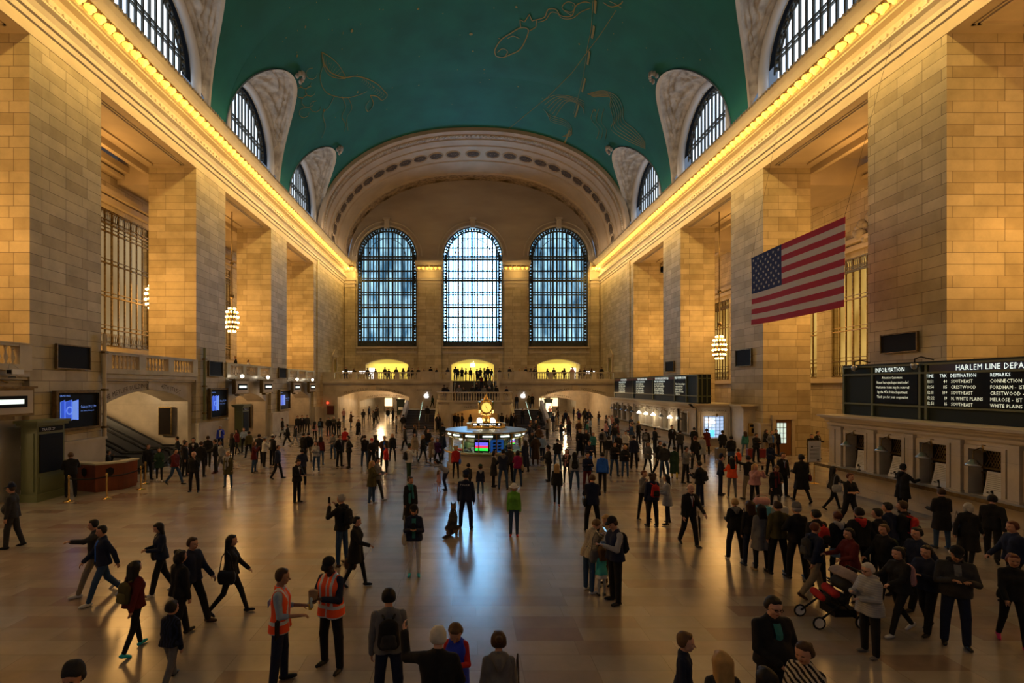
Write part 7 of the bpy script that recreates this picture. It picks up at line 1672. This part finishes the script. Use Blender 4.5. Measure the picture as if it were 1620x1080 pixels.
BCOL = ['black']*6+['navy']*2+['denim']*2+['charcoal', 'khaki', 'grey']
used = [(p[5], p[6]) for p in PEOPLE]
def crowd(x, y, z, face, i, tc=None, H=None):
    P0, pp = POOL[i % len(POOL)]; P = dict(P0); P['tc'] = tc or random.choice(TCOL); P['bc'] = random.choice(BCOL); P['hc'] = random.choice('kkbbbnnygr'); H = H or (1.62 if P.get('fem') else 1.75)+random.uniform(-.06, .07)
    cols = {'hair': (*HAIRC[P['hc']], 1), 'body': (*SKIN[random.choice('lllpmmd')], 1), 'trousers': (*CN[P['bc']], 1), 'jeans': (*CN[P['bc']], 1)}
    for n in ('jacket', 'coat', 'puffer_jacket', 'sweater', 'suit_jacket'): cols[n] = (*CN[P['tc']], 1)
    core, full, ex = describe(P, x, y, z); t = place_figure(pp, (x, y, z), radians(face), full, None, cols, H/1.72); PEOPLE.append([t, core, full, ex, None, x, y])
n = 0
def scatter(cnt, px0, px1, py0, py1, faces=(0, 180, 90, -90)):
    global n
    k = tries = 0
    while k < cnt and tries < 900:
        tries += 1; px, py = random.uniform(px0, px1), random.uniform(py0, py1); x, y, _ = on_floor(px, py)
        if min(math.hypot(x-a, y-b) for a, b in used) < .62: continue
        if abs(x-.05) < 8.2 and y > 50.8 or x > 14.5: continue
        if y > 61.5 and not (abs(x+12.3) < 4 or abs(x-12.5) < 4): continue
        used.append((x, y)); crowd(x, y, 0, random.choice(faces)+random.uniform(-30, 30), n); n += 1; k += 1
scatter(17, 872, 965, 673, 702); scatter(12, 870, 960, 660, 674); scatter(9, 965, 1005, 682, 712)
scatter(9, 540, 640, 664, 682); scatter(4, 580, 640, 656, 664); scatter(7, 830, 880, 685, 725); scatter(4, 650, 700, 690, 722)
for k, (px, py) in enumerate(((720, 674), (725, 675), (731, 677), (744, 675), (793, 676), (800, 675), (813, 677), (818, 679))): x, y, _ = on_floor(px, py+4); y = y-.6 if px < 792 else 50.8-.3*(k % 2); used.append((x, y)); crowd(x, y, 0, (20, -20, 90, 10, 180)[k % 5], n, 'black'); n += 1
# balcony
bxs = [-15.9, -15.0, -13.4, -12.2, -11.1, -10.7, -9.6, -8.8, -8.2, -7.6, -6.9, -6.2, -5.3, -4.6, -3.2, 3.3, 4.6, 5.9, 6.6, 7.3, 7.9, 9.3, 10.2, 11.6, 12.4, 13.5, 14.2, 14.8, 16.2]
for k, x in enumerate(bxs): crowd(x, 63.2+.9*(k % 3)*.6, 5.1, (0, 25, 180, -40, 0)[k % 5], n, ('black', 'charcoal', 'navy')[k % 3] if k % 4 else None); n += 1
for k, (x, y) in enumerate(((-1.9, 64.6), (-1.4, 64.9), (-.9, 64.3), (-.3, 65.2), (.5, 63.6), (.95, 64.6), (1.4, 63.4), (1.9, 64.4), (2.4, 64.9), (-2.2, 63.3))): crowd(x, y, 5.1, (0, 180, 90, 10)[k % 4], n, 'black'); n += 1
for k, (x, s_) in enumerate(((.55, .75), (.95, .5), (1.5, .62), (1.9, .3), (.35, .2))):                     # on the treads of the upper flight
    st = int(s_*14); crowd(x, 58.3+(st+.55)*3.97/14-.05, 2.8+(st+1)*2.3/14, (0, 180)[k % 2], n, ('black', 'maroon', 'black', 'grey', 'black')[k]); n += 1
for k, (x, y) in enumerate(((-3.2, 53.6), (-2.9, 54.2), (-1.6, 52.9), (-1.1, 53.2), (-.2, 52.8), (.5, 53.1), (1.0, 52.8), (1.6, 53.2), (2.3, 53.0), (3.5, 54.6))): crowd(x, y, 2.8, (180, 0, 20, -40)[k % 4], n, ('black', 'navy', 'grey', 'charcoal')[k % 4]); n += 1
for k, (x, y) in enumerate(((5.0, 58.8), (6.4, 58.6), (7.0, 60.2), (-4.9, 60.4))): crowd(x, y, 1.8, (0, 180, 0, 60)[k], n, ('black', 'olive', 'black', 'darkgreen')[k]); n += 1
for k, (x, st) in enumerate(((-5.0, 3), (5.1, 2), (6.8, 1))): crowd(x, 52.4+(st+.5)*4.3/12, (st+1)*1.8/12, (180, 0, 180)[k], n, 'black'); n += 1
for k, (px, d, c_) in enumerate(((371, 37.9, 'teal'), (388, 40.0, 'black'), (401, 42.3, 'white'))): x = -19.1; crowd(x, d, 5.1, (60, -60, 90)[k], n, c_); n += 1
# ---- labels: add what tells look-alikes apart
def words_(s): return len(s.split())
by_label = {}
for p in PEOPLE:
    if p[4]: p[0]['label'] = p[4]; continue
    by_label.setdefault(p[2], []).append(p)
for lab, ps in list(by_label.items()):
    if len(ps) > 1:
        for p in ps:
            if p[3] and words_(lab)+words_(p[3])+1 <= 13: p[2] = lab.replace(',', ' with '+p[3]+',', 1) if p[3] not in lab else lab
again = {}
for p in PEOPLE:
    if not p[4]: again.setdefault(p[2], []).append(p)
ORDN = 'leftmost second third fourth fifth sixth seventh eighth ninth tenth eleventh twelfth'.split()
NUM = 'one two three four five six seven eight nine ten eleven twelve'.split()
for lab, ps in again.items():
    ps.sort(key=lambda p: (p[5]-CX)/p[6])
    for i, p in enumerate(ps):
        if len(ps) == 1: p[0]['label'] = lab
        else:
            o = 'leftmost' if i == 0 else 'rightmost' if i == len(ps)-1 else ORDN[min(i, 11)]+' from left'
            l3 = lab if words_(lab)+words_(o) <= 16 else lab.replace(', '+lab.split(', ')[1].split(' ')[0], ',', 1); p[0]['label'] = ' '.join(f"{l3}, {o}".replace(', ,', ',').replace('looking down at hands ', '').split()[:16])
for p in PEOPLE:
    z = p[0].location.z; p[0]['category'] = 'person'
    del_ = '_z' in p[0].keys()
    if del_: del p[0]['_z']
    p[0]['group'] = 'people on the far balcony' if z > 5 and p[5] > -18 else 'people on the grand stair' if z > .1 and z < 5 else 'people on the left balcony' if z > 5 else 'travellers crossing the concourse floor'
seen = {}
for o, lab, x, y in BAGS:
    zl = zone(x, y); l2 = lab if words_(lab) > 10 else f"{lab}, {zl}"; l2 = ' '.join(l2.split()[:16]); seen.setdefault(l2, []).append((o, x, y))
for lab, os_ in seen.items():
    os_.sort(key=lambda q: (q[1]-CX)/q[2])
    for i, (o, x, y) in enumerate(os_): o['label'] = lab if len(os_) == 1 else ' '.join(lab.split()[:13])+', '+('leftmost' if i == 0 else 'rightmost' if i == len(os_)-1 else ORDN[i]+' from left')
for o in bpy.data.objects:
    if o.parent is None and o.get('label') and len(o['label'].split()) > 16: o['label'] = o['label'].replace(' taking a photo', '').replace(' the floor', '').replace(' holding a phone', '')
for o in bpy.data.objects:
    if o.parent is None and o.get('label'): o['label'] = ' '.join(o['label'].replace(' at the stair head', ' by the stair head' if len(o['label'].split()) <= 16 else ' centre').rstrip(', ').split()[:17 if 0 else 16])
# ================================================================ the dog
B = Body(); 
B.cone((0, .22, .16), (0, .10, .34), .135, .12, .06).cone((0, .10, .34), (0, -.08, .52), .125, .12, .06).cone((0, -.08, .50), (0, -.12, .62), .105, .085, .05).cone((0, -.12, .60), (0, -.15, .74), .08, .07, .04)
B.cone((0, -.17, .78), (0, -.22, .79), .085, .07, .04).cone((0, -.25, .77), (0, -.37, .74), .05, .03, .03).ball((0, -.385, .755), .022, .01)
for s_ in (-1, 1):
    B.cone((s_*.05, -.13, .84), (s_*.065, -.12, .93), .035, .010, .015).cone((s_*.085, -.10, .46), (s_*.085, -.13, .26), .058, .038, .04).cone((s_*.085, -.13, .26), (s_*.085, -.13, .06), .036, .03, .01).cone((s_*.085, -.13, .03), (s_*.085, -.19, .025), .034, .028, .01)
    B.cone((s_*.10, .20, .20), (s_*.15, .0, .18), .105, .07, .04).cone((s_*.15, .0, .16), (s_*.14, .14, .05), .05, .036, .03).cone((s_*.14, .14, .035), (s_*.14, -.03, .03), .034, .034, .02)
tail = [(0, .32, .08), (.03, .45, .05), (.10, .58, .05), (.16, .66, .05)]
for a, c_ in zip(tail[:-1], tail[1:]): B.cone(a, c_, .05, .04, .02)
B.plane((0, 0, -1), 0); Pn, F = B.mesh(.012); cen = Pn[F].mean(1); mi = np.zeros(len(F), int)
noisy('dog_tan', (.22, .13, .065), (.14, .08, .04), 12, .9, bump=.8); noisy('dog_black', (.012, .009, .008), (.035, .024, .018), 10, .9, bump=.8)
yy, zz = cen[:, 1], cen[:, 2]; mi[(yy+.02*np.sin(zz*40) > -.09) & (zz > .20) & (zz < .76)] = 1; mi[(yy < -.30) & (zz > .6)] = 1; mi[(zz > .85)] = 1; mi[(yy > .33) & (zz > .05)] = 1
t = thing('dog', 'seated german shepherd dog beside the police officer, seen from behind', 'dog', on_floor(716, 843), radians(172)); o = bpy.data.objects.new('body', mk_mesh('dog', (Pn, F), ['dog_tan', 'dog_black'], mi.tolist())); SC.collection.objects.link(o); o.parent = t; o.rotation_euler = (0, 0, 0)
b = MB(['black']); b.lathe((0, -.13, .65), [(.088, -.015), (.092, 0), (.088, .015)], 14); b.build('collar', t)
dx, dy, _ = on_floor(716, 843); wh = RP(np.array(JP['arms'][0][2])+JP['arms'][0][3]*.1) if RP(JP['arms'][0][2])[0] < RP(JP['arms'][1][2])[0] else RP(np.array(JP['arms'][1][2])+JP['arms'][1][3]*.1)
b = MB(['steel']); p0, p1 = np.array(wh), np.array((dx+.05, dy+.02, .64))
for i in range(16):
    f = (i+.5)/16; c0 = p0+(p1-p0)*f-np.array((0, 0, .30*4*f*(1-f)*.8)); a = pi/2*(i % 2); u = np.array((cos(a), sin(a), 0))*.014; b.tube([tuple(c0+u*cos(q)+np.array((0, 0, .04))*sin(q)) for q in [2*pi*k/8 for k in range(9)]], .006, 4, cap=False)
tag(b.build('dog_leash'), 'chain leash between the police officer and the dog', 'leash')
b = MB(['white_paper']); 
def patch(t, J, z, w_, h, m, name, lbl, side=1, x0=0, off=.14):
    c0 = J['T'](x0, side*off, z); b = MB([m]); b.box(c0[0]-w_/2, c0[0]+w_/2, c0[1]-.006, c0[1]+.006, c0[2]-h/2, c0[2]+h/2); o = b.build(name, t); return o
c0 = JP['T'](0, -.128, .40); b = MB(['white_paper']); letters(b, 'POLICE', (c0[0]+.0, c0[1]+.012, c0[2]), (-1, 0, 0), UZ, .085, 1, 'C'); b.build('back_lettering', pol)
# things held by the two people in orange vests
def held(name, label, cat, R, p, parts): 
    t = thing(name, label, cat, R(p))
    for nm, bb in parts: bb.build(nm, t)
    return t
a = J1['arms'][0]; p = np.array(a[2])+a[3]*.12+np.array((0, 0, .0))
mat('juice', (.75, .55, .02), .3); mat('clear_cup', (.6, .75, .7), .15)
held('drink_cup', 'clear plastic cup of yellow drink with a lid and straw', 'cup', R1, p, [('cup', MB(['juice']).lathe((0, 0, 0), [(.028, -.06), (.038, .04)], 14)), ('lid', MB(['clear_cup']).lathe((0, 0, 0), [(.046, .04), (.046, .05), (.02, .075)], 14)), ('straw', MB(['white_paper']).tube([(0, 0, .07), (.02, 0, .15)], .004, 5))])
a = J1['arms'][1]; p = J1['T'](.20, -.06, .08); held('tablet', 'dark tablet held against the hip of the left orange vest', 'tablet', R1, J1['T'](-.245, .02, .02), [('case', MB(['black']).box(-.01, .01, -.09, .09, -.13, .13)), ('screen', MB(['poster_grey']).box(-.014, -.01, -.07, .07, -.11, .11))])
a = J2['arms'][0]; p = np.array(a[2])+a[3]*.10; mat('kraft', (.30, .19, .10), .8)
held('paper_bag', 'crumpled brown paper bag held by the person in black cap and vest', 'paper bag', R2, (p+np.array(J2['arms'][1][2]))/2+np.array((0, -.06, .05)), [('bag', MB(['kraft']).prism([(-.05, -.03, -.10), (.05, -.03, -.10), (.075, -.02, .08), (.02, -.04, .11), (-.06, -.02, .09)], (0, .07, 0)))])
b = MB(['clear_cup']); b.smooth = True; b.lathe((0, 0, 0), [(.03, -.10), (.032, .04), (.012, .07), (.012, .09)], 12)
held('water_bottle', 'small clear bottle held by the person in black cap and vest', 'bottle', R2, np.array(J2['arms'][1][2])+J2['arms'][1][3]*.10+np.array((0, -.03, -.02)), [('bottle', b)])
# patches on the vests
c0 = J1['T'](0, -.152, .30); b = MB(['poster_grey', 'ink']); b.box(c0[0]-.07, c0[0]+.07, c0[1]-.004, c0[1]+.008, c0[2]-.045, c0[2]+.045); b.build('back_label', v1)
# umbrella of the old person
x, y, _ = on_floor(1105, 861); t = thing('umbrella', 'closed black umbrella carried by the old person in dark suit', 'umbrella', (x-.0, y, .0)); MB(['black']).tube([(0, 0, .82), (.02, 0, .75), (.05, 0, .1)], [.012, .035, .01], 8).build('canopy', t); MB(['bronze']).tube([(-.01, 0, .95), (0, 0, .82)], .012, 6).build('handle', t)
# ---- luggage
def suitcase(label, px, py, face, w_, h, d, col, handle=.0, rough=.35, group='suitcases on the floor'):
    x, y, _ = on_floor(px, py); t = thing('suitcase', label, 'suitcase', (x, y, 0), radians(face), group); nm = 'case_'+label.split()[0]; mat(nm, col, rough)
    B = Body(); B.cone((-w_/2+.06, 0, .12), (-w_/2+.06, 0, h-.06), .06, .06, .02, (1, d/.12, 1)).cone((w_/2-.06, 0, .12), (w_/2-.06, 0, h-.06), .06, .06, .02, (1, d/.12, 1)); b = MB([nm]); s_ = .03
    z0, z1 = .06, h; P8 = [(-w_/2+s_, -d/2), (w_/2-s_, -d/2), (w_/2, -d/2+s_), (w_/2, d/2-s_), (w_/2-s_, d/2), (-w_/2+s_, d/2), (-w_/2, d/2-s_), (-w_/2, -d/2+s_)]
    b.grid([[(x_*q, y_*q, z) for x_, y_ in P8] for q, z in ((.9, z0), (1, z0+.04), (1, z1-.04), (.9, z1))], closed=True); b.add([(x_*.9, y_*.9, z1) for x_, y_ in P8], [tuple(range(8))]); b.add([(x_*.9, y_*.9, z0) for x_, y_ in P8], [tuple(range(8))])
    for i in range(5): q = -w_/2+.07+i*(w_-.14)/4; b.box(q-.012, q+.012, -d/2-.008, d/2+.008, z0+.06, z1-.06)
    b.build('shell', t)
    for sx in (-1, 1):
        for sy in (-1, 1): MB(['black']).lathe((sx*(w_/2-.06), sy*(d/2-.04), 0), [(.02, 0), (.03, .02), (.03, .05), (.012, .07)], 8).build('wheel', t)
    MB(['black']).box(-.07, .07, -.012, .012, z1, z1+.025).build('carry_handle', t)
    if handle: MB(['steel']).tube([(-.08, d*.3, z1), (-.08, d*.3, z1+handle), (.08, d*.3, z1+handle), (.08, d*.3, z1)], .012, 6).build('pull_handle', t)
    return t
suitcase('turquoise hard suitcase standing in front of the pink puffer jacket', 1204, 832, 5, .50, .66, .28, (.09, .38, .50)); suitcase('silver hard suitcase with raised handle beside the turquoise one', 1232, 831, 5, .50, .62, .28, (.42, .42, .42), .34)
suitcase('grey large suitcase standing by the lit ticket window', 1139, 727, 10, .55, .72, .3, (.17, .15, .13)); suitcase('red suitcase standing beside the person at the brass telephone', 1187, 725, 0, .42, .6, .26, (.18, .015, .02), .35); suitcase('crimson suitcase right of the person holding a phone by the pier', 1205, 725, 0, .42, .6, .26, (.18, .015, .03), .35)
x, y, _ = on_floor(1204, 832); t = place_prop('travel_bag', 'pink travel bag lying on top of the turquoise suitcase', 'bag', None, (x+.02, y, .80), 0, parts=bag_parts(.26, .13, .11, .08, CN['pink']))
# ---- stroller
x, y, _ = on_floor(1318, 985); t = thing('stroller', 'dark stroller with red blanket pushed past the queue', 'stroller', (x, y, 0), radians(-90)); mat('blanket_red', (.30, .02, .02), .8)
b = MB(['black']); b.tube([(-.24, .45, 1.0), (-.24, .1, .55), (-.24, -.45, .14)], .018, 6).tube([(.24, .45, 1.0), (.24, .1, .55), (.24, -.45, .14)], .018, 6).tube([(-.24, .45, 1.0), (.24, .45, 1.0)], .02, 6).tube([(-.24, -.1, .55), (-.24, .35, .14)], .015, 6).tube([(.24, -.1, .55), (.24, .35, .14)], .015, 6).tube([(-.24, .35, .14), (.24, .35, .14)], .015, 6); b.build('frame', t)
B = Body(); B.cone((-.12, .18, .75), (.12, .18, .75), .12, .12, .05).cone((-.12, .05, .5), (.12, .05, .5), .12, .12, .06).cone((-.12, -.22, .5), (.12, -.22, .5), .08, .08, .06); o = bpy.data.objects.new('seat', mk_mesh('seat', B.mesh(.02), ['cloth'])); SC.collection.objects.link(o); o.parent = t; o.color = (.02, .02, .02, 1)
B = Body(); B.cone((-.14, .20, .88), (.14, .20, .88), .17, .17, .05).sub((-.3, .05, .75), (.3, .05, .75), .17, .17); o = bpy.data.objects.new('canopy', mk_mesh('canopy', B.mesh(.02), ['cloth'])); SC.collection.objects.link(o); o.parent = t; o.color = (.25, .2, .2, 1)
B = Body(); B.cone((-.12, -.05, .64), (.12, -.05, .60), .08, .08, .05).cone((-.12, -.28, .56), (.12, -.28, .52), .07, .06, .05); o = bpy.data.objects.new('blanket', mk_mesh('blanket', B.mesh(.018), ['cloth'])); SC.collection.objects.link(o); o.parent = t; o.color = (.35, .02, .02, 1)
b = MB(['black']); b.box(-.2, .2, -.12, .3, .2, .34); b.build('basket', t)
for sx in (-.27, .27):
    for yw, r in ((-.45, .12), (.35, .14)): b = MB(['black', 'white_paper']); b.tube([(sx, yw+r*.88*cos(q), r+r*.88*sin(q)) for q in [2*pi*i/16 for i in range(17)]], .016, 6).use('white_paper').tube([(sx-.012, yw, r), (sx+.012, yw, r)], r*.72, 14); b.build('wheel', t)
t = thing('shopping_bag', 'brown paper shopping bag hanging on the stroller', 'bag', (x+.42, y-.30, .28)); MB(['kraft']).box(-.15, .15, -.07, .07, 0, .36).build('bag', t); MB(['kraft']).tube([(-.06, 0, .36), (-.05, 0, .46), (.05, 0, .46), (.06, 0, .36)], .006, 5).build('handle', t)
